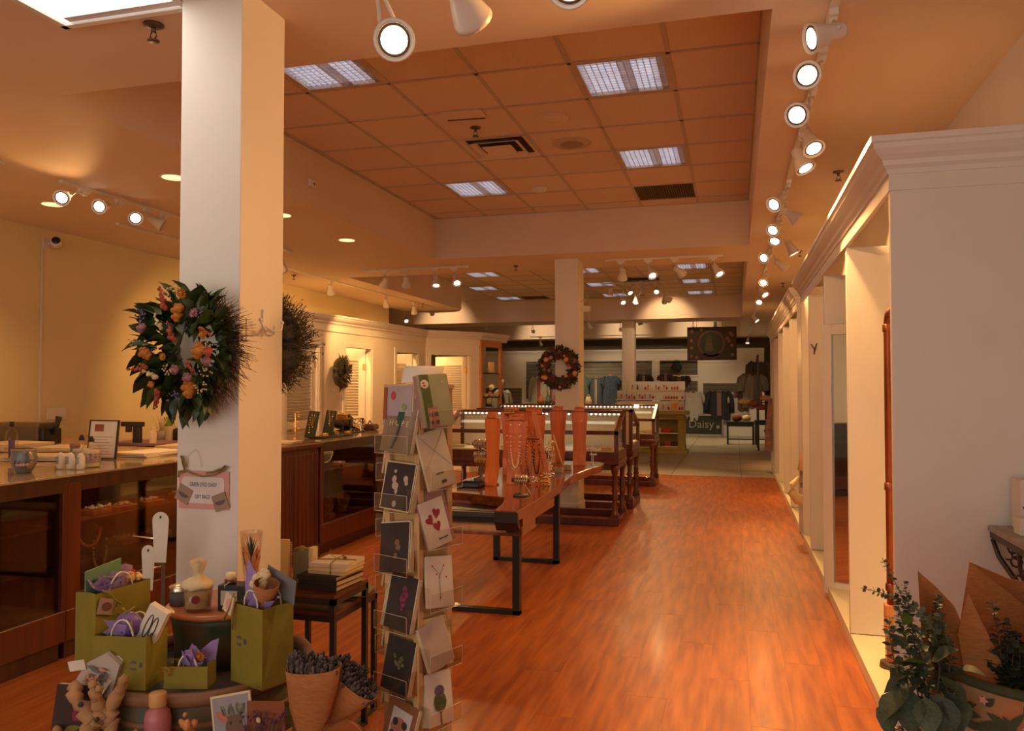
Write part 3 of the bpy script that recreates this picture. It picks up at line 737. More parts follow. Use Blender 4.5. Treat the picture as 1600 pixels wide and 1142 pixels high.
track('white track rail between the recesses, right one of two', (-1.52, 9.9), (-.15, 9.9))
track('white track rail over the left counter, with four lamps', (-4.99, 4.96), (-4.99, 8.2))
track('white track rail added outside the view to carry the left wall lamps', (-4.99, 1.8), (-4.99, 4.4))  # added rail, only there for the unseen left wall lamps
track('white track rail running along the fitting room front', (-5.76, 6.4), (-5.76, 14.9))
track('white track rail above the shop entrance, over near pillar', (-2.2, 2.45), (.45, 2.45))
track('white track rail in the back room by the dark wall', (-6.2, 24.4), (-2.2, 24.4))
FRONT = (-.35, -.45, -.82)
RT = [ # x, y, aim, on, text
 (0.375, 3.40, (-.92, -.30, -.28), True, 'nearest one on the right rail, turned to the left'),
 (.325, 3.80, (-.30, -.90, -.22), True, 'second on the right rail, glaring straight at the shop front'),
 (.32, 4.27, (-.35, -.80, -.40), True, 'third on the right rail, facing front'),
 (.38, 4.72, (.25, -.52, -.80), True, 'fourth on the right rail, tipped downwards'),
 (.355, 5.08, (.38, -.28, -.88), True, 'fifth on the right rail, tipped steeply down'),
 (.32, 6.25, (-.55, -.60, -.50), True, 'sixth on the right rail, first after the bare stretch'),
 (.39, 6.75, (.78, .05, -.60), True, 'seventh on the right rail, pointing nearly straight down'),
 (.345, 7.25, (-.45, -.65, -.55), True, 'eighth on the right rail, beside another lit head'),
 (.36, 7.65, (-.25, -.50, -.75), True, 'ninth on the right rail, close behind its neighbour'),
 (.50, 8.3, (.45, .0, -.88), True, 'tenth on the right rail, swung out to the right'),
 (.33, 8.9, (-.50, -.75, -.40), True, 'eleventh on the right rail, facing front'),
 (.46, 9.5, (.78, .25, -.55), True, 'twelfth on the right rail, turned away so its back shows'),
 (.365, 10.8, (-.25, -.65, -.60), True, 'thirteenth on the right rail, beyond the one turned away'),
 (.36, 12.1, (.45, -.45, -.75), True, 'fourteenth on the right rail, upper one of a bright pair'),
 (.37, 13.3, (-.15, -.7, -.6), True, 'fifteenth on the right rail, lower one of a bright pair'),
 (.35, 16.8, (.6, -.2, -.75), True, 'farthest one on the long right rail'),
]
for i, (x, y, aim, on, tx) in enumerate(RT):
    spot('white track spotlight, ' + tx, (.41, y + .16, ZR), (x + .03, y + .05, 3.0 if i == 0 else 2.97), aim, on, 230 if aim[0] > .2 else 85, cone=100 if aim[0] > .2 else 75)
spot('white track spotlight of the back room, right of the hanging tin sign', (.41, 24.6, ZR), (.38, 24.5, 2.95), (-.1, -.25, -.95), True, 120, BACKL)
for x, aim, on, tx in [(-4.53, (-.55, .50, -.62), True, 'turned away, leftmost'), (-4.23, (-.25, .75, -.65), True, 'turned away, second from left'), (-3.80, (.10, -.30, -.92), True, 'lit, third from left'), (-3.52, (.30, -.55, -.75), True, 'lit, rightmost')]:
    spot('spotlight on the left rail between the recesses, ' + tx, (x - .04, 9.9, ZR), (x, 9.86, 2.99), aim, on, 125 if aim[1] > 0 else 90, along='x')
for x, aim, on, tx in [(-1.33, (-.15, .60, -.80), True, 'turned away, leftmost'), (-.99, (.30, -.60, -.72), True, 'lit, second from left'), (-.67, (.6, .6, -.5), True, 'turned away, third from left'), (-.21, (.45, -.40, -.8), True, 'lit, rightmost')]:
    spot('spotlight on the right rail between the recesses, ' + tx, (x - .03, 9.9, ZR), (x, 9.88, 2.99), aim, on, 125 if aim[1] > 0 else 90, along='x')
for y, aim, tx, on in [(5.06, (.35, -.80, -.45), 'nearest', True), (5.45, (.30, -.90, -.30), 'second, glaring at the shop front', True), (5.78, (.65, -.55, -.5), 'third', True), (6.0, (.75, .45, -.5), 'last one, seen from the side', False)]:
    spot('spotlight above the left service counter, ' + tx, (-4.99, y + .1, ZR), (-5.0, y - .06, 3.05), aim, on, 90)
for y, tx in [(10.6, 'nearest'), (12.55, 'second'), (13.8, 'third')]:
    spot('spotlight pointing down before the fitting rooms, ' + tx, (-5.76, y, ZR), (-5.76, y, 3.03), (-.15, .50, -.80), True, 190, cone=125)
spot('large near spotlight hanging on two arms over the aisle, lit', (-1.22, 2.45, ZR), (-1.20, 2.66, 2.83), (.42, -.80, -.45), True, 80, sc=1.15, along='x')
spot('near spotlight cut by the top edge, pointing away right', (-.93, 2.45, ZR), (-.90, 2.52, 2.90), (.15, .85, -.42), True, 170, sc=1.15, along='x')
spot('near lit spotlight cut off by top edge of the view', (-.50, 2.45, ZR), (-.50, 2.53, 2.90), (.05, -.75, -.65), True, 80, sc=1.15, along='x')
spot('spotlight peeking out from behind the near white pillar top', (-2.62, 3.86, ZR), (-2.56, 3.80, 2.97), (-.3, .7, -.6), True, 130)
for y, tx in ((2.2, 'nearest the entrance'), (3.6, 'second from the entrance')):  # unseen lamps added to brighten the left wall evenly
    spot('added spotlight outside the view lighting the left wall, ' + tx, (-4.99, y, ZR), (-4.97, y, 2.97), (-.85, .30, -.45), True, 95)
# lamps added out of sight behind the pillar to light left wall and partition
for y in (7.0, 8.0): spot('added spotlight behind the pillar lighting the partition, nearer' if y < 7.5 else 'added spotlight behind the pillar lighting the partition, farther', (-4.99, y, ZR), (-4.97, y, 2.97), (-.35, .75, -.60), True, 110, cone=110)
# cluster in the far recess
t = thing('spotlight_canopy', 'black ceiling canopy carrying a cluster of small spotlights', 'light canopy', (-1.75, 15.5, ZT))
MB().box(-.35, .35, -.12, .12, -.05, 0).build('plate', M_black, t)
MB().box(-.75, .7, -.012, .012, -.09, -.065).box(-.02, .02, -.01, .01, -.07, 0).build('rail', M_whitem, t)
for i, (x, z, aim, on) in enumerate([(-2.32, 3.46, (-.2, .3, -.9), False), (-1.98, 3.45, (.45, -.45, -.75), True), (-1.72, 3.42, (.1, -.3, -.9), False), (-1.43, 3.44, (0, -.7, -.6), True), (-1.26, 3.27, (.6, .5, -.4), False), (-2.10, 3.26, (.3, -.6, -.7), True), (-1.83, 3.27, (0, -.4, -.9), True)]):
    tx = ['far left, unlit', 'lit, upper left', 'unlit, in the middle', 'lit, upper right', 'far right, unlit', 'lit, lower left', 'lit, lower right'][i]
    spot('small spotlight in the far recess cluster, ' + tx, (x * .9 - .17, 15.5, ZT - .09), (x, 15.46, z), aim, on, 150, (1, .60, .25), group='spotlight cluster in the far recess')
spot('single spotlight grazing the beam beyond the far recess, left of far pillar', (-3.25, 18.1, ZT), (-3.23, 18.1, 3.0), (.2, .3, -.9), False)
# back room
for x, y, aim, on, tx in [(-3.18, 24.4, (.1, .1, -1), True, 'lit, left of the back pillar'), (-5.9, 24.4, (.2, .5, -.8), True, 'lit, far left'), (-4.6, 24.4, (.1, .6, -.7), True, 'third from the left end')]:
    spot('back room spotlight, ' + tx, (x, y, ZR), (x, y, 2.97), aim, on, 130, BACKL, along='x')
spot('lit spotlight seen over the fitting room cornice', (-7.4, 17.2, ZT + .06), (-7.35, 17.1, 3.15), (.4, -.5, -.6), True, 80, BACKL)
# lamps in the back room wells that wash the beams (outside view, behind the beams)
for x, y, z, aim in [(-6.2, 24.6, 3.35, (0, 1, -.15)), (-1.2, 24.6, 3.35, (0, 1, -.12)), (-3.4, 24.6, 3.35, (0, 1, -.12)), (-1.5, 17.9, 3.5, (0, 1, -.5)), (-7.0, 17.8, 3.35, (0, 1, -.25))]:
    spot('spotlight inside the far ceiling recess washing the beam, %s' % {(-6.2, 24.6): 'behind the far left', (-1.2, 24.6): 'above the tin sign', (-3.4, 24.6): 'left of the back pillar', (-1.5, 17.9): 'before the beam', (-7.0, 17.8): 'over the open left bay'}[(x, y)], (x, y, ZT if (y < 18.8 and x > -5.4) else ZT + .06), (x, y, z), aim, True, 40 if y > 20 else 50, BACKL if y > 20 else (1, .66, .34), 95)
for x, y, aim in [(-.5, 22.5, (0, .5, -.9)), (-4.2, 22.6, (0, .6, -.8)), (-2.4, 21.0, (.2, .3, -.9)), (-6.8, 21.5, (0, .4, -.9))]:
    spot('ceiling spotlight of the back room, %s' % {-.5: 'over the clothes on the right', -4.2: 'over the clothes at left', -2.4: 'behind the back pillar', -6.8: 'over the dressed mannequin'}[x], (x, y, ZT + .06), (x, y, 3.3), aim, True, 110 if x < -4 else 170, BACKL, 100)
# small security camera on the left wall + cable
t = thing('security_camera', 'white security camera with black face high on left wall', 'security camera', (-6.70, 6.45, 3.0))
MB().box(0, .012, -.04, .04, -.05, .05).tube([(.01, 0, 0), (.06, 0, .0)], .012, 8).build('mount', M_whitep, t)
b = MB().lathe([(.045, -.06), (.05, .05), (.045, .06)], 20).build('housing', M_whitep, t, loc=(.13, 0, 0)); b.rotation_euler = (R(70), R(20), R(35))
MB().lathe([(.040, .06), (.038, .064)], 20).build('lens_face', M_blackp, b)
t = thing('cable_cover', 'thin white cable running down the left wall below the camera', 'cable', (-6.695, 6.40, 0))
MB().box(0, .008, -.012, .012, 1.05, 2.95).build('strip', M_whitep, t)
t = thing('wall_sensor', 'small white motion sensor box on the left side of the recess', 'sensor', (-3.6, 6.26, 3.35))
MB().box(0, .03, -.05, .05, -.035, .035).build('housing', M_whitep, t, bevel=.006)
MB().box(.03, .034, .0, .02, -.01, .01).build('eye', M_blackp, t)
t = thing('wall_outlet_plate', 'pale outlet plate on left wall above the worktop', 'outlet', (-6.69, 6.6, 1.28))
MB().box(0, .01, -.12, .12, -.06, .06).build('plate', M_whitep, t, bevel=.003)
# pink tag hook near the far pillar
t = thing('hanging_tag', 'small pale pink tag hanging on right side of the far pillar', 'tag', (-1.86, 9.85, 2.62))
MB().tube([(0, 0, 0), (.05, 0, .03), (.07, 0, 0)], .004, 6).tube([(.07, 0, 0), (.07, 0, -.05)], .002, 4).build('hook', M_brass, t)
MB().box(.02, .12, -.003, .003, -.12, -.05).build('card', M_paper, t)

# ================================================================ wreaths and foliage
def rnd(a, b): return random.uniform(a, b)
LEAFV = []
for i in range(4):
    m = MB().leaf((0, 0, 0), (0, 0, 1), .42, up=(0, 1, 0), cup=.25 + .08 * i, n=5); LEAFV.append(m)
def leaf_mesh(m, i=0): return LEAFV[i].mesh('leaf', m)
LM = {k: [leaf_mesh(m, i) for i in range(4)] for k, m in (('d', M_leafd), ('g', M_leafg), ('e', M_euc))}
def put_leaf(parent, base, direction, length, kind='d', roll=None, width=1.0, name='leaf'):
    o = place(name, random.choice(LM[kind]), parent); o.location = base
    q = Vector(direction).normalized().to_track_quat('Z', 'Y')
    q = q @ Euler((0, 0, rnd(-PI, PI) if roll is None else roll)).to_quaternion()
    o.rotation_euler = q.to_euler(); o.scale = (length * width, length * width, length)
    return o
def flower(parent, c, r, m, kind='rose', name='flower'):
    b = MB()
    if kind == 'rose':
        b.ball((0, 0, 0), r * .6, 8, 5)
        for k in range(9):
            a = k * 2.4; b.ball((r * .55 * math.cos(a), r * .2 * math.sin(k), r * .55 * math.sin(a)), r * .42, 6, 4)
    elif kind == 'daisy':
        b.ball((0, -.2 * r, 0), r * .35, 7, 5)
        for k in range(12):
            a = k * PI / 6; b.leaf((0, 0, 0), (r * math.cos(a), -.25 * r, r * math.sin(a)), r * .4, up=(0, -1, 0))
    elif kind == 'spike':
        for k in range(12):
            b.ball((rnd(-.2, .2) * r, rnd(-.25, .1) * r, (k / 6 - 1) * r * 1.3), r * (.34 - .016 * k), 6, 4)
    elif kind == 'cone':
        for k in range(22):
            a = k * 2.4; q = k / 22; b.ball((r * (1 - q * .8) * .7 * math.cos(a), -r * q, r * (1 - q * .8) * .7 * math.sin(a)), r * .22, 5, 4)
    elif kind == 'sprig':
        for k in range(14):
            a = rnd(0, 2 * PI); q = rnd(.3, 1.1) * r; p = (q * math.cos(a), rnd(-.5, .2) * r, q * math.sin(a)); b.leaf((p[0] * .6, p[1] * .6, p[2] * .6), p, r * .22); b.ball(p, r * .13, 5, 4)
    o = b.build(name, m, parent); o.location = c; o.rotation_euler = (rnd(-.4, .4), rnd(0, 6) if kind in ('spike',) else rnd(-.3, .3), 0)
    return o
# wreath 1 (on the near pillar, faces -Y)
t = thing('leaf_wreath', 'large dried wreath of green leaves, orange and lilac flowers on near pillar', 'wreath', (-2.0, 2.62, 1.70))
tor = MB(); N = 28
tor.tube([(.125 * math.cos(a), 0.02, .15 * math.sin(a)) for a in [2 * PI * k / N for k in range(N)]], .036, 8, closed=True).build('wreath_ring', M_leafd, t)
tw = MB()
for i in range(430):
    a = rnd(-PI * .48, PI * .36); r0 = rnd(.11, .17); rr = rnd(.19, .265)
    ca_, sa = math.cos(a), math.sin(a); sx = .98
    b0 = (r0 * ca_ * sx, rnd(-.02, .05), r0 * sa); b1 = (rr * ca_ * sx + rnd(-.012, .012), rnd(-.05, .06), rr * sa + rnd(-.03, .01))
    mid = ((b0[0] + b1[0]) / 2, rnd(-.03, .05), (b0[2] + b1[2]) / 2 + .01)
    tw.tube([b0, mid, b1], [.0016, .0013, .0006], 3)
stuff(tw.build('twigs', M_twig, t))
for i in range(225):
    a = rnd(PI * .28, PI * 1.66) if i < 150 else rnd(-.42 * PI, .36 * PI)
    left = i < 150
    r0 = rnd(.085, .18)
    out = rnd(-.5, .75) if left else rnd(-.6, .5)
    ang = a + out * .9
    L = rnd(.075, .135) if left else rnd(.05, .09)
    d = (math.cos(ang) * (1.15 if left else 1), rnd(-.55, .1), math.sin(ang))
    put_leaf(t, (r0 * math.cos(a), rnd(-.075, .02), r0 * 1.04 * math.sin(a)), d, L * .92, 'g' if random.random() < .16 else 'd', roll=rnd(-.9, .9), width=1.3)
for i in range(26):
    a = PI * .62 + rnd(0, PI * .95); r0 = rnd(.17, .22)
    put_leaf(t, (r0 * math.cos(a), rnd(-.05, .03), r0 * 1.0 * math.sin(a)), (math.cos(a) + rnd(-.2, .1), rnd(-.3, .2), math.sin(a) + rnd(-.3, .3)), rnd(.09, .13), 'd', roll=rnd(-.6, .6), width=1.15)
for i in range(44):
    a = rnd(0, 2 * PI); r0 = rnd(.10, .13)
    put_leaf(t, (r0 * math.cos(a), rnd(-.06, -.02), r0 * math.sin(a)), (-math.cos(a) + rnd(-.7, .7), rnd(-.4, 0), -math.sin(a) + rnd(-.7, .7)), rnd(.055, .085), 'g' if random.random() < .2 else 'd', roll=rnd(-.9, .9), width=1.3)
# flowers placed after the photograph: (x, z, radius, material, kind)
FL = [(-.06, .19, .034, M_redf, 'spike'), (0.0, .14, .028, M_orangef, 'rose'), (.0, .115, .024, M_orangef, 'rose'), (-.14, .12, .03, M_lilacf, 'sprig'), (-.14, .075, .022, M_mauve, 'rose'), (.065, .125, .022, M_mauve, 'daisy'), (.09, .13, .022, M_lilacf, 'sprig'),
      (-.08, .10, .026, M_creamf, 'spike'), (.035, .07, .02, M_lilacf, 'sprig'), (.12, .05, .022, M_redf, 'spike'), (.10, .045, .018, M_orangef, 'rose'), (.095, -.02, .030, M_orangef, 'rose'), (.085, .0, .022, M_orangef, 'rose'), (.13, -.02, .02, M_redf, 'rose'), (.12, -.055, .020, M_mauve, 'rose'),
      (-.13, -.02, .026, M_orangef, 'rose'), (-.115, -.03, .018, M_orangef, 'rose'), (-.05, -.035, .017, M_orangef, 'daisy'), (-.08, -.015, .018, M_lilacf, 'sprig'), (-.01, -.085, .022, M_mauve, 'rose'), (.05, -.115, .022, M_mauve, 'rose'), (.045, -.15, .030, M_orangef, 'rose'), (.05, -.17, .024, M_orangef, 'rose'),
      (.065, -.08, .022, M_redf, 'spike'), (-.16, -.08, .03, M_redf, 'spike'), (-.105, -.10, .03, M_creamf, 'spike'), (-.03, -.08, .026, M_creamf, 'sprig'), (.12, -.10, .024, M_creamf, 'sprig'), (.10, -.15, .026, M_creamf, 'sprig'), (.0, -.19, .028, M_lilacf, 'sprig'), (-.07, -.20, .028, M_redf, 'spike'), (-.10, -.14, .016, M_orangef, 'rose'), (.13, .01, .02, M_creamf, 'sprig'), (-.02, .06, .03, M_redf, 'spike'), (-.02, .2, .03, M_creamf, 'sprig'), (.02, .2, .024, M_orangef, 'daisy'), (-.16, .02, .02, M_creamf, 'sprig')]
for x, z, r_, m, k in FL:
    o = flower(t, (x * 1.12, -.10 - rnd(0, .02), z * 1.0), r_ * 1.0, m, k)
    if k == 'spike': o.rotation_euler = (rnd(-.2, .2), math.atan2(x, z) + rnd(-.3, .3) + PI / 2 * random.choice((0, .6)), 0)
MB().tube([(.20, -.01, .10), (.225, 0, .11), (.225, 0, .03), (.225, 0, .02)], .0016, 5).build('wire', M_bronze, t)
t = thing('coat_hook', 'white three-pronged hook on orange-lit side of the near pillar', 'hook', (-1.873, 2.885, 1.80))
MB().box(0, .008, -.014, .014, -.02, .07).tube([(.006, 0, 0), (.03, -.03, -.02), (.04, -.06, -.01), (.035, -.075, .02)], .005, 6).tube([(.006, 0, 0), (.03, .03, -.02), (.04, .07, -.01), (.035, .085, .02)], .005, 6).tube([(.006, 0, -.01), (.05, 0, -.03), (.055, 0, 0)], .005, 6).build('prongs', M_whitep, t)
for x in (-.075, .085): MB().ball((.035, x, .022), .008, 8, 6).build('knob', M_whitep, t)
# wreath 2 on the back of near pillar (dry twigs)
t = thing('twig_wreath', 'dry grey-brown twig wreath half hidden behind the near pillar', 'wreath', (-2.02, 3.11, 1.74))
MB().tube([(.14 * math.cos(a), 0.0, .14 * math.sin(a)) for a in [2 * PI * k / N for k in range(N)]], .055, 8, closed=True).build('wreath_ring', M_dryg, t)
tw = MB()
for i in range(700):
    a = rnd(-PI * .6, PI * .6); r0 = rnd(.10, .17); rr = rnd(.20, .275); a1 = a + rnd(-.05, .35)
    b0 = Vector((r0 * math.cos(a), rnd(-.05, .05), r0 * math.sin(a))); b1 = Vector((rr * math.cos(a1), rnd(-.07, .07), rr * .92 * math.sin(a1)))
    tw.tube([b0, b1], [.0018, .0008], 3)
    for k in range(2):
        p = b0.lerp(b1, rnd(.5, 1)); tw.leaf(p, p + Vector((rnd(-.015, .015), rnd(-.015, .015), rnd(-.015, .015))), .007)
stuff(tw.build('twigs', M_dryg, t))
# wreath 3 small on partition
nA = math.atan2(-.33, 6.15)
t = thing('small_wreath', 'small dark wreath hung between two fitting room doors', 'wreath', (-5.36, 10.08, 1.76), PI / 2 - .054)
MB().tube([(.10 * math.cos(a), -.05, .15 * math.sin(a)) for a in [2 * PI * k / N for k in range(N)]], .06, 8, closed=True).build('wreath_ring', M_dryg, t)
tw = MB()
for i in range(600):
    a = rnd(0, 2 * PI); r0 = rnd(.03, .15); p = Vector((r0 * math.cos(a), rnd(-.13, -.06), r0 * 1.35 * math.sin(a)))
    q = p + Vector((rnd(-.05, .05) + .05 * math.cos(a), rnd(-.03, .02), rnd(-.05, .05) + .05 * math.sin(a))); tw.leaf(p, q, .018, up=(0, -1, 0))
stuff(tw.build('sprigs', flat('dark_dried', (.07, .05, .035)), t))
# wreath 4 far pillar
t = thing('burgundy_wreath', 'round wreath of burgundy and peach flowers on the far pillar', 'wreath', (-2.09, 9.66, 1.79))
MB().tube([(.18 * math.cos(a), 0.0, .18 * math.sin(a)) for a in [2 * PI * k / N for k in range(N)]], .065, 8, closed=True).build('wreath_ring', M_leafd, t)
tw = MB()
for i in range(1100):
    a = rnd(0, 2 * PI); r0 = rnd(.12, .25); p = Vector((r0 * math.cos(a), rnd(-.08, .02), r0 * math.sin(a)))
    d = Vector((math.cos(a) * rnd(-.3, 1), rnd(-.5, .2), math.sin(a) * rnd(-.3, 1) + rnd(-.3, .3))).normalized() * rnd(.03, .06); tw.leaf(p, p + d, .02, up=(0, -1, 0))
stuff(tw.build('leaves', flat('wreath_dark_leaf', (.035, .028, .018)), t))
for i in range(46):
    a = i * 2 * PI / 46 * 3.0; r0 = rnd(.12, .24)
    m = random.choice([M_burg, M_burg, M_burg, M_mauve, M_peach, M_mauve] if i % 9 else [M_peach])
    flower(t, (r0 * math.cos(a), -.075, r0 * math.sin(a)), rnd(.022, .038), m, random.choice(['rose', 'cone', 'daisy', 'rose']))
for x, z in ((.21, -.07), (-.16, -.12), (.1, .1), (-.15, .1)): flower(t, (x, -.10, z), .032, M_peach, 'rose')

# ================================================================ gift bag sign
t = thing('gift_bag_sign', 'pink paper sign for gift bags taped on the near pillar with raffia bows', 'sign', (-2.025, 2.716, 1.143))
MB().box(-.115, .115, -.002, 0, -.074, .076).build('backing_card', M_pink, t)
MB().prism([(-.10 + .01, -.052), (.095 - .01, -.052), (.095, -.042), (.095, .042), (.085, .052), (-.09, .052), (-.10, .042), (-.10, -.042)], -.004, -.002, 'y').build('white_label', flat('label_white', (.75, .66, .64)), t)
text('GREEN EYED DAISY', .0215, M_ink, t, (0, -.0048, .022), (PI / 2, 0, 0), sx=.66, depth=.0001)
text('GIFT BAGS', .0215, M_ink, t, (-.004, -.0048, -.026), (PI / 2, 0, 0), sx=.68, depth=.0001)
for x, z, r in ((-.088, -.018, -.45), (.080, -.042, .35)):
    k = MB().box(-.032, .032, -.008, -.005, -.032, .032).build('kraft_tag', flat('kraft_tag_paper', (.36, .24, .17)), t, loc=(x, 0, z)); k.rotation_euler = (0, -r, 0)
    MB().prism([(.024 * math.cos(a), .016 * math.sin(a) + .004) for a in [PI + PI * q / 10 for q in range(11)]], -.0095, -.008, 'y').build('tag_print', flat('tag_print_grey', (.14, .10, .10)), k)
rb = MB().tube([(-.115, -.006, .07), (-.08, -.012, .078), (-.05, -.01, .066), (.0, -.012, .056), (.05, -.01, .062), (.10, -.012, .085), (.112, -.012, .098)], .0035, 6)
rb.tube([(-.08, -.01, .072), (-.09, -.014, .11), (-.098, -.014, .135), (-.088, -.014, .132), (-.078, -.012, .09)], .004, 6).tube([(.02, -.012, .07), (.05, -.014, .075), (.095, -.014, .092), (.105, -.012, .10), (.07, -.01, .073)], .004, 6).tube([(-.08, -.01, .072), (-.11, -.012, .065), (-.112, -.01, .05)], .003, 6)
rb.build('raffia_ribbon', M_raffia, t)
MB().tube([(-.08, -.004, .08), (-.07, -.004, .14), (-.04, -.004, .16), (-.02, -.004, .14), (-.01, -.004, .09)], .0012, 5).build('hanging_cord', M_rope, t)

# ================================================================ front display: round table, weathered drums
t = thing('display_table', 'low round wooden display table holding the gift barrel', 'table', (-1.58, 2.06, 0))
MB().lathe([(.54, .37), (.56, .38), (.56, .40), (.54, .405)], 40).build('tabletop', M_edgew, t)
MB().lathe([(.30, 0), (.28, .04), (.10, .08), (.10, .34), (.2, .37)], 24).build('pedestal', M_mahog, t)
t = thing('weathered_barrel', 'wide weathered green wooden tub with rusty rim, filled with gift bags', 'barrel', (-1.70, 2.31, .405))
MB().lathe([(.305, 0), (.325, .05), (.330, .12), (.325, .20), (.312, .22), (.312, .16), (.29, .15), (.0, .15)], 44, cap=False).build('tub', M_green, t)
MB().lathe([(.330, .205), (.342, .215), (.345, .235), (.336, .247), (.312, .245), (.310, .215)], 44, cap=False).build('rim', M_rust, t)
for z in (.05, .15): MB().lathe([(.329, z - .01), (.335, z - .006), (.335, z + .006), (.329, z + .01)], 44, cap=False).build('hoop', M_rust, t)
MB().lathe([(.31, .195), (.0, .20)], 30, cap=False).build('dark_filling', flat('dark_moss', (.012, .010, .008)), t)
t = thing('display_drum', 'smaller green drum with orange wood top rising from the tub', 'pedestal', (-1.740, 2.435, .604))
MB().lathe([(.150, 0), (.152, .08), (.162, .15), (.168, .165), (.155, .177)], 36).build('drum', M_green, t)
MB().lathe([(.178, .175), (.186, .180), (.184, .190), (.176, .196), (.0, .196)], 40, cap=False).build('top', mat('drum_top_wood', (.42, .12, .03), .35, col2=(.55, .20, .06), scale=5, coat=.3), t)
ZD = .801
# things on the drum
def candle_glass():
    t = thing('wrapped_candle', 'cream candle in glass wrapped in gauze with a red dot label', 'candle', (-1.745, 2.315, ZD + .001))
    MB().lathe([(.040, 0), (.044, .008), (.048, .085), (.045, .085), (.041, .012), (.0, .010)], 24, cap=False).build('glass', M_glass, t)
    MB().lathe([(.040, .012), (.0435, .07), (.0, .072)], 24, cap=False).build('wax', M_wax, t)
    g = MB(); pr_ = [(.047, .075), (.052, .09), (.030, .105), (.012, .115), (.014, .13), (.028, .155), (.030, .165)]
    g.lathe(pr_, 14, cap=False)
    g.v = [(x + rnd(-.004, .004), y + rnd(-.004, .004), z + rnd(-.004, .004)) for x, y, z in g.v]
    g.build('gauze_wrap', flat('gauze', (.72, .58, .36)), t)
    l = MB().prism([(.014 * math.cos(q * PI / 8), .014 * math.sin(q * PI / 8)) for q in range(16)], -.0485, -.0470, 'y').build('label', flat('red_seal', (.22, .02, .02)), t, loc=(0, 0, .045)); l.rotation_euler = (0, 0, .5)
candle_glass()
t = thing('gift_box', 'small black gift box with white label and tied jar on top', 'box', (-1.635, 2.365, ZD), .12)
MB().box(-.045, .05, -.035, .035, 0, .085).build('box', M_blackp, t, bevel=.002)
MB().box(-.033, .025, -.037, -.035, .02, .068).build('label', flat('grey_label', (.50, .43, .38)), t)
MB().tube([(-.02, -.036, .075), (-.02, -.037, .085), (-.005, -.01, .10)], .0015, 5).build('cord', M_rope, t)
t = thing('small_jar', 'tiny cream jar standing on the black gift box', 'jar', (-1.65, 2.36, ZD + .086))
MB().lathe([(.018, 0), (.02, .004), (.02, .014)], 14).build('base', M_mahog, t); MB().lathe([(.016, .014), (.017, .034), (.012, .036)], 14).build('wax', M_wax, t)
t = thing('travel_tumbler', 'grey patterned metal tin with lid behind the white comb box', 'tin', (-1.850, 2.36, ZD))
MB().lathe([(.034, 0), (.036, .05)], 24).build('body', flat('tin_grey', (.10, .09, .09)), t)
MB().lathe([(.038, .05), (.038, .062), (.034, .066), (.0, .067)], 24, cap=False).build('lid', M_silver, t)
# glass dome with dried flowers
t = thing('air_plant_cup', 'clear plastic cup of dried orange leaves and spiky green air plant', 'plant', (-1.665, 2.50, ZD))
MB().lathe([(.020, 0.03), (.028, .09), (.036, .19), (.040, .235), (.038, .235), (.034, .19), (.026, .09), (.0, .03)], 20, cap=False).build('cup', M_acryl, t)
MB().lathe([(.02, 0), (.02, .04), (.0, .04)], 12, cap=False).build('foot', M_twig, t)
sp = MB()
for i in range(22):
    a = rnd(0, 6.3); r_ = rnd(.005, .03); sp.leaf((0, 0, .14), (r_ * 1.3 * math.cos(a), r_ * math.sin(a), .14 + rnd(.05, .09)), .006)
for i in range(14):
    a = rnd(0, 6.3); sp.leaf((0, 0, .05), (.02 * math.cos(a), .02 * math.sin(a), .11), .01)
stuff(sp.build('spiky_leaves', flat('bluegreen_spikes', (.04, .055, .055)), t))
sp = MB()
for i in range(18):
    a = rnd(0, 6.3); sp.leaf((.01 * math.cos(a), .01 * math.sin(a), rnd(.05, .11)), (.032 * math.cos(a), .032 * math.sin(a), rnd(.14, .20)), .028)
stuff(sp.build('dried_leaves', M_peach, t))
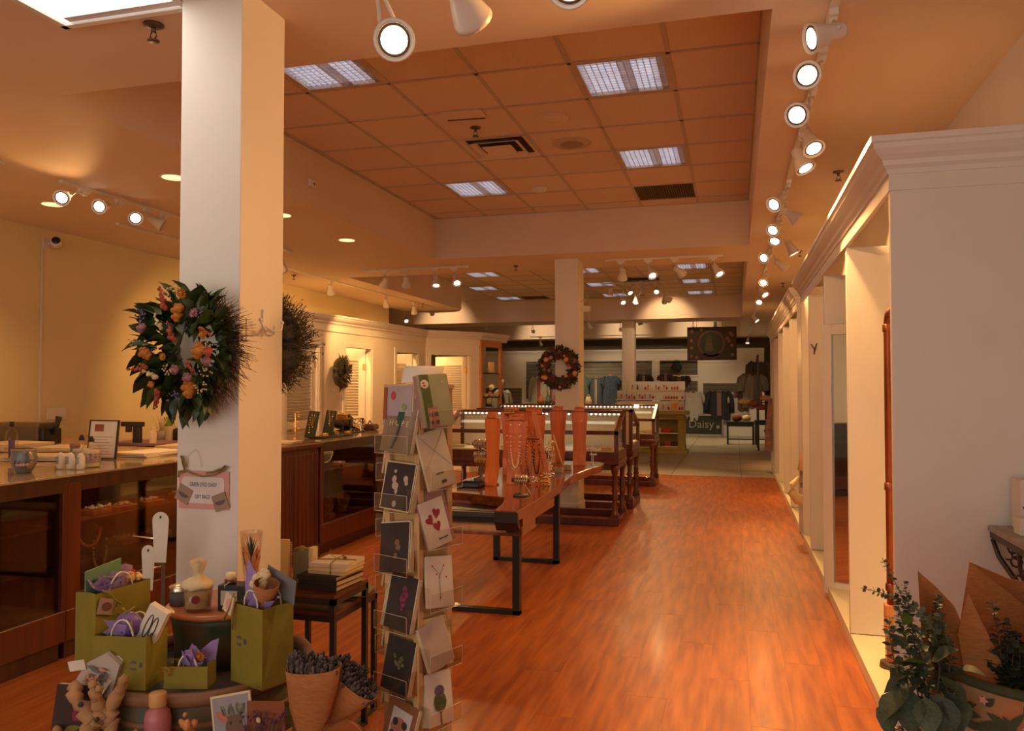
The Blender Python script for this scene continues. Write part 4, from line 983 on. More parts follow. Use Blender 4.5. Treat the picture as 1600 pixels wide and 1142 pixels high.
# bags
def bag(label, loc, rz, w, d, h, taper=.0, handles=True, logo=None, tissue=True, tilt=0.0, hk=1.0):
    t = thing('gift_bag', label, 'gift bag', loc, rot=(tilt, 0, rz), group='green paper gift bags in the tub')
    w2, d2 = w / 2, d / 2; e = .0012
    vs = [(-w2, -d2, 0), (w2, -d2, 0), (w2, d2, 0), (-w2, d2, 0), (-w2, -d2, h), (w2, -d2, h), (w2 - .0, 0, h * .5), (w2, d2, h), (-w2, d2, h), (w2 - .012, 0, h), (-w2 + .012, 0, h), (w2 - .008, 0, 0.0), (-w2 + .008, 0, 0)]
    fs = [(0, 3, 2, 1), (0, 1, 5, 4), (2, 3, 8, 7), (1, 2, 7, 9), (1, 9, 5), (3, 0, 4, 10), (3, 10, 8)]
    b = MB().add(vs, fs).build('bag_body', M_olive, t); so = b.modifiers.new('thick', 'SOLIDIFY'); so.thickness = .0012
    if handles:
        for sy in (-1, 1):
            y = sy * (d2 - .004); m = MB()
            pts = [(w * .22 * math.cos(a), y - sy * .010 + rnd(-.002, .002), h - .02 + .065 * hk * math.sin(a)) for a in [PI * q / 10 for q in range(11)]]
            m.tube(pts, .0028, 6).build('handle', M_rope, t)
    if logo:
        g = MB(); lx, lz, s = logo
        g.add([(lx - s, -d2 - .002, lz + s * .25)] + [(lx + s * math.cos(a), -d2 - .002, lz + s * .9 * math.sin(a)) for a in [PI * .9 - PI * .8 * q / 6 for q in range(7)]], [tuple(range(8))])
        g.add([(lx + s * math.cos(a), -d2 - .002, lz - .006 + s * .9 * math.sin(a)) for a in [-PI * .1 - PI * .8 * q / 6 for q in range(7)]], [tuple(range(7))])
        for q in range(5):
            a = -1.2 + q * .6; cx = lx + s * 1.9
            g.leaf((cx - s * .2, -d2 - .002, lz), (cx + s * .8 * math.cos(a), -d2 - .002, lz + s * .8 * math.sin(a)), s * .35, up=(0, -1, 0), cup=0)
        g.build('printed_logo', M_purp, t)
    if tissue:
        for k in range(3):
            cx = rnd(-w2 * .5, w2 * .5); cy = rnd(-d2 * .4, d2 * .4); g = MB(); n_ = 9
            vs = [(cx + rnd(-.2, .2) * w2, cy, h - .03)]
            for q in range(n_):
                a = q * 2 * PI / n_; r_ = rnd(.45, .9)
                vs.append((max(-w2 + .004, min(w2 - .004, cx + w2 * .7 * r_ * math.cos(a))), max(-d2 + .004, min(d2 - .004, cy + d2 * .8 * r_ * math.sin(a))), h + rnd(.0, .05)))
            g.add(vs, [(0, 1 + q, 1 + (q + 1) % n_) for q in range(n_)], smooth=False)
            o = g.build('tissue_paper', M_tissue, t); so = o.modifiers.new('thick', 'SOLIDIFY'); so.thickness = .001
    return t
A = bag('big olive green paper gift bag at back left of the tub, green card inside', (-1.975, 2.193, .652), PI / 2 - .08, .222, .085, .246, logo=None)
o = MB().box(-.07, .07, -.002, .002, -.06, .06).build('green_gift_card', flat('mint_card', (.16, .30, .15)), A, loc=(-.035, .01, .262)); o.rotation_euler = (.12, -.12, 0)
flower(A, (.045, -.02, .265), .020, M_peach, 'rose'); flower(A, (.065, -.01, .27), .016, M_redf, 'rose'); flower(A, (.02, .0, .275), .018, M_orangef, 'sprig'); flower(A, (.08, -.02, .26), .016, M_creamf, 'rose')
o = MB().add([(.02, .03, .22), (.105, .03, .22), (.11, .035, .285), (.075, .03, .30), (.03, .03, .295), (.015, .03, .26)], [tuple(range(6))]).build('tissue_sheet', M_tissue, A); so = o.modifiers.new('thick', 'SOLIDIFY'); so.thickness = .0015
o = MB().box(-.032, .032, -.001, .001, -.025, .025).build('kraft_tag', flat('kraft_tag_paper', (.36, .24, .17)), A, loc=(-.075, -.048, .20)); o.rotation_euler = (0, .3, 0)
MB().prism([(.020 * math.cos(q * PI / 8), .013 * math.sin(q * PI / 8)) for q in range(16)], -.0025, -.001, 'y').build('tag_print', flat('tag_print_plum', (.16, .06, .06)), o)
rb = MB().tube([(-.09, -.045, .255), (-.06, -.05, .235), (-.045, -.048, .215), (-.02, -.05, .195)], .0028, 5).tube([(-.06, -.02, .285), (-.02, -.03, .28), (.02, -.03, .282)], .003, 5).tube([(-.045, -.048, .22), (-.05, -.052, .18), (-.025, -.05, .16)], .002, 5)
rb.build('raffia_ribbon', M_raffia, A)
B = bag('olive gift bag at front of the tub with comb box and patterned pouch', (-1.779, 2.046, .652), .15, .17, .115, .156, logo=(.045, .075, .012), tissue=True)
o = MB().box(-.032, .032, -.012, .012, -.06, .06).build('comb_box', M_paper, B, loc=(.072, .0, .178), bevel=.001); o.rotation_euler = (.1, .50, 0)
m = MB()
for dx in (-.008, .010): m.tube([(dx + .008 * math.cos(a), -.0135, -.005 + .04 * math.sin(a)) for a in [q * PI / 6 for q in range(12)]], .0016, 4, closed=True)
m.build('comb_print', M_ink, o)
o = MB().ball((0, 0, 0), .042, 12, 8, sc=(1, .8, .95)).build('wrapped_soap', mat('purple_foil', (.16, .09, .28), .3, var=.3, scale=30, bump=.4), B, loc=(-.005, -.005, .175))
MB().tube([(0, -.0, .04), (-.03, -.04, .0), (-.05, -.045, -.04)], .0025, 5).tube([(0, 0, .04), (.03, -.03, .01), (.045, -.04, -.03)], .0025, 5).tube([(-.02, 0, .05), (0, -.01, .04), (.02, 0, .055)], .003, 5).build('raffia_ribbon', M_raffia, o)
p = thing('patterned_pouch', 'white fabric pouch with grey and coral print hanging over the tub edge', 'pouch', (-1.835, 1.965, .70), rot=(.12, .30, .15))
g = MB().add([(-.06, 0, -.055), (.065, 0, -.06), (.07, 0, .055), (.02, 0, .075), (-.035, 0, .02)], [(0, 1, 2, 3, 4)])
o = g.build('cloth', flat('pouch_cloth', (.50, .42, .36)), p); so = o.modifiers.new('thick', 'SOLIDIFY'); so.thickness = .016
m = MB()
for q in range(9): m.leaf((rnd(-.03, .05), -.010, rnd(-.045, .03)), (rnd(-.03, .055), -.010, rnd(-.045, .04)), .014, up=(0, -1, 0), cup=0)
m.build('grey_print', flat('pouch_grey', (.16, .15, .17)), p)
m = MB()
for q in range(7): m.leaf((rnd(-.03, .05), -.0115, rnd(-.045, .03)), (rnd(-.03, .055), -.0115, rnd(-.045, .04)), .010, up=(0, -1, 0), cup=0)
m.build('coral_print', flat('pouch_coral', (.60, .25, .14)), p)
MB().box(-.075, -.02, -.006, -.004, .02, .05, Matrix.Rotation(-.5, 4, 'Y')).build('white_tag', M_paper, p)
C = bag('small olive gift bag with white cord handle at front centre of the tub', (-1.591, 2.079, .652), .27, .130, .07, .066, hk=.8)
o = MB().add([(.015, .03, .03), (.062, .03, .04), (.075, .03, .13), (.05, .035, .12), (.02, .03, .095)], [tuple(range(5))]).build('tissue_sheet', M_tissue, C); so = o.modifiers.new('thick', 'SOLIDIFY'); so.thickness = .0015
flower(C, (.0, 0, .085), .022, M_dryg, 'sprig'); flower(C, (.03, -.01, .09), .02, M_orangef, 'daisy'); flower(C, (-.05, -.04, .06), .018, M_orangef, 'sprig')
D = bag('tall olive gift bag at right of the tub with kraft wrapped flowers inside', (-1.405, 2.172, .652), -.35, .152, .114, .237, logo=(-.035, .13, .014))
o = MB().add([(-.07, -.01, .22), (-.01, -.01, .22), (.0, 0, .30), (-.045, 0, .33), (-.075, 0, .36), (-.075, -.01, .28)], [tuple(range(6))]).build('tissue_sheet', M_tissue, D); so = o.modifiers.new('thick', 'SOLIDIFY'); so.thickness = .0015
o = MB().box(-.07, .07, -.001, .001, -.04, .04).build('grey_card', flat('grey_card', (.19, .18, .19)), D, loc=(.03, .045, .285)); o.rotation_euler = (.1, .25, 0)
o = MB().lathe([(.012, -.07), (.03, 0), (.040, .045), (.037, .045)], 12, cap=False).build('kraft_cone', M_kraft, D, loc=(.025, -.01, .26)); o.rotation_euler = (.1, .3, 0)
flower(D, (-.02, .0, .29), .035, M_papery, 'rose'); flower(D, (-.01, .01, .315), .025, M_papery, 'rose')
o = MB().box(-.022, .022, -.001, .001, -.03, .03).build('cream_tag', M_papery, D, loc=(-.075, -.068, .235)); o.rotation_euler = (0, .35, 0)
MB().prism([(.011 * math.cos(q * PI / 8), .018 * math.sin(q * PI / 8)) for q in range(16)], -.0025, -.001, 'y').build('tag_print', M_pink, o)
MB().tube([(-.05, -.066, .27), (-.07, -.07, .22), (-.10, -.07, .18)], .003, 5).tube([(-.045, -.066, .26), (-.05, -.07, .22), (-.055, -.068, .16)], .003, 5).build('raffia_ribbon', M_raffia, D)

# bottle
t = thing('water_bottle', 'pink water bottle with round bamboo lid in front of the tub', 'bottle', (-1.600, 1.95, .405))
MB().lathe([(.034, 0), (.0365, .006), (.0365, .195), (.033, .215), (.022, .228), (.021, .232)], 28).build('body', M_pinkb, t)
MB().lathe([(.023, .232), (.0245, .236), (.0245, .266), (.022, .27)], 24).build('lid', M_orangecap, t)
# cards in front
t = thing('deer_card', 'greeting card with a painted deer head wearing flowers, pink ears', 'greeting card', (-1.385, 2.00, .582), rot=(-.18, -.22, .12))
MB().box(-.062, .062, -.003, .003, -.09, .09).build('card', M_papery, t)
MB().box(-.056, .056, -.0042, -.003, -.084, .084).build('print_ground', flat('grey_lilac', (.30, .28, .30)), t)
dm = flat('deer_brown', (.16, .085, .055))
MB().prism([(-.02, -.08), (.03, -.08), (.032, -.05), (.038, -.03), (.034, .0), (.03, .03), (-.012, .034), (-.022, .0), (-.015, -.03)], -.0055, -.0042, 'y').build('deer_head', dm, t)
MB().leaf((-.012, -.006, .018), (-.048, -.006, .048), .026, up=(0, -1, 0), cup=0).build('pink_ear', flat('ear_pink', (.48, .16, .12)), t)
MB().leaf((.022, -.006, .028), (.045, -.006, .06), .02, up=(0, -1, 0), cup=0).build('dark_ear', dm, t)
m = MB()
for q in range(14): x = rnd(-.02, .035); m.leaf((x, -.0065, .03), (x + rnd(-.02, .02), -.0065, .03 + rnd(.02, .04)), .009, up=(0, -1, 0), cup=0)
m.build('flower_crown', flat('sage_print', (.24, .23, .16)), t)
m = MB()
for x in (-.004, .026): m.ball((x, -.0058, .012), .004, 8, 5, sc=(1, .2, 1))
m.build('eyes', M_ink, t)
MB().ball((.018, -.0058, -.055), .009, 8, 5, sc=(1, .2, .7)).build('nose', M_ink, t)
t = thing('kraft_flower_card', 'rust brown card with dried purple flowers tied on, beside deer card', 'greeting card', (-1.272, 1.99, .575), rot=(-.15, -.13, -.1))
MB().box(-.065, .065, -.003, .003, -.09, .09).build('card', flat('rust_card', (.24, .065, .02)), t)
m = MB()
for q in range(60):
    a = rnd(-.7, .7); L = rnd(.05, .15); p = Vector((0, -.01, -.08)); e_ = Vector((L * math.sin(a), -.015 + rnd(-.008, .005), -.08 + L)); m.tube([p, e_], .0007, 3); m.ball(e_, .004, 5, 4)
stuff(m.build('purple_sprigs', flat('purple_dried', (.09, .035, .07)), t))
for x, z in ((-.01, .045), (-.02, -.02), (.03, -.015), (-.06, -.04)): flower(t, (x, -.02, z), .009, M_creamf, 'daisy')
t = thing('card_riser', 'low brown wooden block that props up the two front greeting cards', 'riser', (-1.325, 2.005, .4055))
MB().box(-.115, .105, -.03, .03, 0, .085).build('block', M_mahog, t, bevel=.004)
# dried orange seed pods between bottle and card
for i, (x, y, z, s) in enumerate([(-1.475, 1.955, .46, 1.2), (-1.385, 1.90, .42, 1.15)]):
    t = thing('coral_branch', 'orange knobbly dried coral branch, %s' % ['left of the deer card', 'in front of the deer card'][i], 'coral', (x, y, .405))
    m = MB(); pts = [(0, 0, 0), (.01, 0, .08), (-.005, 0, .14), (-.03, 0, .19)] if i == 0 else [(0, 0, 0), (.0, 0, .08), (.01, 0, .13)]
    m.tube(pts, .012, 7)
    for p_ in pts[1:]:
        for q in range(9): m.ball((p_[0] + rnd(-.022, .022), p_[1] + rnd(-.02, .02), p_[2] + rnd(-.018, .018)), rnd(.007, .013), 6, 4)
    m.build('branch', mat('orange_coral', (.55, .22, .07), .8, var=.2, scale=40, bump=.3), t)
# driftwood
t = thing('driftwood', 'twisted pale driftwood branch at lower left holding small cards', 'driftwood', (-1.78, 1.92, .405))
m = MB()
def gn(pts, r):
    q = [Vector(p) + Vector((rnd(-.004, .004),) * 3) for p in pts]; m.tube(q, r, 9)
def br(pts, r0, r1, k=5):
    P = [Vector(p) for p in pts]; q = []; rr = []
    for a in range(len(P) - 1):
        for b in range(k): q.append(P[a].lerp(P[a + 1], b / k))
    q.append(P[-1]); N_ = len(q)
    q = [p + Vector((rnd(-1, 1), rnd(-1, 1), rnd(-1, 1))) * .006 for p in q]
    rr = [(r0 + (r1 - r0) * i / (N_ - 1)) * rnd(.78, 1.28) for i in range(N_)]; m.tube(q, rr, 10)
br([(-.20, .0, .0), (-.10, .02, .03), (0, 0, .04), (.10, 0, .02)], .045, .03)
br([(-.06, .02, .02), (-.07, .01, .10), (-.02, .0, .17), (-.05, -.01, .23), (-.09, .0, .27)], .034, .016)
br([(-.03, .0, .15), (.01, .01, .20), (.0, .0, .25), (-.02, .0, .29)], .026, .011)
br([(.0, .0, .03), (.03, .02, .12), (.02, .02, .19), (.05, .02, .26), (.085, .02, .31)], .030, .011)
br([(.02, .02, .20), (-.01, .0, .24), (.01, -.01, .28)], .018, .009)
br([(.03, -.01, .03), (.09, -.02, .06), (.12, -.02, .12), (.155, -.02, .17)], .028, .019)
br([(-.12, .0, .02), (-.15, -.02, .10), (-.12, -.02, .15)], .022, .012)
m.build('wood', M_drift, t)
for p_, s in (((-.035, -.028, .235), .008), ((.015, -.02, .195), .007), ((.145, -.03, .165), .007)): MB().ball(p_, s, 8, 5).build('knot', M_ink, t)
t = thing('tulip_card', 'dark booklet with a magenta tulip, leaning on the driftwood', 'booklet', (-1.885, 1.94, .60), rot=(-.05, .10, .35))
MB().box(-.055, .055, -.004, .004, -.08, .07).build('cover', flat('plum_black', (.05, .022, .016)), t)
MB().box(-.053, .053, .004, .016, -.078, .068).build('pages', M_paper, t)
MB().prism([(-.012, -.02), (.012, -.02), (.016, 0), (.008, .02), (0, .012), (-.008, .02), (-.016, 0)], -.006, -.004, 'y').build('tulip_print', flat('magenta', (.30, .015, .07)), t, loc=(.015, 0, -.01))
MB().leaf((-.02, -.0055, -.06), (.03, -.0055, -.045), .02, up=(0, -1, 0), cup=0).build('leaf_print', flat('yellowgreen', (.22, .17, .02)), t)
t = thing('bookmark_tag', 'white rounded tag with a slot, tucked in the driftwood top', 'tag', (-1.80, 1.97, .69), rot=(-.2, .55, .2))
MB().prism([(-.02, -.06), (.02, -.06)] + [(.02 * math.cos(a), .05 + .02 * math.sin(a)) for a in [PI * q / 8 for q in range(9)]], -.001, .001, 'y').build('tag', M_paper, t)
MB().prism([(.003 * math.cos(a), .052 + .006 * math.sin(a)) for a in [PI * q / 5 for q in range(10)]], -.0018, -.001, 'y').build('slot', M_ink, t)
# kraft wrapped bouquets
def bouquet(label, loc, rot, L, r1, cat='bouquet', fl='lav'):
    t = thing('wrapped_bouquet', label, cat, loc, rot=rot, group='kraft wrapped lavender bouquets')
    m = MB(); n = 26; vs = []; fs = []
    prof = [(.026, 0), (.026, L * .12), (r1 * .72, L * .45), (r1 * .92, L * .8), (r1, L)]
    for k, (r_, z) in enumerate(prof):
        for i in range(n):
            a = 2 * PI * i / n; rr = r_ * (1 + .04 * math.sin(3 * a + k)); vs.append((rr * math.cos(a), rr * .62 * math.sin(a), z + (.25 * r1 * math.cos(a) if k == 4 else 0)))
    for k in range(4):
        for i in range(n): fs.append((k * n + i, k * n + (i + 1) % n, (k + 1) * n + (i + 1) % n, (k + 1) * n + i))
    o = m.add(vs, fs, smooth=True).build('kraft_wrap', M_kraft, t); so = o.modifiers.new('thick', 'SOLIDIFY'); so.thickness = .0015
    MB().tube([(.021 * math.cos(a), .016 * math.sin(a), L * .12) for a in [q * PI / 6 for q in range(12)]], .003, 5, closed=True).tube([(.02, -.01, L * .12), (.05, -.02, L * .02)], .0015, 4).tube([(.02, -.01, L * .12), (-.01, -.03, L * -.02)], .0015, 4).build('twine', M_twig, t)
    MB().lathe([(.018, -L * .28), (.030, -L * .2), (.022, -L * .05), (.015, L * .05)], 12).build('wrapped_stems', M_kraft, t)
    s = MB()
    for i in range(300):
        a = rnd(0, 6.3); q = math.sqrt(rnd(0, 1)) * r1 * .9; p = Vector((q * math.cos(a), q * .6 * math.sin(a), L * .8)); e_ = p * 1.0 + Vector((p.x * .12, p.y * .12, L * .2 + rnd(-.005, .026)))
        s.tube([p, e_], [.001, .0028], 3); s.ball(e_, .0045, 4, 3, sc=(1, 1, 1.6))
    stuff(s.build('lavender', M_lav, t)); return t
bouquet('kraft paper cone of dried lavender, upright one in front', (-1.170, 2.03, .535), (.10, .14, .1), .24, .080)
bouquet('kraft paper cone of dried lavender, leaning to the right behind the first', (-1.20, 2.10, .575), (.05, .82, .0), .205, .080)
t = thing('bark_piece', 'curled brown bark piece lying at the foot of the bouquets', 'driftwood', (-1.13, 1.98, .47), rot=(0, 0, .1))
m = MB(); m.tube([(-.10, 0, 0), (-.03, .0, .04), (.05, .01, .06), (.11, .0, .075)], [.03, .04, .035, .028], 9).tube([(-.06, -.02, -.01), (.04, -.03, .02), (.13, -.02, .03)], [.03, .035, .02], 8)
m.build('bark', mat('brown_bark', (.16, .07, .03), .85, col2=(.30, .14, .06), scale=14, stretch=(.3, 3, 3), bump=.5), t)

# ================================================================ card spinner
SP = Matrix.Translation((-.977, 2.385, 0)) @ Matrix.Rotation(R(-22.7), 4, 'Z')
t = thing('card_spinner', 'tall pale wood spinner rack with clear pockets of greeting cards', 'card rack', (-.977, 2.385, 0), R(-22.7))
MB().lathe([(.24, 0), (.24, .02), (.05, .035)], 32).build('base', M_black, t)
m = MB()
for sx in (-1, 1):
    for sy in (-1, 1): m.box(sx * .065 - .011, sx * .065 + .011, sy * .065 - .011, sy * .065 + .011, .05, 1.555)
m.build('corner_post', M_ply, t, bevel=.002)
MB().box(-.056, .056, -.056, .056, .05, 1.54).build('core_panel', M_ply, t)
MB().box(-.08, .08, -.08, .08, 1.545, 1.56).build('top_board', M_ply, t, bevel=.002)
pk = MB(); e = .0016; w = .072; dp = .045; hh = .055
pk.box(-w, w, -dp, 0, -e, 0).box(-w, w, -dp - e, -dp, -e, hh).box(-w - e, -w, -dp, 0, -e, hh + .02).box(w, w + e, -dp, 0, -e, hh + .02).box(-w, w, -e, 0, 0, .13)
PK = pk.mesh('card_pocket', M_acryl)
ed = MB(); ed.tube([(-w, -dp, hh), (w, -dp, hh)], .0008, 4).tube([(-w, -dp, 0), (w, -dp, 0)], .0010, 4).tube([(w, -dp, 0), (w, -dp, hh)], .0008, 4).tube([(-w, -dp, 0), (-w, -dp, hh)], .0008, 4)
EDG = ed.mesh('pocket_edge', mat('acrylic_edge', (.72, .60, .48), .15, var=.05))
def pocket(face, z):
    Rz = {0: 0, 1: PI / 2, 2: PI, 3: -PI / 2}[face]
    M = Matrix.Rotation(Rz, 4, 'Z') @ Matrix.Translation((0, -.078, z))
    o = place('card_pocket', PK, t); o.matrix_local = M
    place('pocket_edge', EDG, o)
def card(label, face, z, m, w=.125, h=.175, roll=0.0, tilt=R(-11), stack=1, du=0.0, dn=0.0, env=None, cat='greeting card', group=None):
    Rz = {0: 0, 1: PI / 2, 2: PI, 3: -PI / 2}[face]
    M = SP @ Matrix.Rotation(Rz, 4, 'Z') @ Matrix.Translation((du, -.108 - dn, z + .004)) @ Matrix.Rotation(tilt, 4, 'X') @ Matrix.Rotation(roll, 4, 'Y')
    c = thing('greeting_card', label, cat, M.to_translation(), rot=M.to_euler(), group=group or 'greeting cards in the spinner rack')
    MB().box(-w / 2, w / 2, 0, .0015, 0, h).build('card', m, c)
    if stack:
        MB().box(-w / 2 + .001, w / 2 + .004, .0017, .003 + .0035 * stack, .001, h - .002).build('envelope', env or M_papery, c)
    return c
zl = [1.345, 1.165, .975, .80, .61, .43]
zr = [1.425, 1.235, 1.055, .865, .68, .505]
for z in zl: pocket(0, z)
for z in zr: pocket(1, z)
for z in (1.25, 1.07, .89, .70, .52): pocket(3, z)
dk = flat('plum_photo', (.042, .024, .024)); wh = flat('card_white', (.70, .64, .60))
def blobs(c, spots, m, name='print', y=-.0008):
    g = MB()
    for x, z, r_, sx in spots: g.prism([(x + r_ * sx * math.cos(a), z + r_ * math.sin(a)) for a in [q * PI / 5 for q in range(10)]], y - .0006, y, 'y')
    return g.build(name, m, c)
# left face, top to bottom
c = card('lilac card with red and green balloons, topmost on left of the spinner', 0, 1.425, flat('lilac_grey', (.42, .33, .34)), .125, .125, 0, R(-3), 2, du=-.01, dn=-.02)
blobs(c, [(-.02, .095, .014, .8)], flat('balloon_red', (.5, .06, .05)), 'red_balloon'); blobs(c, [(.03, .06, .011, 1)], flat('balloon_green', (.25, .30, .10)), 'green_balloon')
MB().box(-.062, -.048, -.003, -.001, .02, .12).build('patterned_edge', flat('orange_pattern', (.35, .08, .02)), c)
c = card('brown wood-look card reading HOPE with a green hummingbird', 0, zl[0], mat('wood_print_card', (.20, .12, .075), .8, col2=(.32, .22, .15), scale=6, stretch=(6, 1, .5)), .135, .175, R(3), stack=3)
hb = flat('hummingbird_green', (.02, .075, .045))
MB().prism([(-.012, .10), (.0, .085), (.014, .10), (.018, .125), (.012, .145), (.022, .158), (.045, .168), (.014, .164), (.002, .160), (-.010, .135)], -.0018, -.0006, 'y').build('bird_print', hb, c)
MB().prism([(.0, .09), (-.006, .05), (-.02, .01), (-.012, .01), (.004, .05), (.008, .09)], -.0016, -.0006, 'y').build('tail_print', M_ink, c)
text('H O P E', .026, M_papery, c, (0, -.0012, .09), (PI / 2, 0, 0))
c = card('dark card with pale orchid blossoms and cream border, left column', 0, zl[1], dk, .135, .150, R(2), stack=5)
blobs(c, [(-.02, .095, .012, .8), (-.012, .075, .012, 1.2), (-.005, .06, .010, .7), (.03, .10, .010, 1), (.035, .088, .008, 1), (-.005, .02, .010, .9), (-.02, .12, .006, 1)], flat('orchid_cream', (.50, .38, .30)), 'orchid_print')
m = MB(); m.box(-.0675, .0675, -.001, -.0003, 0, .004).box(-.0675, .0675, -.001, -.0003, .146, .150).box(-.0675, -.0635, -.001, -.0003, 0, .15).box(.0635, .0675, -.001, -.0003, 0, .15).build('border', M_papery, c)
c = card('dark card with faint flower, tilted, third on left of the spinner', 0, zl[2], dk, .130, .155, R(-8), stack=4)
blobs(c, [(.01, .09, .010, 1), (.015, .075, .009, 1.3), (.005, .05, .009, .8)], flat('faint_bloom', (.20, .11, .075)), 'flower_print')
m = MB(); m.box(-.065, .065, -.001, -.0003, .151, .155).box(.061, .065, -.001, -.0003, 0, .155).build('border', M_papery, c)
c = card('dark card with upright magenta orchid spike, left column', 0, zl[3], dk, .115, .165, R(3), stack=4, du=.01)
blobs(c, [(.01, .125, .010, 1), (.015, .11, .013, 1), (.008, .095, .013, 1.1), (.012, .08, .010, 1), (.01, .065, .006, .8)], flat('magenta_print', (.22, .03, .08)), 'flower_print')
for q in range(3): MB().box(-.0625 - .008 * q, -.0595 - .008 * q, .0 + .003 * q, .002 + .003 * q, 0, .17).build('card_edge', M_papery, c)
c = card('dark card with pale green flower burst, fifth on the left', 0, zl[4], flat('charcoal_photo', (.035, .030, .026)), .120, .160, R(3), stack=4)
blobs(c, [(rnd(-.02, .02), .09 + rnd(-.02, .02), .006, 1) for q in range(12)], flat('greenish_bloom', (.20, .20, .10)), 'flower_print')
c = card('brown card with white panel showing a pink glasses drawing, lowest left', 0, zl[5], flat('brown_card', (.30, .12, .05)), .125, .150, R(9), stack=3)
MB().box(-.04, .045, -.0014, -.0006, .02, .125).build('white_panel', wh, c)
blobs(c, [(.0, .07, .032, 1.1)], flat('pale_pink', (.50, .20, .12)), 'pink_drawing', -.0016); blobs(c, [(-.018, .085, .012, 1), (.022, .085, .012, 1), (-.022, .05, .008, 1.4), (.026, .05, .008, 1.4)], M_ink, 'dark_marks', -.0024)
# right face
c = card('large green and sage card with snowman cloud and pink windowed house', 1, zr[0], flat('sage_card', (.34, .36, .22)), .135, .165, R(-3), stack=4, du=-.015, env=flat('dusty_rose', (.34, .20, .17)))
MB().box(-.055, -.018, -.0014, -.0006, .0, .165).build('green_band', flat('leaf_green_print', (.07, .11, .03)), c)
blobs(c, [(-.04, .135, .014, 1.3)], wh, 'white_cloud', -.0018); blobs(c, [(-.045, .138, .003, 2), (-.042, .13, .003, 2.4)], M_red, 'red_marks', -.0026)
MB().box(-.045, .0, -.0022, -.0014, .0, .06).build('pink_house', flat('house_pink', (.46, .17, .14)), c)
m = MB()
for x in (-.042, -.018):
    for z in (.008, .032): m.box(x, x + .016, -.003, -.0022, z, z + .012)
m.build('house_windows', M_ink, c)
c = card('cream envelope back with small printed text, leaning, second on right', 1, zr[1], flat('envelope_cream', (.62, .54, .42)), .125, .180, R(-9), stack=2)
m = MB(); m.tube([(-.06, -.001, .178), (0, -.001, .115), (.06, -.001, .178)], .0008, 4).tube([(-.06, -.001, .06), (0, -.001, .118), (.06, -.001, .06)], .0006, 4); m.build('flap_line', flat('crease', (.45, .36, .26)), c)
text('with love', .010, M_ink, c, (0, -.001, .045), (PI / 2, 0, 0))
m = MB()
for q in range(8): m.box(.0 + q * .0028, .0015 + q * .0028, -.0012, -.0004, .012, .022)
m.build('barcode', M_ink, c)
c = card('white card with three red hearts leaning on a mauve envelope', 1, zr[2], wh, .110, .145, R(-9), stack=2, du=-.01, env=flat('mauve_env', (.36, .20, .18)))
MB().box(-.045, .075, .006, .008, .0, .175).build('mauve_envelope', flat('mauve_env', (.36, .20, .18)), c)
def heart(x, z, s, r_):
    return [(x + s * (math.cos(r_) * a - math.sin(r_) * b), z + s * (math.sin(r_) * a + math.cos(r_) * b)) for a, b in [(0, -1), (.8, -.1), (1, .4), (.8, .8), (.4, .85), (0, .5), (-.4, .85), (-.8, .8), (-1, .4), (-.8, -.1)]]
for x, z, s, r_ in ((-.022, .085, .017, .5), (.012, .10, .017, -.3), (.004, .06, .017, .1)):
    MB().prism(heart(x, z, s, r_), -.0016, -.0006, 'y').build('heart_print', flat('heart_red', (.33, .02, .04)), c)
text('love you', .012, M_ink, c, (.018, -.001, .022), (PI / 2, 0, 0))
c = card('white card with a fine dotted flower stem drawing, fourth on right', 1, zr[3], wh, .115, .155, R(7), stack=2, du=-.01)
m = MB(); m.tube([(0, -.001, .02), (.0, -.001, .10)], .0006, 4).tube([(0, -.001, .10), (-.03, -.001, .125)], .0005, 4).tube([(0, -.001, .095), (.02, -.001, .125)], .0005, 4)
m.build('stem_print', M_ink, c); blobs(c, [(-.03, .125, .003, 1), (.0, .09, .003, 1), (.02, .125, .003, 1), (-.012, .10, .0025, 1), (.03, .09, .003, 1), (0, .03, .003, 1)], M_red, 'dot_print')
c = card('pale grey-pink cards fanned open seen from the back, fifth on right', 1, zr[4], flat('pale_mauve', (.52, .42, .36)), .110, .145, R(-12), stack=4)
o = MB().box(-.055, .06, .012, .016, .0, .15).build('card_behind', M_papery, c); o.rotation_euler = (0, .25, 0)
c = card('white card with purple and green artichoke, thick stack, lowest right', 1, zr[5], wh, .110, .155, R(4), stack=9, du=-.005)
blobs(c, [(0, .065, .030, .95)], flat('artichoke_green', (.13, .13, .03)), 'artichoke_print'); blobs(c, [(0, .098, .018, 1.2)], flat('artichoke_purple', (.13, .09, .17)), 'flower_top', -.0016)
m = MB(); m.box(-.003, .003, -.0014, -.0006, .0, .04)
for q in range(14): x = rnd(-.02, .02); z = rnd(.045, .085); m.leaf((x, -.002, z), (x * 1.3, -.0025, z + .018), .012, up=(0, -1, 0), cup=0)
m.build('scale_print', flat('artichoke_dark', (.08, .09, .025)), c)
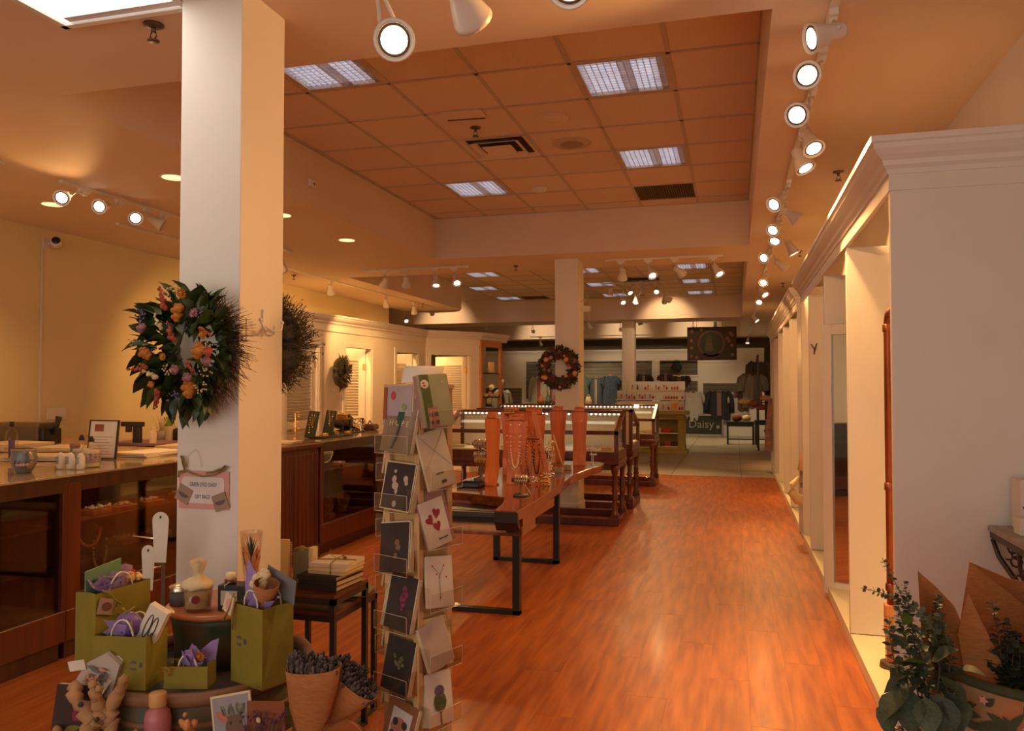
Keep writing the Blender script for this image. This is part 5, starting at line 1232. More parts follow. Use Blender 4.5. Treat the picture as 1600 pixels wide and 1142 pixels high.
# side faces peeking between
for i, (z, mm) in enumerate([(1.25, flat('grey_scene', (.17, .13, .10))), (1.07, flat('pastel_scene', (.34, .28, .20))), (.89, flat('dark_scene', (.10, .08, .06))), (.70, flat('bird_scene', (.20, .15, .10))), (.52, flat('teal_scene', (.13, .15, .15)))]):
    card('card peeking out between tiers at far left of the spinner, %s from the top' % ['first', 'second', 'third', 'fourth', 'fifth'][i], 3, z + .02, mm, .12, .15, 0, R(-11), 2)
t = thing('rack_topper_sign', 'curved white paper sign with a tan rectangle on top of spinner', 'sign', (-.967, 2.40, 1.561), R(14))
m = MB(); n = 10; vs = []; fs = []
for i in range(n + 1):
    q = i / n; y = -.05 + .10 * q; z = .004 + .055 * math.sin(q * PI * .55)
    vs += [(-.065 + .03 * (1 - q) * 0, y, z), (.065, y, z)]
for i in range(n): fs.append((2 * i, 2 * i + 1, 2 * i + 3, 2 * i + 2))
o = m.add(vs, fs, smooth=True).build('paper', M_paper, t); so = o.modifiers.new('thick', 'SOLIDIFY'); so.thickness = .0015
o = MB().box(-.05, -.01, .012, .013, 0, .02).build('tan_print', flat('tan_print', (.40, .22, .08)), t, loc=(0, 0, .048)); o.rotation_euler = (R(-62), 0, 0)

# ================================================================ nesting side tables
def side_table(label, x0, x1, y0, y1, z, topm):
    t = thing('nesting_table', label, 'side table', ((x0 + x1) / 2, (y0 + y1) / 2, 0)); w, h = (x1 - x0) / 2, (y1 - y0) / 2
    lm = MB().box(-.0115, .0115, -.0115, .0115, 0, z - .02).mesh('leg', M_black)
    for sx in (-1, 1):
        for sy in (-1, 1): place('leg', lm, t, loc=(sx * (w - .0115), sy * (h - .0115), 0))
    f = MB()
    for sy in (-1, 1): f.box(-w, w, sy * (h - .0115) - .0115, sy * (h - .0115) + .0115, z - .042, z - .016)
    for sx in (-1, 1): f.box(sx * (w - .0115) - .0115, sx * (w - .0115) + .0115, -h, h, z - .042, z - .016)
    f.box(w - .023, w, -h, h, 0, .018)
    f.build('frame', M_black, t)
    MB().box(-w + .002, w - .002, -h + .002, h - .002, z - .016, z).build('top', topm, t, bevel=.001)
side_table('taller black-framed nesting table with dark wood top holding books', -2.09, -1.64, 3.07, 3.395, .665, M_mahog)
side_table('lower black-framed nesting table with colourful papers, slid out behind', -2.05, -1.672, 3.13, 3.56, .575, M_mahog)
for i, (x, y, z, mm, rz) in enumerate([(-1.76, 3.46, .576, flat('mint_paper', (.32, .36, .20)), .1), (-1.78, 3.44, .581, M_papery, -.12), (-1.74, 3.47, .586, flat('sage_paper', (.24, .28, .15)), .2)]):
    t = thing('paper_sheet', 'printed paper on lower nesting table, %s' % ['mint one at the bottom', 'cream one in the middle', 'sage green one on top'][i], 'paper', (x, y, z), rz)
    MB().box(-.09, .075, -.12, .08, 0, .003).build('sheet', mm, t)
    blobs_m = MB()
    for q in range(5): blobs_m.box(-.06 + q * .02, -.05 + q * .02, -.05 + .02 * q, -.03 + .02 * q, .003, .0035)
    blobs_m.build('print', M_peach, t)
ZS = .666
BK = [('black-spined book with pale pages, bottom of the stack', .022, (0, 0), .03), ('black-spined book with pale pages, second from bottom', .022, (.004, .003), .0), ('black-spined book, third in the stack', .018, (-.003, 0), .04)]
zz = ZS
for i, (lb, h_, off, r_) in enumerate(BK):
    t = thing('book', lb + ' on the nesting table', 'book', (-1.745 + off[0], 3.225 + off[1], zz), -.10 + r_, group='stacked books on nesting table')
    MB().box(-.105, .085, -.085, .13, .002, h_ - .002).build('pages', M_papery, t)
    MB().box(-.108, .088, -.090, .132, 0, .0022).box(-.108, .088, -.090, .132, h_ - .0022, h_ - .0005).box(-.108, .088, -.091, -.087, 0, h_ - .0005).build('cover', flat('black_cover', (.025, .022, .018)), t)
    zz += h_
for i in range(3):
    t = thing('handmade_paper_bundle', 'cream handmade paper journal tied with twine, %s' % ['lowest in the tied stack', 'middle in the tied stack', 'top of the tied stack'][i], 'journal', (-1.735 + .004 * i, 3.245, zz), -.05 + .05 * i, group='tied paper journals')
    g = MB().box(-.088, .088, -.075, .11, 0, .0155); g.v = [(x + rnd(-.006, .006), y + rnd(-.006, .006), z) for x, y, z in g.v]; g.build('pages', M_papery if i < 2 else M_paper, t)
    if i == 2:
        MB().tube([(-.09, .0, .017), (0, .01, .02), (.09, .02, .017)], .0022, 5).tube([(.01, -.078, .017), (0, .01, .021), (-.01, .112, .017)], .0022, 5).tube([(0, .01, .02), (-.05, .05, .03), (-.07, .09, .045)], .0016, 4).tube([(.01, -.078, .017), (.01, -.079, -.03)], .0022, 5).build('twine', M_raffia, t)
        flower(t, (.035, .02, .025), .012, M_orangef, 'daisy')
    zz += .016
t = thing('spiral_notebook', 'upright cream spiral notebook against the near pillar', 'notebook', (-1.965, 3.17, ZS), .1)
MB().box(-.08, .045, -.008, .008, 0, .205).build('pages', M_papery, t, bevel=.002)
m = MB()
for q in range(22): m.tube([(.05 + .007 * math.cos(a), .010 * math.sin(a), .012 + q * .0085) for a in [k * PI / 4 for k in range(8)]], .0011, 4, closed=True)
stuff(m.build('spiral_binding', M_brass, t))
t = thing('wrapped_soap_pack', 'grey-green boxed soap with a twine bow standing beside notebook', 'package', (-1.88, 3.24, ZS), -.1)
MB().box(-.05, .035, -.02, .02, 0, .15).build('box', flat('sage_box', (.24, .24, .18)), t, bevel=.003)
MB().tube([(-.04, -.02, .15), (0, -.02, .165), (.03, -.01, .15)], .008, 6).build('bow', M_raffia, t)
MB().box(.035, .055, -.02, .02, .0, .165).build('second_pack', M_papery, t)
t = thing('tea_light', 'small glass tea light behind the tied paper stack', 'candle', (-1.845, 3.33, ZS))
MB().lathe([(.025, 0), (.028, .05), (.026, .05), (.022, .005)], 16).build('glass', M_acryl, t)

# ================================================================ necklace busts and jewellery on live-edge table
ZTb = .776
def bust(label, x, y, h, w, rz=0.0, lean=-.10, neck=True, group='orange wooden necklace busts'):
    t = thing('necklace_bust', label, 'jewellery bust', (x, y, ZTb), rot=(0, 0, rz), group=group)
    w2 = w / 2; h *= 1.14
    w2 *= 1.08
    rt = [(w2 * .76, 0), (w2 * .78, h * .12), (w2 * .84, h * .25), (w2 * .76, h * .38), (w2 * .78, h * .5), (w2 * .92, h * .75), (w2 * 1.0, h * .90), (w2 * .98, h * .93), (w2 * .60, h * .935), (w2 * .58, h)]
    poly = rt + [(-a, b) for a, b in rt[::-1]]
    Mx = Matrix.Rotation(lean, 4, 'X')
    m = MB(); n = len(poly); vs = []
    for a, b in poly: vs.append((a, -.012 + .03 * (a / w2) ** 2 + .02 * math.sin(b / h * 5), b))
    for a, b in poly: vs.append((a, .010 + .03 * (a / w2) ** 2 + .02 * math.sin(b / h * 5), b))
    k = n // 2; fs = []
    for i in range(k - 1):
        fs.append((i, i + 1, n - 2 - i, n - 1 - i)); fs.append((n + i, 2 * n - 1 - i, 2 * n - 2 - i, n + i + 1))
    for i in range(n): fs.append((i, (i + 1) % n, n + (i + 1) % n, n + i))
    m.add(vs, fs, Mx).build('bust_board', M_bust, t, bevel=.003)
    if neck: MB().lathe([(w2 * .60, h - .006), (w2 * .64, h), (w2 * .60, h + .012)], 16, Mx @ Matrix.Diagonal((1, .5, 1, 1))).build('neck_cap', M_bust, t)
    MB().box(-.02, .02, .0, .12, 0, .012).build('rear_foot', M_bust, t)
    return t
def necklace(label, x, y, z, w, drop, m, r_=.006, rz=0.0, n=34, group='beaded necklaces'):
    t = thing('necklace', label, 'necklace', (x, y, z), rz, group=group)
    g = MB()
    for i in range(n):
        a = PI * i / (n - 1); g.ball((w / 2 * math.cos(a), -.002, -drop * math.sin(a) ** .55), r_, 6, 4)
    g.build('beads', m, t); return t
b1 = bust('orange wooden bust, farthest right with a small pearl at its top edge', -1.49, 7.78, .50, .150, .05)
MB().ball((.035, -.05, .44), .007, 8, 6).build('pearl', M_paper, b1)
bust('orange wooden bust, second from the far right end', -1.76, 8.0, .50, .165, 0)
bust('tilted orange wooden bust in the middle with holes along its side', -1.72, 7.0, .50, .15, .35)
bust('orange wooden bust behind the tilted middle one', -1.86, 7.25, .51, .155, -.1)
bust('big plain orange wooden bust nearest to the card rack', -1.86, 5.98, .50, .13, -.25)
bust('orange wooden bust hung with long bead strands, left of centre', -1.69, 6.12, .48, .17, .05)
bust('tall orange wooden bust at back, with gold bangles lying on top', -1.90, 6.75, .53, .19, .05, neck=False)
for i, (x, y, dz, lean) in enumerate([(-1.585, 6.33, .56, -.20), (-1.535, 6.64, .57, -.22)]):
    t = thing('earring_board', 'slim slanted orange board pricked with earring holes, %s' % ['left one', 'right one'][i], 'earring stand', (x, y, ZTb), rot=(0, 0, .25))
    m = MB().box(-.022, .022, -.006, .006, 0, dz); o = m.build('board', M_bust, t, bevel=.002); o.rotation_euler = (-.1, lean, 0)
    m = MB()
    for q in range(9): m.ball((rnd(-.008, .008), -.007, .05 + q * dz / 10), .004, 5, 4)
    m.build('studs', M_silver, o)
STR = [(-1.66, 5.99, 1.27, .11, .36, M_silver, .006, 'silver bead strand on the left front bust'), (-1.63, 6.03, 1.24, .08, .30, M_gold, .005, 'gold bead strand on the left front bust'), (-1.66, 6.30, 1.24, .05, .33, flat('cream_bead', (.60, .48, .30)), .007, 'cream bead strand hanging before the earring boards'),
       (-1.63, 6.42, 1.10, .05, .26, flat('black_bead', (.02, .018, .016)), .008, 'black bead strand in the middle of table'), (-1.60, 6.48, 1.07, .05, .24, flat('maroon_bead', (.12, .02, .015)), .008, 'maroon bead strand in the middle of table'), (-1.75, 6.92, 1.20, .07, .20, M_gold, .004, 'fine gold chain on the middle bust')]
for x, y, z, w, dr, m, r_, lb in STR: necklace(lb, x, y, z, w, dr, m, r_, .1)
# stand carrying free strands
t = thing('necklace_stand', 'dark upright necklace stand between the busts on the table', 'jewellery stand', (-1.63, 6.46, ZTb))
MB().lathe([(.06, 0), (.06, .012), (.006, .02), (.004, .34), (.005, .345)], 16).build('pole', M_black, t); MB().box(-.06, .06, -.004, .004, .338, .346).build('bar', M_black, t)
def bangle_stack(label, x, y, z, n, m, r_=.035, horiz=True, grp='stacks of bangles'):
    t = thing('bangle', label, 'bracelet', (x, y, z), rnd(-.4, .4), group=grp)
    g = MB()
    for i in range(n):
        if horiz: g.tube([((i - n / 2) * .011, r_ * math.cos(a), r_ * math.sin(a)) for a in [q * PI / 7 for q in range(14)]], .0045, 5, closed=True)
        else: g.tube([(r_ * math.cos(a) + rnd(-.004, .004), r_ * math.sin(a), .005 + i * .009) for a in [q * PI / 7 for q in range(14)]], .0045, 5, closed=True)
    g.build('rings', m, t); return t
bangle_stack('gold bangles lying across the top of tall back bust', -1.90, 6.75, 1.33, 9, M_gold, .032)
def bracelet_bar(label, x, y, z, h, m1, n=9, tier=1, baseM=None, rz=0):
    t = thing('bracelet_stand', label, 'jewellery stand', (x, y, z), rz)
    MB().lathe([(.055, 0), (.055, .012), (.02, .02), (.008, .03), (.008, h), (.01, h + .01)], 18).build('post', baseM or M_bronze, t)
    for k in range(tier):
        zz_ = h - k * .1
        MB().tube([(-.065, 0, zz_), (.065, 0, zz_)], .018, 10).build('cross_bar', baseM or M_bronze, t)
        g = MB()
        for i in range(n): g.tube([((i - (n - 1) / 2) * .0135, .033 * math.cos(a), zz_ + .033 * math.sin(a)) for a in [q * PI / 6 for q in range(12)]], .0052, 5, closed=True)
        g.build('bracelets', m1, t)
    return t
bracelet_bar('small stand of bracelets on a dark base at the front table edge', -1.475, 5.50, ZTb, .115, M_silver, 7, rz=.3)
t = thing('price_tag', 'grey folded price tag leaning beside the bracelet stand', 'tag', (-1.43, 5.62, ZTb + .002), rot=(0, -.6, .3))
MB().box(-.002, .002, -.03, .03, 0, .075).build('tag', M_stone, t)
bracelet_bar('tall bracelet tree at back left of the wooden table', -2.06, 6.38, ZTb, .30, M_silver, 8, 2)
bracelet_bar('cuff bracelet stand left of the big bust', -1.99, 6.2, ZTb, .17, M_gold, 8, 1)
for i, (x, y, h) in enumerate([(-1.56, 6.75, .26), (-1.58, 6.95, .30)]):
    t = thing('ring_tree', 'curly wire earring tree near middle of the table, %s' % ['front one', 'rear one'][i], 'jewellery stand', (x, y, ZTb))
    m = MB().lathe([(.035, 0), (.03, .01), (.004, .015), (.004, h)], 12)
    for k in range(4): m.tube([(.028 * math.cos(a), .01, h - .03 - k * .06 + .028 * math.sin(a)) for a in [q * PI / 6 for q in range(12)]], .003, 5, closed=True)
    m.build('wire', M_silver, t)
    g = MB()
    for k in range(18): g.ball((rnd(-.035, .035), rnd(-.02, .02), rnd(.04, h)), rnd(.004, .009), 6, 4)
    g.build('dangling_charms', M_gold if i else M_silver, t)
for i, (x, y) in enumerate([(-1.55, 6.15), (-1.50, 6.35), (-1.53, 6.55), (-1.44, 6.10)]):
    t = thing('jewellery_pile', 'small sparkling pile of trinkets on the table edge, %s from the front' % ['second', 'third', 'fourth', 'first'][i], 'trinkets', (x, y, ZTb))
    g = MB()
    for k in range(26): g.ball((rnd(-.035, .035), rnd(-.035, .035), rnd(.005, .06 * (1 - i * .1))), rnd(.005, .011), 6, 4)
    g.build('trinkets', M_gold if i % 2 else M_silver, t)
for i, (x, y, z) in enumerate([(-1.545, 7.1, .04), (-1.515, 7.35, .045)]):
    t = thing('ring_box', 'small pale grey ring box, %s' % ['front one on the table', 'rear one on the table'][i], 'box', (x, y, ZTb))
    MB().box(-.035, .035, -.03, .03, 0, z).build('box', M_stone, t, bevel=.003); MB().box(-.036, .036, -.031, .031, z, z + .008).build('lid', M_silver, t)
t = thing('display_easel', 'thin A-shaped orange easel in front of the right busts', 'easel', (-1.62, 7.3, ZTb))
MB().tube([(-.05, 0, 0), (-.02, 0, .20)], .004, 6).tube([(.09, -.03, 0), (-.02, 0, .33)], .005, 6).tube([(0, .08, 0), (-.02, 0, .22)], .004, 6).build('legs', M_papery, t)
for i, (x, y, h) in enumerate([(-1.40, 8.0, .14), (-1.36, 7.86, .10)]):
    t = thing('ring_riser', 'small clear T-shaped earring riser at far table tip, %s' % ['taller one', 'shorter one'][i], 'jewellery stand', (x, y, ZTb))
    MB().box(-.02, .02, -.02, .02, 0, .006).box(-.004, .004, -.004, .004, .006, h).box(-.035, .035, -.006, .006, h, h + .015).build('riser', M_chrome, t)
t = thing('black_tray', 'shallow black tray at the left end of wooden table', 'tray', (-1.99, 5.95, ZTb))
MB().box(-.09, .09, -.1, .1, 0, .006).box(-.09, .09, -.1, -.094, 0, .03).box(-.09, .09, .094, .1, 0, .03).box(-.09, -.084, -.1, .1, 0, .03).box(.084, .09, -.1, .1, 0, .03).build('tray', M_blackp, t)

for i, (x, y, h, r_) in enumerate([(-2.10, 6.55, .22, .055), (-1.98, 6.42, .16, .05), (-1.93, 6.25, .27, .045)]):
    t = thing('bead_tree', 'cluster of beads on a wire stem, %s' % ['rear one', 'middle one', 'tall one by the big bust'][i], 'jewellery stand', (x, y, ZTb))
    MB().lathe([(.04, 0), (.04, .008), (.005, .014), (.005, h)], 14).build('stem', M_chrome, t)
    m = MB(); m2 = MB()
    for q in range(60):
        a = rnd(0, 6.3); b = rnd(-1.5, 1.5); c_ = (r_ * math.cos(a) * math.cos(b), r_ * math.sin(a) * math.cos(b), h + r_ * math.sin(b)); (m if q % 3 else m2).ball(c_, rnd(.006, .012), 6, 4)
    m.build('dark_beads', flat('smoky_bead', (.09, .075, .06), .3), t); m2.build('gold_beads', M_gold, t)
for i, (x, y, z, w, dr, m, r_) in enumerate([(-1.64, 5.95, 1.26, .07, .33, M_papery, .0065), (-1.60, 6.05, 1.24, .05, .37, flat('rust_bead', (.30, .07, .02)), .007), (-1.62, 6.30, 1.18, .06, .36, flat('grey_bead', (.25, .22, .18)), .008), (-1.68, 6.95, 1.21, .06, .26, flat('amber_bead', (.40, .16, .03)), .006)]):
    necklace('hanging strand among the busts, %s' % ['cream beads on front bust', 'rust beads on front bust', 'chunky grey beads beside earring boards', 'amber beads on the tilted middle bust'][i], x, y, z, w, dr, m, r_, .1)

# ================================================================ things on the left counters (z 1.05)
ZC = 1.052
t = MUG = thing('stoneware_mug', 'blue-grey glazed mug with pink flowers at the counter front edge', 'mug', (-4.02, 3.74, ZC), -.4)
MB().lathe([(.036, 0), (.042, .012), (.060, .045), (.062, .07), (.055, .095), (.058, .118), (.055, .118), (.050, .095), (.056, .07), (.03, .012), (.0, .01)], 30, cap=False).build('body', M_greyblue, t)
MB().tube([(.055 + .045 * math.sin(a), 0, .065 + .036 * math.cos(a)) for a in [PI * q / 9 for q in range(10)]], .009, 8).build('handle', M_tan, t)
MB().lathe([(.0585, .112), (.0595, .119), (.055, .120)], 30, cap=False).build('rim', M_tan, t)
m = MB()
for a in (-.85, -.6, -.35, -.1): m.ball((.0565 * math.cos(a), .0565 * math.sin(a), .042), .009, 7, 5)
m.build('painted_flowers', M_pink, t)
m = MB()
for a in (-1.05, -.72, -.22, .08): m.leaf((.062 * math.cos(a), .062 * math.sin(a), .045), (.062 * math.cos(a + .1), .062 * math.sin(a + .1), .07), .012)
m.build('painted_leaves', M_leafd, t)
MUG.scale = (1.15,) * 3
def bottle(label, x, y, h, r_, body, cap, lab=None, name='bottle', neck=.35):
    t = thing(name, label, 'bottle', (x, y, ZC))
    MB().lathe([(r_ * .95, 0), (r_, .005), (r_, h * .68), (r_ * .8, h * .76), (r_ * neck, h * .84), (r_ * neck, h * .9)], 22).build('glass_body', body, t)
    MB().lathe([(r_ * neck * 1.15, h * .88), (r_ * neck * 1.15, h)], 16).build('cap', cap, t)
    if lab: MB().lathe([(r_ * 1.02, h * .12), (r_ * 1.02, h * .55)], 22, cap=False).build('label', lab, t)
    return t
b_ = bottle('slim dark-capped bottle with dark purple label at the far left', -4.62, 4.20, .27, .038, M_acryl, M_blackp)
MB().box(.012, .04, -.035, -.01, .03, .15).build('label', M_purp, b_)
for i, (x, y) in enumerate([(-3.965, 3.95), (-3.90, 3.96), (-3.825, 3.96)]):
    t = thing('earring_card_tube', 'small white rounded bottle beside the glass jars, %s of three' % ['left', 'middle', 'right'][i], 'bottle', (x, y, ZC), group='three small white bottles on the counter')
    MB().lathe([(.018, 0), (.024, .012), (.026, .06), (.020, .085), (.008, .10), (.0, .102)], 18, cap=False).build('bottle', M_paper, t)
    m = MB()
    for q in range(5): m.box(-.012, .012, -.0275, -.0262, .035 + q * .009, .038 + q * .009)
    m.build('printed_lines', M_ink, t)
for i, (x, y) in enumerate([(-4.07, 4.22), (-3.90, 4.12)]):
    t = thing('apothecary_jar', 'clear round jar with lace-like label and black stopper, %s' % ['rear left one', 'front right one'][i], 'jar', (x, y, ZC), group='apothecary jars on the counter')
    MB().lathe([(.050, 0), (.054, .006), (.055, .115), (.045, .135), (.020, .148), (.018, .16)], 26).build('glass', M_acryl, t)
    MB().lathe([(.056, .030), (.056, .085)], 26, cap=False).build('label', mat('floral_label', (.55, .42, .38), .8, col2=(.22, .12, .12), scale=60), t)
    MB().lathe([(.050, .005), (.051, .10), (.0, .1)], 20, cap=False).build('contents', M_papery, t)
    MB().lathe([(.018, .155), (.018, .175), (.011, .178), (.010, .19)], 16).build('stopper', M_blackp, t)
t = thing('framed_notice', 'black-framed printed notice standing upright on the counter', 'picture frame', (-4.25, 4.58, ZC), rot=(-.12, 0, .02))
m = MB().box(-.12, .12, -.008, .008, 0, .008).box(-.12, .12, -.008, .008, .262, .27).box(-.12, -.112, -.008, .008, 0, .27).box(.112, .12, -.008, .008, 0, .27)
m.build('frame', M_black, t); MB().box(-.112, .112, -.003, .003, .008, .262).build('paper', M_paper, t)
MB().box(-.075, .0, -.0045, -.003, .19, .24).build('photo_print', flat('red_photo', (.32, .08, .04)), t)
m = MB()
for q in range(7): m.box(-.08, .08 - .02 * (q % 3), -.0045, -.003, .03 + q * .02, .034 + q * .02)
m.build('printed_lines', flat('faint_ink', (.40, .32, .26)), t)
def papers(label, x, y, w, d, n, m, rz, z=ZC, cat='paper stack', name='paper_stack'):
    t = thing(name, label, cat, (x, y, z), rz)
    for q in range(n):
        MB().box(-w / 2, w / 2, -d / 2, d / 2, q * .011, q * .011 + .009).build('sheet_bundle', m, t, loc=(rnd(-.01, .01), rnd(-.01, .01), 0), rot=(0, 0, rnd(-.1, .1)))
    return t
papers('white paper stack beside the framed notice', -4.15, 4.95, .30, .42, 3, M_paper, -.1)
papers('cream tags and papers stack partly behind near pillar', -4.25, 5.42, .26, .34, 4, M_papery, .2)
papers('folded purple cloth-like papers behind notice', -5.0, 5.9, .6, .4, 2, flat('mauve_paper', (.26, .14, .18)), -.1)
papers('pale paper bundle near the left edge of the worktop', -5.1, 5.15, .4, .35, 3, M_papery, .15)
papers('cream paper bags stacked at far left', -5.6, 5.1, .45, .4, 5, M_papery, -.15)
papers('long white notepads along the counter behind mug', -4.55, 4.5, .6, .3, 3, M_papery, .25)
t = thing('cash_printer', 'dark brown rounded machine on the worktop at far left', 'machine', (-5.95, 5.62, ZC), .1)
m = MB().box(-.38, .16, -.13, .13, 0, .10).prism([(-.13, .08), (.13, .08), (.13, .16), (.10, .19), (-.10, .19), (-.13, .16)], -.38, .16, 'x'); m.build('housing', mat('brown_plastic', (.12, .09, .055), .35, var=.05), t, bevel=.012)
MB().box(.16, .20, -.11, .11, 0, .14).build('side_cap', M_blackp, t, bevel=.01)
MB().tube([(.20, 0, .1), (.24, 0, .16), (.26, 0, .24)], [.02, .018, .028], 8).build('handset', M_blackp, t)
t = thing('clear_box', 'clear plastic box with red-handled scissors and pens', 'box', (-5.15, 5.55, ZC))
MB().box(-.10, .10, -.08, .08, 0, .005).box(-.10, .10, -.08, -.077, 0, .10).box(-.10, .10, .077, .08, 0, .10).box(-.10, -.097, -.08, .08, 0, .10).box(.097, .10, -.08, .08, 0, .10).build('box', M_acryl, t)
MB().box(-.08, .07, -.06, .05, .01, .07).build('card_stack', M_papery, t)
m = MB()
for x in (-.04, .03): m.tube([(x + .028 * math.cos(a), -.02, .165 + .022 * math.sin(a)) for a in [q * PI / 6 for q in range(12)]], .007, 6, closed=True)
m.tube([(-.01, -.02, .14), (-.02, -.02, .02)], .006, 5); m.build('scissors', M_red, t)
t = thing('tape_dispenser', 'black tape gun lying on the clear box', 'tape dispenser', (-5.02, 5.75, ZC + .11))
MB().box(-.10, .12, -.02, .02, .05, .09).box(-.05, -.01, -.02, .02, 0, .06).box(.02, .1, -.015, .015, -.11, .05).build('body', M_blackp, t, bevel=.005)
t = thing('pen_cup', 'cup of pale reeds and grasses behind framed notice', 'cup', (-5.05, 6.15, ZC))
MB().lathe([(.035, 0), (.04, .10)], 16).build('cup', M_stone, t)
m = MB()
for q in range(18): m.tube([(rnd(-.02, .02), rnd(-.02, .02), .08), (rnd(-.09, .09), rnd(-.05, .05), rnd(.22, .30))], .0025, 4)
stuff(m.build('reeds', M_papery, t))
t = thing('small_cup', 'grey cup with dark lid between the bottles and jars', 'cup', (-4.25, 4.35, ZC))
MB().lathe([(.025, 0), (.030, .1)], 18).build('cup', M_greyblue, t); MB().lathe([(.032, .1), (.032, .125)], 18).build('band', flat('pinkish_band', (.35, .16, .14)), t)
bottle('pale green bottle on worktop right of the notice', -4.80, 5.75, .16, .03, M_papery, M_paper)
t = thing('green_mug', 'bright green mug standing on white bottles near red basket', 'mug', (-5.05, 6.25, ZC + .14))
MB().lathe([(.036, 0), (.04, .01), (.04, .085), (.036, .085)], 20).build('body', flat('bright_green', (.17, .26, .03)), t); MB().tube([(.04, 0, .07), (.065, 0, .05), (.04, 0, .02)], .006, 6).build('handle', flat('bright_green', (.17, .26, .03)), t)
t = thing('riser_box', 'cream box under the green mug on the worktop', 'box', (-5.05, 6.25, ZC)); MB().box(-.06, .06, -.05, .05, 0, .14).build('box', M_papery, t, bevel=.003)
t = thing('black_pouch', 'black bag beside the orange-red basket', 'bag', (-4.82, 6.15, ZC)); MB().box(-.08, .08, -.05, .05, 0, .13).build('bag', M_blackp, t, bevel=.03)
MB().tube([(-.04, 0, .12), (0, 0, .18), (.04, 0, .12)], .006, 6).build('handle', M_blackp, t)
t = thing('red_basket', 'orange-red plastic basket behind near pillar on the worktop', 'basket', (-4.50, 6.35, ZC), .05)
MB().box(-.24, .24, -.10, -.09, 0, .14).box(-.24, .24, .09, .10, 0, .14).box(-.24, -.23, -.1, .1, 0, .14).box(.23, .24, -.1, .1, 0, .14).box(-.24, .24, -.1, .1, 0, .01).build('basket', M_basket, t)
MB().box(-.25, .25, -.11, .11, .135, .15).build('rim', M_basket, t, bevel=.004); MB().box(-.19, -.11, -.103, -.10, .05, .08).build('label', M_papery, t)
t = thing('dark_purse', 'dark patterned purse on counter edge by the near pillar', 'purse', (-3.98, 5.3, ZC)); MB().box(-.10, .10, -.05, .05, 0, .05).build('purse', M_brownf, t, bevel=.02)
MB().lathe([(.02, 0), (.025, .03), (.0, .05)], 12, cap=False).build('clasp', M_brass, t, loc=(-.06, -.04, .01))

# counter beyond the pillar
papers('cream envelopes lying on the panelled desk', -3.86, 6.30, .22, .2, 2, M_papery, .1, 1.052)
t = thing('earring_tree', 'brass earring tree with three crossbars at left of jewellery counter', 'jewellery stand', (-4.03, 6.75, ZC))
MB().lathe([(.04, 0), (.04, .008), (.006, .015), (.006, .27)], 14).tube([(-.06, 0, .09), (.06, 0, .09)], .005, 6).tube([(-.06, 0, .17), (.06, 0, .17)], .005, 6).tube([(-.05, 0, .26), (.05, 0, .26)], .005, 6).build('stand', M_brass, t)
m = MB()
for q in range(16): m.ball((rnd(-.06, .06), -.01, rnd(.06, .24)), .008, 6, 4)
m.build('earrings', M_gold, t)
for i, (x, y) in enumerate([(-4.02, 7.0), (-3.95, 7.22)]):
    t = thing('necklace_board', 'dark green slanted board with gold necklaces, %s' % ['left one', 'right one'][i], 'jewellery stand', (x, y, ZC), rot=(-.22, .10 - .25 * 0, .1))
    o = MB().box(-.055, .055, -.006, .006, 0, .27).build('board', flat('dark_green_velvet', (.035, .045, .02)), t, bevel=.002)
    m = MB()
    for k in range(2):
        m.tube([(-.03 + .012 * k, -.008, .265), (.0 + .012 * k, -.009, .14 - .02 * k), (.02 + .012 * k, -.008, .265)], .002, 5)
        m.ball((.0 + .012 * k, -.010, .13 - .02 * k), .008, 6, 5)
    for q in range(8 if i == 0 else 0): m.ball((-.02 + rnd(-.008, .008), -.009, .05 + q * .025), .009, 6, 4)
    m.build('gold_chains', M_gold, t)
bracelet_bar('gold bracelet stand on the jewellery counter, right of the green boards', -4.05, 7.75, ZC, .19, M_gold, 11, 1, M_black)
for i, (x, y) in enumerate([(-3.88, 7.05), (-3.93, 7.35), (-3.86, 7.5)]): bangle_stack('stack of bangles in a dark dish on the jewellery counter, %s' % ['left', 'middle', 'right'][i], x, y, ZC + .02, 3, M_gold, .035, False)
t = thing('jewellery_tray', 'low dark dish under the bangles on glass counter', 'tray', (-3.92, 7.25, ZC)); MB().box(-.09, .07, -.30, .34, 0, .015).build('tray', M_blackp, t, bevel=.004)
t = thing('bead_rack', 'rack of dangling beads and charms before the brown hat', 'jewellery stand', (-4.02, 8.0, ZC))
MB().box(-.02, .02, -.16, .16, 0, .01).box(-.01, .01, -.16, -.15, 0, .15).box(-.01, .01, .15, .16, 0, .15).box(-.01, .01, -.16, .16, .145, .155).build('rack', M_black, t)
m = MB()
for q in range(70): m.ball((.02 + rnd(-.01, .02), rnd(-.16, .16), rnd(.02, .15)), rnd(.005, .009), 5, 4)
m.build('beads', M_silver, t)
t = thing('felt_hat', 'dark brown felt hat resting on a stand at the counter end', 'hat', (-4.32, 8.25, ZC + .04), rot=(-.25, .2, .3))
MB().lathe([(.0, .15), (.06, .155), (.10, .13), (.115, .03), (.12, .015)], 24, cap=False).build('crown', M_brownf, t)
MB().lathe([(.115, .02), (.17, .0), (.205, .01), (.205, .014), (.17, .006), (.115, .03)], 28, cap=False).build('brim', M_brownf, t)
MB().lathe([(.118, .018), (.117, .045)], 24, cap=False).build('band', M_blackp, t)
t = thing('hat_stand', 'short black stand under the brown hat', 'stand', (-4.32, 8.25, ZC)); MB().lathe([(.07, 0), (.07, .01), (.02, .02), (.02, .06), (.08, .08)], 16).build('stand', M_black, t)
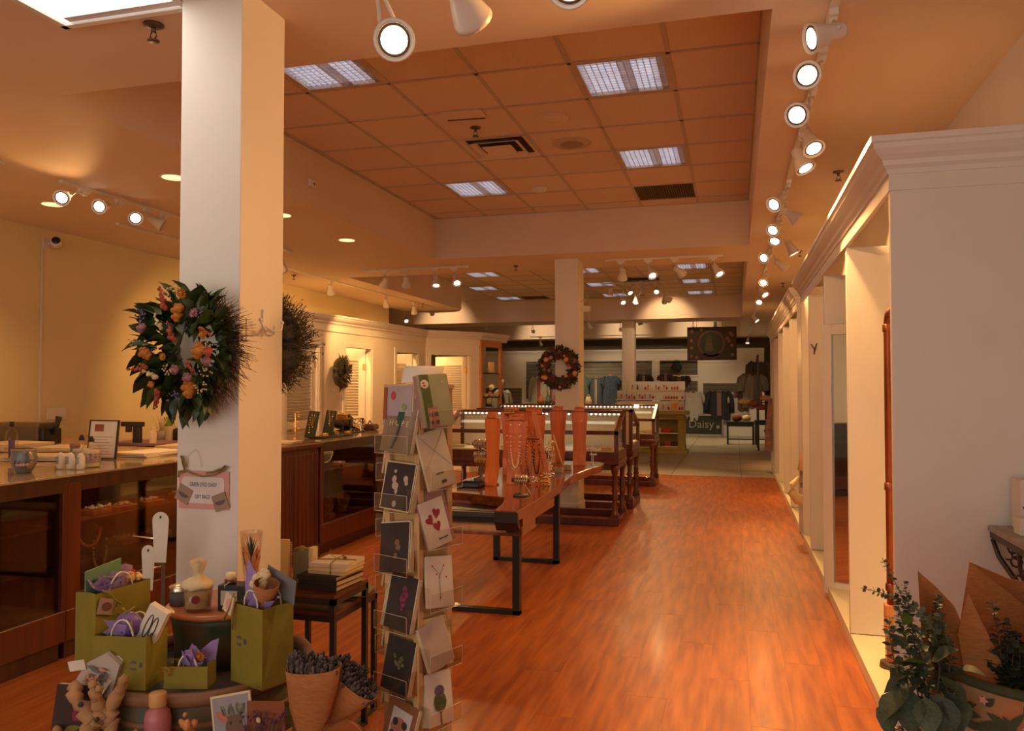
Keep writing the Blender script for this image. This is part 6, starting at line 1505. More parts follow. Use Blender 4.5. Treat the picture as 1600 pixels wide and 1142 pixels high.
t = thing('black_purse', 'dark brown leather purse at right end of the jewellery counter', 'purse', (-4.10, 8.5, ZC)); MB().box(-.08, .08, -.08, .1, 0, .07).build('purse', M_brownf, t, bevel=.025); MB().tube([(0, -.06, .06), (0, 0, .11), (0, .08, .06)], .007, 6).build('strap', M_brownf, t)

# contents of the glass counters
def mini_bust(label, x, y, z, m, s=1.0, rz=.9, beads=None):
    t = thing('jewellery_bust', label, 'jewellery bust', (x, y, z), rz, group='velvet necklace busts in the glass counters'); 
    o = MB().lathe([(.05 * s, 0), (.045 * s, .02 * s), (.075 * s, .11 * s), (.085 * s, .15 * s), (.035 * s, .19 * s), (.032 * s, .22 * s)], 18, Matrix.Diagonal((1, .5, 1, 1))).build('bust', m, t)
    g = MB()
    for i in range(20):
        a = PI * i / 19; g.ball((.06 * s * math.cos(a), -.040 * s, .15 * s - .10 * s * math.sin(a)), .010 * s, 6, 4)
    g.build('necklace', beads or M_silver, t); return t
mini_bust('black velvet bust with rose bead loop inside the pillar-side counter', -3.82, 4.02, .535, M_blackp, 1.0, beads=M_pink)
necklace('long clear bead strand hanging below the black bust in the counter', -3.74, 4.03, .62, .08, .17, flat('pale_trinket', (.6, .52, .42), .3), .008, 1.2)
mini_bust('grey bust inside the glass counter near top, beyond the desk', -3.85, 6.98, .76, M_stone, 1.15, beads=M_silver)
mini_bust('pale slanted bust inside the glass counter on its middle shelf', -3.90, 6.92, .535, M_stone, 1.0, beads=M_gold)
mini_bust('grey round bust on the lower level at right inside the counter', -3.85, 7.35, .29, M_stone, 1.0, beads=M_silver)
mini_bust('cream bust lying low in the glass counter beyond desk', -3.88, 7.1, .29, M_papery, .9, beads=M_silver)
for i, (x, y, z) in enumerate([(-3.86, 4.12, .757), (-3.82, 4.30, .757), (-3.80, 4.52, .757), (-3.84, 4.35, .535), (-3.82, 4.62, .535), (-3.86, 4.2, .29), (-3.84, 4.6, .29), (-3.84, 4.9, .757), (-3.82, 7.2, .757), (-3.8, 6.95, .29)]):
    t = thing('jewellery_riser', 'brown velvet riser strewn with gold trinkets in the counter, %s' % ['upper shelf nearest the stile', 'upper shelf second', 'upper shelf third', 'middle shelf first', 'middle shelf second', 'floor of the case first', 'floor of the case second', 'upper shelf by the pillar', 'upper shelf of the farther counter', 'floor of the farther counter'][i], 'jewellery display', (x, y, z), rnd(-.2, .2))
    MB().box(-.06, .06, -.08, .08, 0, .035).build('riser', flat('rust_velvet', (.34, .12, .04)), t, bevel=.006)
    m = MB()
    for q in range(20): m.ball((rnd(-.05, .055), rnd(-.07, .07), .044), rnd(.007, .016), 6, 4)
    m.build('trinkets', flat('bright_trinket', (.62, .42, .22), .3) if i % 3 else flat('pale_trinket', (.6, .52, .42), .3), t)
t = thing('potted_greenery', 'dark plant in a terracotta bowl inside the nearest glass counter', 'plant', (-3.95, 3.05, .285)); MB().lathe([(.05, 0), (.11, .05), (.13, .09), (.10, .07)], 20).build('bowl', flat('terracotta', (.30, .10, .03)), t)
m = MB()
for q in range(90):
    a = rnd(0, 6.3); m.leaf((0, 0, .06), (rnd(.03, .12) * math.cos(a), rnd(.03, .12) * math.sin(a), rnd(.08, .2)), .025)
stuff(m.build('leaves', M_leafd, t))
# white earring cards hanging on a stand in front of the pillar-side counter
t = thing('pipe_display_stand', 'thin bronze post stand before counter carrying hanging white cards', 'display stand', (-2.10, 2.58, 0))
MB().lathe([(.07, 0), (.07, .01), (.01, .02), (.006, 1.07)], 12).build('post', M_bronze, t)
MB().tube([(0, 0, .97), (-.14, 0, .975)], .004, 6).tube([(0, 0, .87), (-.1, -.02, .85)], .003, 6).build('arms', M_silver, t)
for i, (x, z, h) in enumerate([(-2.135, .785, .17), (-2.08, .89, .19)]):
    t = thing('hanging_card', 'tall rounded white earring card on the stand, %s' % ['front lower one', 'rear upper one beside near pillar'][i], 'tag', (x + (.0 if i == 0 else -.01), 2.54 + .01 * i, z), rot=(0, 0, .2)); w = .026 + .006 * i
    MB().prism([(-w * .7, 0), (w * .7, 0)] + [(w * math.cos(a), h - w + w * math.sin(a)) for a in [PI * q / 8 for q in range(9)]], -.001, .001, 'y').build('card', M_paper, t)
    MB().prism([(.004 * math.cos(a), h - .02 + .006 * math.sin(a)) for a in [PI * q / 5 for q in range(10)]], -.0018, -.001, 'y').build('hole', M_ink, t)

# ================================================================ foreground right: planter, eucalyptus, shelf
t = thing('floral_planter', 'large fabric planter with orange and green leaf print at lower right', 'planter', (.86, 2.66, 0))
prof = [(.27, 0), (.28, .02), (.30, .40), (.31, .735), (.295, .745), (.285, .70), (.0, .66)]
cl = mat('planter_ground', (.52, .17, .05), .75, col2=(.36, .30, .16), scale=6, stretch=(1, 1, .8), detail=2)
MB().lathe(prof, 40, cap=False).build('body', cl, t)
MB().lathe([(.309, .728), (.318, .735), (.316, .748), (.290, .75)], 40, cap=False).build('rim', flat('dark_green_binding', (.05, .06, .025)), t)
m = MB(); m2 = MB(); m3 = MB()
def onpot(a, z, o_=.009):
    r_ = .30 + .01 * (z - .4) / .35 + o_; return Vector((r_ * math.cos(a), r_ * math.sin(a), z))
for q in range(420):
    a = rnd(-PI * 1.05, -.1); z = rnd(.35, .70); d = rnd(0, 6.3); L = rnd(.04, .07)
    p = onpot(a, z); e_ = onpot(a + L / .3 * math.cos(d), min(.72, z + L * math.sin(d))); n_ = Vector((math.cos(a), math.sin(a), 0)); m.leaf(p, e_, .020, up=n_, cup=0)
stuff(m.build('printed_leaves', flat('print_dark_green', (.06, .065, .03)), t))
for q in range(46):
    a = rnd(-PI * 1.05, -.1); z = rnd(.35, .71)
    for k in range(5): p = onpot(a, z, .011); e_ = onpot(a + .045 * math.cos(k * 1.256), z + .013 * math.sin(k * 1.256), .011); m2.leaf(p, e_, .008, up=(math.cos(a), math.sin(a), 0), cup=0)
stuff(m2.build('printed_blossoms', M_pink, t))
def stem_path(p0, p1, bend, n=8):
    a = Vector(p0); b = Vector(p1); out = []
    for i in range(n + 1):
        q = i / n; out.append(a.lerp(b, q) + Vector(bend) * math.sin(PI * q))
    return out
def euc_stem(parent, p0, p1, bend, mbs, lf, kind='round', n=12, size=.03, start=.25):
    pts = stem_path(p0, p1, bend); mbs.tube(pts, [.003 - .002 * i / (len(pts) - 1) for i in range(len(pts))], 5)
    for i in range(n):
        q = start + (1 - start) * i / n; k = min(len(pts) - 2, int(q * (len(pts) - 1))); f = q * (len(pts) - 1) - k; p = pts[k].lerp(pts[k + 1], f); d = (pts[k + 1] - pts[k]).normalized()
        u = d.cross(Vector((rnd(-1, 1), rnd(-1, 1), rnd(-1, 1)))).normalized(); s_ = size * .86 * (1.15 - .6 * (i / n))
        for sg in (-1, 1): lf.leaf(p, p + (u * sg + d * .35).normalized() * s_, s_ * .85, up=(rnd(-1, 1), rnd(-1, 1), 1), n=4)
t = thing('eucalyptus_bouquet', 'loose eucalyptus bouquet with round grey-green and broad dark leaves', 'bouquet', (.50, 2.42, .44))
sm, lf = MB(), MB(); O = Vector((.50, 2.42, .44))
def rel(v): return tuple(Vector(v) - O)
for p1, bend, n_, sz in [((.335, 2.42, .99), (.10, 0, .10), 26, .026), ((.395, 2.45, 1.07), (.03, 0, .03), 22, .024), ((.425, 2.42, .98), (.0, 0, .0), 34, .036), ((.46, 2.5, 1.0), (.0, 0, .02), 30, .028), ((.535, 2.45, .98), (.02, 0, .0), 30, .032), ((.545, 2.42, .89), (.03, 0, .02), 18, .034), ((.40, 2.38, .93), (-.03, 0, .02), 20, .034), ((.48, 2.4, .90), (0, -.03, 0), 22, .034)]:
    euc_stem(t, (0, 0, .15), rel(p1), bend, sm, lf, n=n_, size=sz, start=.35)
euc_stem(t, (0, 0, .12), (-.10, -.06, .18), (0, 0, .04), sm, lf, n=10, size=.028)
for q in range(12): sm.tube([(rnd(-.02, .02), rnd(-.02, .02), .02), (rnd(-.03, .03), rnd(-.03, .03), .26)], .0025, 5)
stuff(sm.build('stems', flat('grey_stem', (.16, .13, .09)), t)); stuff(lf.build('small_leaves', M_euc, t))
for b0, d, L in [((-.07, -.06, .30), (-.5, -.3, -.55), .11), ((-.05, -.05, .30), (-.1, -.3, -1), .12), ((.01, -.06, .30), (.15, -.3, -.9), .12), ((.02, -.05, .34), (.5, -.3, -.5), .10), ((-.02, -.05, .36), (-.6, -.2, .15), .09), ((.0, -.05, .38), (.4, -.2, .35), .08), ((-.03, -.04, .33), (-.3, -.4, -.2), .09), ((.04, -.04, .30), (.2, -.3, -.7), .11), ((-.06, -.03, .40), (-.4, -.2, .5), .07), ((.03, -.02, .27), (.3, -.2, -.9), .11), ((-.03, -.02, .31), (-.8, -.1, -.2), .09), ((-.09, -.06, .27), (-.3, -.3, -.8), .10), ((-.02, -.07, .29), (.0, -.4, -.6), .10), ((.05, -.05, .36), (.6, -.3, .1), .08), ((-.05, -.06, .35), (-.5, -.4, -.1), .08)]:
    put_leaf(t, b0, d, L, 'e', roll=rnd(-.5, .5), width=1.7)
for b0, d, L in [((-.08, -.05, .36), (.7, -.3, .3), .07), ((-.05, -.02, .46), (-.2, -.4, .9), .05)]: put_leaf(t, b0, d, L, 'g', roll=.2, width=1.5)
t = thing('glass_vase', 'clear glass vase holding the eucalyptus stems', 'vase', (.50, 2.42, .44)); MB().lathe([(.045, 0), (.05, .01), (.042, .12), (.055, .24), (.052, .24), (.038, .12), (.04, .01), (.0, .008)], 20, cap=False).build('vase', M_acryl, t)
t = thing('plant_stand', 'small white stool under the glass vase at lower right', 'stool', (.50, 2.42, 0)); MB().lathe([(.09, .40), (.095, .41), (.095, .438), (.09, .44)], 24).build('seat', M_trimw, t)
for a in (0, 2.1, 4.2): MB().tube([(.07 * math.cos(a), .07 * math.sin(a), .41), (.085 * math.cos(a), .085 * math.sin(a), 0)], .010, 8).build('leg', M_trimw, t)
def kraft_sheet(label, loc, pts, depth=.05, fill=None, fbox=None):
    t = thing('kraft_wrapped_eucalyptus', label, 'bouquet', loc)
    n = len(pts); m = MB(); vs = [(x, depth * (.4 * math.sin(i * 1.1)), z) for i, (x, z) in enumerate(pts)] + [(sum(p[0] for p in pts) / n, depth, sum(p[1] for p in pts) / n)]
    m.add(vs, [(i, (i + 1) % n, n) for i in range(n)])
    o = m.build('kraft_wrap', M_kraft, t); so = o.modifiers.new('thick', 'SOLIDIFY'); so.thickness = .002
    return t
t = kraft_sheet('kraft paper wrap pointing up at left of planter, behind the bouquet', (.56, 2.56, .745), [(-.02, -.1), (.09, -.1), (.08, .09), (.04, .18), (-.01, .235), (-.055, .275), (-.045, .12), (-.04, 0)])
g = MB(); s_ = MB()
for q in range(5): euc_stem(t, (0, -.02, -.05), (rnd(-.05, .0), -.03, rnd(.12, .24)), (0, 0, 0), s_, g, n=14, size=.024)
s_.build('stems', M_twig, t); stuff(g.build('small_leaves', M_euc, t))
t = kraft_sheet('large kraft paper wrap full of dark eucalyptus filling the planter', (.80, 2.66, .745), [(-.17, -.1), (.3, -.1), (.34, .16), (.22, .20), (.1, .225), (-.04, .25), (-.13, .285), (-.15, .12)], .07)
g = MB(); s_ = MB()
for q in range(34):
    x = rnd(-.12, .28); euc_stem(t, (x * .8, -.10, -.04), (x + rnd(-.03, .03), rnd(-.16, -.07), rnd(.10, .26) - abs(x) * .25), (0, -.02, 0), s_, g, n=16, size=.036, start=.05)
s_.build('stems', M_twig, t); stuff(g.build('small_leaves', mat('dark_eucalyptus', (.022, .032, .018), .6, scale=20, col2=(.045, .06, .034)), t))
o = MB().add([(-.17, -.12, -.06), (-.05, -.12, -.06), (-.10, -.12, .07), (-.165, -.11, .22), (-.19, -.1, .1)], [tuple(range(5))]).build('front_fold', M_kraft, t); so = o.modifiers.new('thick', 'SOLIDIFY'); so.thickness = .002
# wall shelf at the right edge
t = thing('wall_shelf', 'grey stone corner shelf on dark cast filigree bracket at right edge', 'shelf', (1.0, 3.3, .96))
MB().box(0, .262, -.1, .41, 0, .022).build('top_slab', M_stone, t, bevel=.004)
MB().box(.008, .262, -.09, .41, -.03, 0).build('under_rim', M_bronze, t, bevel=.003)
m = MB(); m.tube([(.012, .39, -.03), (.03, .37, -.10), (.10, .33, -.22), (.2, .32, -.30)], [.008, .010, .012, .01], 7).tube([(.02, .10, -.03), (.06, .22, -.12), (.12, .32, -.24)], .008, 6)
for q in range(16): c_ = (rnd(.03, .22), rnd(.12, .36), rnd(-.18, -.05)); m.tube([(c_[0] + .02 * math.cos(a), c_[1], c_[2] + .02 * math.sin(a)) for a in [k * PI / 4 for k in range(8)]], .0045, 5, closed=True)
for q in range(26):
    c_ = Vector((rnd(.04, .24), rnd(.12, .38), rnd(-.28, -.06))); m.leaf(c_, c_ + Vector((rnd(-.05, .05), rnd(-.03, .03), rnd(-.07, .0))), .022)
m.build('filigree_bracket', M_bronze, t)
t = thing('soap_box', 'tall white box with black feather drawing on the wall shelf', 'box', (1.13, 3.62, .983)); MB().box(-.05, .06, -.05, .06, 0, .20).build('box', M_paper, t, bevel=.002)
m = MB()
for q in range(9): m.leaf((-.02 + q * .006, -.0515, .07 + q * .009), (-.045 + q * .006, -.0515, .10 + q * .01), .012, up=(0, -1, 0), cup=0)
m.build('feather_print', M_ink, t)
t = thing('soap_bar_box', 'short white box in front of the tall feather box', 'box', (1.08, 3.50, .983)); MB().box(-.035, .07, -.04, .04, 0, .065).build('box', M_paper, t, bevel=.002); MB().box(.035, .038, -.041, .041, -.0, .0652).build('edge_line', M_stone, t)

# gap between the shelving units: handbag, scarf, leaning board
t = thing('crescent_handbag', 'cream crescent handbag with patterned scarf hung between shelving units', 'handbag', (.66, 8.78, .36))
MB().tube([(-.02, 0, .26), (-.09, 0, .18), (-.10, 0, .10), (-.04, 0, .03), (.06, 0, .01), (.16, 0, .03)], [.02, .035, .045, .055, .065, .05], 12).build('bag_body', M_wax, t)
MB().box(-.02, .10, -.02, .02, .15, .33).build('scarf', mat('patterned_scarf', (.012, .012, .018), .8, col2=(.50, .42, .34), scale=22, detail=1), t, bevel=.008)
MB().tube([(.0, 0, .33), (.02, 0, .5), (.06, 0, .62), (.06, .05, .85), (.06, .275, .95)], [.045, .03, .022, .012, .008], 10).build('cream_wrap', M_wax, t)
t = thing('leaning_board', 'narrow black board with orange beaded edge in first bay of far shelving', 'board', (.70, 10.9, .08), rot=(0, .03, 0))
MB().prism([(0, .45), (.22, .45), (.22, 1.15), (.16, 1.2), (.05, 1.0), (0, .7)], -.01, .01, 'y').build('board', M_blackp, t)
m = MB()
for q in range(22): m.ball((.0 + .06 * (q / 21) ** 2 + .05 * (q / 21), 0, .45 + q * .035), .018, 6, 4)
m.build('beaded_edge', M_oak, t)
t = thing('dark_shoes', 'pair of dark shoes on bottom shelf of the far shelving unit', 'shoes', (.72, 10.7, .08))
for y in (0, .14): MB().ball((.05, y, .04), .06, 10, 6, sc=(1.6, .7, .7)).build('shoe', M_blackp, t)
t = thing('hanging_scarf', 'pink and grey patterned scarf hanging at the far end of far shelving', 'scarf', (.62, 15.6, .35)); m = MB(); n = 12
vs = []; fs = []
for i in range(n + 1):
    q = i / n; w = .0 + .10 * (1 - q) ** .6; vs += [(-w - .0, .02 * math.sin(i), q * 1.0), (.05, .03 * math.cos(i), q * 1.0)]
for i in range(n): fs.append((2 * i, 2 * i + 1, 2 * i + 3, 2 * i + 2))
o = m.add(vs, fs, smooth=True).build('scarf', mat('pink_scarf', (.60, .30, .22), .9, col2=(.20, .17, .16), scale=9), t); so = o.modifiers.new('thick', 'SOLIDIFY'); so.thickness = .02
t = thing('small_figurine', 'small dark red ornament on the bottom shelf by the mirror', 'ornament', (.70, 6.75, .078)); MB().lathe([(.02, 0), (.03, .03), (.015, .07), (.025, .10), (.0, .13)], 14, cap=False).build('ornament', flat('dark_red', (.10, .02, .015)), t); MB().ball((0, 0, .145), .018, 8, 6).build('knob', M_bronze, t)

for y0, y1 in ((3.85, 5.6), (6.7, 7.8)): area('counter_case_fill', (-3.76, (y0 + y1) / 2, .985), (0, R(-25), 0), .03, y1 - y0, 2.6, (1, .72, .38))  # fill light added inside the counters to make their contents visible

# ================================================================ far room
BY = 26.3
w_ = MB()
w_.box(-10.2, 0.9, BY, BY + .12, 0, 2.66)
dw = struct(w_.build('wall_display', M_wall), 'white display wall of the back room with slatwall panels')
cornice([(.9, BY), (-10.2, BY)], 2.64, M_trimw, 'cornice', dw)
MB().box(-10.2, .9, BY - .02, BY, 2.34, 2.38).build('picture_rail', M_trimw, dw)
struct(MB().box(-10.2, 1.27, BY + .6, BY + .7, 2.0, 3.15).build('wall_dark_upper', M_darkwall))
def slat(x0, x1, z0, z1):
    m = MB(); z = z0
    m.box(x0 - .05, x1 + .05, BY - .03, BY, z1, z1 + .06).box(x0 - .05, x1 + .05, BY - .03, BY, z0 - .06, z0).box(x0 - .06, x0, BY - .03, BY, z0, z1).box(x1, x1 + .06, BY - .03, BY, z0, z1)
    m.build('panel_frame', M_trimw, dw); MB().box(x0, x1, BY - .003, BY - .0005, z0, z1).build('gap_shade_sheet', flat('gap_shade', (.035, .028, .02)), dw); m = MB()  # dark sheet stands in for shade in the gaps between boards
    while z < z1 - .05:
        m.box(x0, x1, BY - .02, BY - .002, z + .006, min(z1, z + .115)); z += .12
    stuff(m.build('slatwall_boards', M_slat, dw))
slat(-6.85, -5.0, 1.16, 2.42); slat(-4.95, -2.60, .9, 2.42); slat(-2.35, -1.15, 1.95, 2.42); slat(-2.35, -1.15, .9, 1.75); slat(-.98, .18, 1.0, 1.68); slat(-9.6, -7.0, .9, 1.52)
# hanging tin sign
t = thing('hanging_tin_sign', 'dark rectangular sign with round portrait and flowers hanging from beam', 'sign', (-.52, 19.5, 2.59))
MB().box(-.56, .56, -.02, .02, -.385, .385).build('board', flat('sign_dark', (.040, .026, .018)), t, bevel=.004)
MB().box(-.57, .57, -.024, .024, .375, .395).box(-.57, .57, -.024, .024, -.395, -.375).box(-.57, -.55, -.024, .024, -.39, .39).box(.55, .57, -.024, .024, -.39, .39).build('frame', flat('frame_dark', (.05, .02, .012)), t)
def ringp(r0, r1, x0=0, z0=0, a0=0, a1=2 * PI, n=30):
    m = MB(); vs = []; fs = []
    for i in range(n + 1):
        a = a0 + (a1 - a0) * i / n; vs += [(x0 + r0 * math.cos(a), -.023, z0 + r0 * math.sin(a)), (x0 + r1 * math.cos(a), -.023, z0 + r1 * math.sin(a))]
    for i in range(n): fs.append((2 * i, 2 * i + 1, 2 * i + 3, 2 * i + 2))
    return m.add(vs, fs)
def front(m, name, mt, th=.003):
    o = m.build(name, mt, t); so = o.modifiers.new('thick', 'SOLIDIFY'); so.thickness = th; return o
front(ringp(.27, .32, -.01), 'round_band', flat('band_rose', (.11, .055, .042)))
front(ringp(.275, .325, -.01, 0, -2.2, -.95), 'red_lower_band', flat('band_red', (.20, .05, .03)))
m = MB(); m.prism([(-.01 + .265 * math.cos(q * PI / 12), .265 * math.sin(q * PI / 12)) for q in range(24)], -.022, -.020, 'y').build('round_ground', flat('round_ground', (.035, .035, .025)), t)
m = MB(); m.prism([(-.12, -.02), (-.02, -.02), (-.005, .06), (-.03, .12), (-.11, .12), (-.14, .05)], -.024, -.022, 'y'); m.build('painted_face', flat('face_tan', (.10, .055, .03)), t)
m = MB(); m.prism([(-.20, .11), (.06, .10), (.0, .14), (-.03, .20), (-.12, .19), (-.15, .14)], -.026, -.022, 'y'); m.build('painted_hat', flat('hat_grey', (.055, .048, .034)), t)
m = MB(); m.prism([(-.14, .005), (.0, .005), (.05, -.16), (-.02, -.19), (-.16, -.17)], -.0255, -.022, 'y'); m.build('painted_beard', flat('beard_grey', (.085, .07, .055)), t)
m = MB()
for x, z in [(-.46, .30), (-.47, .07), (-.47, -.10), (-.47, -.30), (-.35, -.33), (.43, .24), (.47, .19), (.40, .05), (.46, -.05), (.47, -.27), (-.24, .33), (.36, .12)]:
    for k in range(5): a = k * 1.256; m.leaf((x, -.024, z), (x + .05 * math.cos(a), -.026, z + .05 * math.sin(a)), .04, up=(0, -1, 0), cup=0)
m.build('painted_blossoms', flat('blossom_rose', (.20, .09, .06)), t)
m = MB()
for q in range(40):
    x = random.choice([rnd(-.52, -.33), rnd(.33, .52)]); z = rnd(-.34, .34); m.leaf((x, -.0235, z), (x + rnd(-.05, .05), -.0235, z + rnd(-.05, .05)), .02, up=(0, -1, 0), cup=0)
m.build('painted_leaves', flat('sign_green', (.03, .045, .02)), t)
MB().tube([(-.35, 0, .39), (-.35, 0, .56)], .004, 5).tube([(.24, 0, .39), (.24, 0, .56)], .004, 5).build('hanging_wires', M_black, t)

# nail polish stand on olive cabinet
t = thing('olive_cabinet', 'olive green cabinet with open shelves under the nail polish stand', 'cabinet', (-1.98, 19.05, 0))
f = MB(); f.box(-.95, .92, -.25, .25, 0, .10).box(-.90, .87, -.22, .22, .10, .16); f.build('plinth', M_olivep, t, bevel=.01)
MB().box(.70, .86, -.21, .21, .16, .80).box(-.88, -.76, -.21, .21, .16, .80).box(-.76, .70, .17, .21, .16, .80).build('body', M_olivep, t, bevel=.004)
for z in (.16, .47): MB().box(-.76, .70, -.20, .17, z, z + .02).build('shelf', M_cream, t)
MB().box(-.92, .90, -.24, .24, .80, .85).box(-.86, .84, -.2, .2, .85, .91).box(-.98, .95, -.27, .27, .91, 1.0).build('top_moulding', M_olivep, t, bevel=.015)
t2 = thing('polish_stand', 'white three-tier stand lined with red and white nail polish bottles', 'display rack', (-1.92, 19.05, 1.0))
for i, (z, y, x0) in enumerate([(.0, -.16, -.8), (.25, -.02, -.8), (.47, .10, -.55)]):
    MB().box(x0, .79, y - .08, y + .06, z + .0, z + .025).build('tier', M_whitep, t2); MB().box(x0, .79, y + .06, y + .07, z, z + .22).build('riser_panel', M_whitep, t2)
MB().box(.78, .80, -.24, .18, 0, .50).build('side_panel', M_acryl, t2); MB().box(-.81, -.79, -.24, .18, 0, .3).build('side_panel', M_acryl, t2)
PB = {}
for nm, mt in (('red', M_red), ('white', M_paper), ('pink', M_pink), ('brown', flat('brown_polish', (.16, .05, .03)))):
    PB[nm] = (MB().lathe([(.020, 0), (.022, .01), (.022, .055), (.012, .062)], 8).mesh('polish_bottle', mt), MB().lathe([(.011, .06), (.010, .11)], 8).mesh('cap', M_paper if nm in ('white', 'red') else M_blackp))
names = ['lowest', 'middle', 'top']
ORD = 'first second third fourth fifth sixth seventh eighth ninth tenth eleventh twelfth thirteenth fourteenth fifteenth sixteenth seventeenth eighteenth nineteenth twentieth twenty-first twenty-second twenty-third twenty-fourth twenty-fifth twenty-sixth'.split()
for i, (z, y, x0) in enumerate([(1.026, 18.86, -.75), (1.276, 19.0, -.75), (1.496, 19.12, -.5)]):
    x = x0; cnt = 0
    while x < .74:
        if random.random() < .84:
            c_ = 'red' if x > .35 else random.choice(['red', 'pink', 'brown', 'white', 'pink'])
            t = place('nail_polish', PB[c_][0]); t.location = (-1.92 + x, y, z); place('cap', PB[c_][1], t)
            cnt += 1; tag(t, '%s nail polish, bottle %s of the %s tier counted from its left end' % (c_, ORD[cnt - 1], names[i]), 'nail polish', 'nail polish bottles on the %s tier' % names[i])
        x += .062
t = thing('polish_tester_card', 'cream price card hung on front of the white polish stand', 'sign', (-1.34, 18.80, 1.0)); MB().box(-.09, .09, -.004, .004, -.02, .24).build('card', M_papery, t); MB().box(-.05, .05, -.006, -.004, .05, .17).build('print', M_peach, t)
for i, (x, z, c_, lb) in enumerate([(-1.55, .49, M_red, 'red box on the upper cabinet shelf, right'), (-1.95, .49, M_peach, 'orange wrapped box on upper cabinet shelf, left'), (-1.75, .49, M_papery, 'tan round tin on upper cabinet shelf'), (-1.5, .18, M_red, 'red and white box on lower cabinet shelf, right'), (-1.8, .18, M_peach, 'orange box on the lower cabinet shelf, middle'), (-2.15, .18, M_paper, 'white parcel on the lower cabinet shelf, left'), (-1.36, .18, flat('dark_box', (.05, .03, .03)), 'dark box on the lower cabinet shelf, far right')]):
    t = thing('boxed_gift', lb, 'box', (x, 18.93, z + .001), rnd(-.2, .2)); MB().box(-.09, .09, -.07, .07, 0, .11).build('box', c_, t, bevel=.006); MB().box(-.092, .092, -.02, .02, .0, .112).build('ribbon', M_papery, t)

# clothes
def garment(label, x, y, ztop, w, h, m, m2=None, kind='shirt', sleeve=.55, dep=.10, rz=0.0, cat='garment', grp=None, hook=True):
    t = thing('hanging_' + kind, label, cat, (x, y, ztop), rz, group=grp)
    w2 = w / 2; nx_, nz = 14, 8; g = MB(); 
    for side in (-1, 1):
        vs = []; fs = []
        for j in range(nz + 1):
            q = j / nz; hw = w2 * (.30 + .70 * min(1, q / .16) ** .7) * (1 + .10 * q if kind != 'dress' else 1 + .25 * q); hw = hw * .82 if q > .16 else hw
            for i in range(nx_ + 1):
                u = i / nx_ * 2 - 1; dz = dep / 2 * math.sqrt(max(0, 1 - u * u)) + .012 * math.sin(u * 11 + x * 7) * q
                zz_ = -h * q + (.03 * math.sin(u * 6) if j == nz else 0) - (.05 * (1 - u * u) if j == 0 else 0)
                vs.append((hw * u, side * dz, zz_))
        for j in range(nz):
            for i in range(nx_): a = j * (nx_ + 1) + i; fs.append((a, a + 1, a + nx_ + 2, a + nx_ + 1))
        g.add(vs, fs, smooth=True)
    g.build('body', m, t)
    if sleeve:
        for s_ in (-1, 1):
            MB().tube([(s_ * w2 * .62, 0, -.03), (s_ * w2 * .95, 0, -h * .16), (s_ * w2 * 1.08, 0, -h * sleeve * .6), (s_ * w2 * 1.10, 0, -h * sleeve)], [dep * .4, dep * .65, dep * .62, dep * .55], 8).build('sleeve', m, t)
    if m2 is not None: MB().box(-w2 * .18, w2 * .18, -dep / 2 - .016, -dep / 2, -h * .85, -.06).build('inner_layer', m2, t)
    if hook: MB().tube([(-w2 * .5, 0, -.05), (0, 0, .02), (w2 * .5, 0, -.05)], .010, 6).tube([(0, 0, .02), (0, 0, .07), (0, .17, .09)], .005, 5).build('hanger', M_oak, t)
    return t
white_s = flat('white_cotton', (.42, .40, .36)); navy = flat('navy_cloth', (.018, .018, .028)); pinkc = flat('dusty_pink_cloth', (.22, .12, .12)); blk = flat('black_cloth', (.018, .015, .014)); grey = flat('grey_cloth', (.10, .095, .09)); ltb = flat('pale_blue_cloth', (.30, .31, .33))
blu = mat('blue_print_cloth', (.02, .028, .06), .9, col2=(.06, .085, .11), scale=30); teal = mat('teal_print_cloth', (.03, .045, .045), .9, col2=(.09, .115, .09), scale=30); grn = mat('green_print_cloth', (.06, .10, .05), .9, col2=(.16, .22, .12), scale=30)
gy = BY - .16
garment('white short-sleeved shirt on display wall, left of the dark cape', -1.28, gy, 1.42, .62, .95, white_s, sleeve=.38)
garment('dark navy and black cape with dusty pink top, between two white shirts', -.48, gy, 1.44, .74, .93, navy, pinkc, sleeve=.75, dep=.14)
garment('white shirt on the display wall, right of the dark cape', .14, gy, 1.42, .60, .97, white_s, sleeve=.38)
garment('dark pink and navy dress hanging behind the back pillar, right side', -2.15, gy, 1.98, .42, .7, flat('maroon_stripe', (.07, .02, .022)), pinkc, sleeve=.3)
garment('black top with red ornament high on the display wall', -1.72, gy, 1.92, .58, .35, blk, flat('red_ornament', (.20, .03, .015)), sleeve=.6)
garment('black garment with pale lapels just left of the back pillar', -2.85, gy, 1.98, .45, .8, blk, flat('pale_lapel', (.25, .18, .13)), sleeve=.4)
garment('green patterned dress on the display wall', -3.35, gy, 1.85, .50, 1.0, grn, None, 'dress', .0)
garment('deep blue patterned dress on the display wall', -3.95, gy, 1.95, .52, 1.1, blu, None, 'dress', .3)
garment('denim blue dress with pale collar on display wall', -4.42, gy, 1.88, .46, 1.1, flat('denim', (.04, .05, .06)), flat('pale_lapel', (.25, .18, .13)), 'dress', .3)
garment('teal patterned dress beside the far pillar wreath', -4.85, gy, 1.95, .40, 1.1, teal, None, 'dress', .0)
garment('tan jacket standing low right of the far pillar', -4.95, 24.6, 1.42, .62, .5, mat('tan_knit', (.26, .16, .06), .9, var=.2, scale=40), None, 'jacket', .6, .2, hook=False)
garment('cream tunic with brown collar and red stripes left of far pillar', -6.36, gy, 1.92, .62, .95, flat('cream_tunic', (.34, .29, .20)), flat('red_stripes', (.28, .05, .04)), 'tunic', .8)
garment('pink and white print top beside the striped tunic', -5.75, gy, 1.65, .45, .6, flat('pink_top', (.30, .15, .12)), None, 'vest', .3)
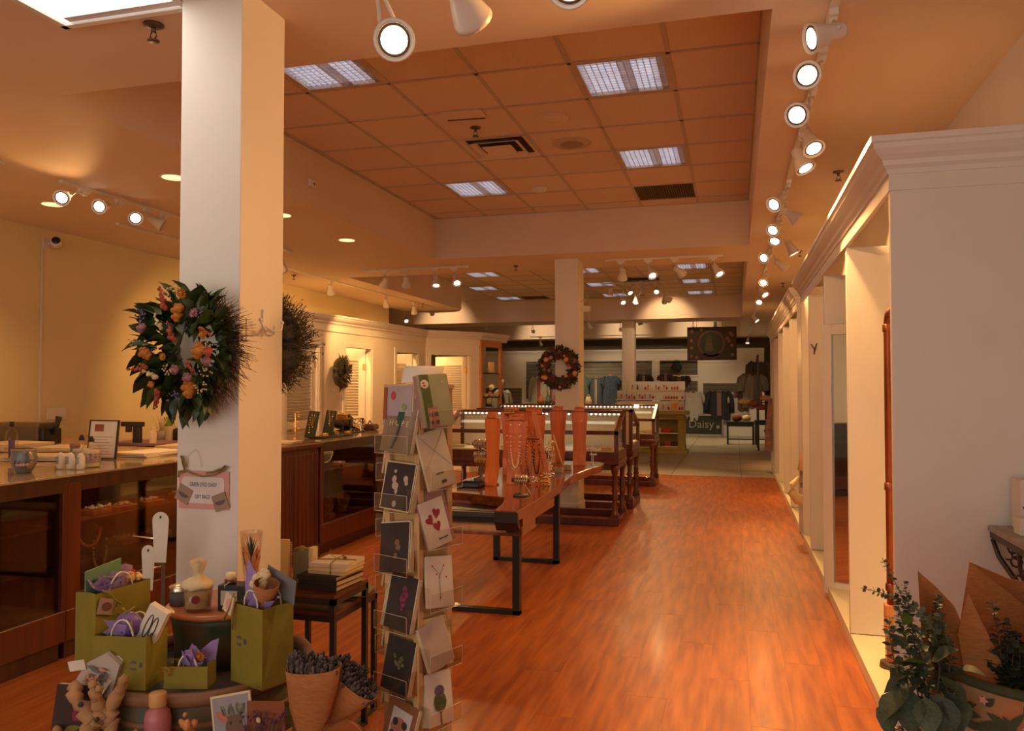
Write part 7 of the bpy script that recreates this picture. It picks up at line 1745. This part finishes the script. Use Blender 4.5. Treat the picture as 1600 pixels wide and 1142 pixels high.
garment('dark grey long-sleeved jacket on the right rack, high', .58, 20.9, 2.20, .52, .75, grey, None, 'jacket', 1.0, .16, .5)
garment('pale blue shirt on the right rack, below the dark jacket', .42, 20.6, 1.88, .60, .85, ltb, None, 'shirt', .5, .18, .5)
garment('dusty pink blouse low on right rack', .20, 21.0, 1.50, .35, .55, flat('blush_cloth', (.32, .22, .19)), None, 'blouse', .4, .12, .5)
t = thing('clothes_rack', 'black garment rack at the right of the back room', 'clothes rack', (.55, 20.9, 0))
MB().box(-.02, .02, -.5, -.46, 0, 2.35).box(-.02, .02, .46, .5, 0, 2.35).box(-.02, .02, -.5, .5, 2.28, 2.32).box(-.45, .4, -.02, .02, 1.15, 1.18).box(-.02, .02, -.5, .5, 1.92, 1.95).build('frame', M_black, t)
MB().box(-.35, .25, -.25, .15, 1.08, 1.10).build('shelf', M_blackp, t)
t = thing('black_handbag', 'round black handbag hanging high on the display wall', 'handbag', (-1.80, gy, 2.08)); MB().ball((0, 0, .12), .17, 14, 8, sc=(1.05, .35, .85)).build('bag_body', blk, t); MB().tube([(-.09, 0, .22), (-.05, 0, .34), (.05, 0, .34), (.09, 0, .22)], .012, 7).build('handle', blk, t)
# dark lettered board leaning on the floor
t = thing('shop_name_board', 'dark green board with pale lettering leaning below the shirts', 'sign', (-1.26, BY - .24, .04), rot=(-.10, 0, 0))
MB().box(-1.0, .86, -.015, .015, 0, .62).build('board', flat('board_green', (.022, .030, .020)), t)
MB().box(-1.02, .88, -.03, .02, -.04, .02).box(-1.02, .88, -.03, .02, .60, .65).box(.86, .90, -.03, .02, -.04, .65).build('frame', M_stone, t)
text('Green Eyed Daisy', .36, flat('pale_letter', (.30, .28, .22)), t, (.62, -.020, .33), (PI / 2, 0, 0), align='RIGHT')
MB().ball((.74, -.02, .25), .06, 8, 5, sc=(1, .1, 1)).build('painted_daisy', flat('pale_letter', (.30, .28, .22)), t)
# small black tables at right
def stool(label, x, y, w, h, d=.4):
    t = thing('black_side_table', label, 'side table', (x, y, 0)); lm = MB().box(-.025, .025, -.025, .025, 0, h - .04).mesh('leg', M_black)
    for sx in (-1, 1):
        for sy in (-1, 1): place('leg', lm, t, loc=(sx * (w / 2 - .04), sy * (d / 2 - .04), 0))
    MB().box(-w / 2, w / 2, -d / 2, d / 2, h - .04, h).box(-w / 2 + .02, w / 2 - .02, -d / 2 + .02, d / 2 - .02, h - .13, h - .04).build('top', M_black, t, bevel=.005)
    MB().box(-w / 2 + .03, w / 2 - .03, -.015, .015, .12, .15).build('stretcher', M_black, t); return t
stool('black wooden side table with rust and cream shoes, left one of two', .14, 22.6, .75, .62); stool('black wooden side table, right one beside hanging bags', .78, 22.7, .55, .66)
t = thing('rust_shoes', 'rust red and cream shoes on the left black side table', 'shoes', (.05, 22.6, .621))
MB().ball((0, 0, .09), .12, 10, 7, sc=(1.2, .7, .8)).build('shoe', flat('rust_shoe', (.22, .05, .02)), t); MB().ball((.25, 0, .09), .11, 10, 7, sc=(1.1, .7, .8)).build('shoe', M_wax, t)
for i, (x, z, c_, lb) in enumerate([(.55, 1.10, flat('rust_bag', (.34, .09, .03)), 'rust bag on the rack shelf'), (.75, 1.0, flat('brick_bag', (.25, .06, .03)), 'brick red scarf pile on the rack shelf'), (.35, 1.14, M_creamf, 'straw hat heap on rack shelf'), (.85, 1.22, M_peach, 'peach hat on top of the rack shelf pile'), (.95, .42, flat('brown_bag', (.14, .05, .025)), 'brown bag hanging low by right wall')]):
    t = thing('folded_goods', lb, 'bag', (x - .12, 20.45, z), rnd(-.3, .3)); MB().ball((0, 0, .06), .13, 12, 7, sc=(1.2, .8, .55)).build('cloth_bundle', c_, t); MB().tube([(-.08, 0, .1), (0, -.05, .14), (.08, 0, .1)], .012, 6).build('strap', c_, t)
# mannequin, shelves of goods on the left back
t = thing('mannequin', 'pale headed mannequin in white jacket over a black top', 'mannequin', (-6.44, 22.0, 0))
skin = flat('mannequin_skin', (.36, .30, .20))
MB().ball((0, 0, 1.66), .10, 14, 10, sc=(.85, .95, 1.25)).build('head', skin, t)
MB().lathe([(.055, 1.42), (.05, 1.50), (.05, 1.58)], 14).build('neck', skin, t)
MB().lathe([(.15, .75), (.17, .95), (.13, 1.12), (.17, 1.32), (.12, 1.42), (.05, 1.46)], 18, Matrix.Diagonal((1, .6, 1, 1))).build('torso', blk, t)
for s_ in (-1, 1):
    MB().tube([(s_ * .10, -.02, 1.44), (s_ * .19, 0, 1.36), (s_ * .26, 0, 1.12), (s_ * .28, -.04, .88)], [.07, .075, .06, .05], 10).build('sleeve', flat('white_jacket', (.40, .37, .32)), t)
    MB().prism([(s_ * .05, 1.46), (s_ * .22, 1.40), (s_ * .24, .72), (s_ * .11, .70), (s_ * .10, 1.2)], -.13, .08, 'y').build('jacket_front', flat('white_jacket', (.40, .37, .32)), t, bevel=.02)
MB().lathe([(.14, 0), (.14, .02), (.02, .03), (.02, .75)], 16).build('stand', M_black, t)
t = thing('flower_spray', 'pale dried flower spray behind the mannequin shoulder', 'flowers', (-6.95, 22.6, 1.2)); flower(t, (0, 0, .35), .10, M_creamf, 'rose'); flower(t, (-.05, 0, .15), .09, M_redf, 'rose'); MB().tube([(0, 0, -.2), (0, 0, .3)], .01, 5).build('stem', M_twig, t)
t = thing('low_display_shelf', 'long black display shelf across the left back room', 'shelf', (-5.9, 24.9, 0)); MB().box(-2.6, 1.7, -.25, .25, .92, .98).build('top', M_blackp, t)
lm = MB().box(-.03, .03, -.22, .22, 0, .92).mesh('leg', M_blackp)
for x in (-2.5, -1.1, .3, 1.6): place('leg', lm, t, loc=(x, 0, 0))
for i, (x, c_, lb) in enumerate([(-7.7, M_creamf, 'cream bag at far left'), (-7.3, M_wax, 'ivory lamp-like bag'), (-6.0, flat('rust_bag', (.34, .09, .03)), 'rust floral bag'), (-5.75, flat('moss_bag', (.08, .10, .04)), 'moss green bag'), (-5.5, flat('berry_bag', (.20, .03, .04)), 'berry red bag'), (-5.05, M_wax, 'white owl-like pot'), (-4.75, M_papery, 'cream pot'), (-4.45, M_wax, 'ivory pot by the far pillar')]):
    t = thing('display_pot', lb + ' on the long black back shelf', 'pot', (x, 24.85, .981)); MB().lathe([(.08, 0), (.12, .08), (.11, .18), (.07, .22), (.08, .26)], 14).build('body', c_, t); MB().tube([(-.08, 0, .22), (0, 0, .34), (.08, 0, .22)], .01, 6).build('handle', c_, t)
for i, (x, z, c_) in enumerate([(-6.5, .3, M_redf), (-5.8, .35, M_leafd), (-5.1, .3, M_burg), (-4.4, .35, M_stone)]):
    t = thing('plant_pot', 'potted dried arrangement below the long black shelf, %s' % ['coral one', 'green one', 'burgundy one', 'grey one'][i], 'plant', (x, 24.3, 0)); MB().lathe([(.14, 0), (.18, .3), (.16, .3)], 16).build('pot', M_stone, t)
    m = MB()
    for q in range(60): m.leaf((rnd(-.1, .1), rnd(-.1, .1), .3), (rnd(-.3, .3), rnd(-.2, .2), rnd(.4, .85)), .07)
    stuff(m.build('foliage', c_, t))
t = thing('goods_table', 'low table with folded colourful cloths behind far jewellery case', 'table', (-3.9, 17.4, 0)); MB().box(-.6, .6, -.3, .3, .95, 1.0).box(-.55, .55, -.25, .25, 0, .95).build('table', M_mahogd, t)
for i, (x, c_) in enumerate([(-4.1, blk), (-3.8, flat('plum_cloth', (.10, .04, .06))), (-3.5, flat('rust_cloth', (.22, .08, .04)))]):
    t = thing('folded_cloth', 'folded cloth on the table behind far case, %s' % ['black one', 'plum one', 'rust one'][i], 'cloth', (x, 17.35, 1.001)); MB().box(-.13, .13, -.15, .15, 0, .05).build('lower_fold', c_, t, bevel=.015); MB().box(-.12, .10, -.13, .12, .05, .09).build('upper_fold', c_, t, bevel=.015)
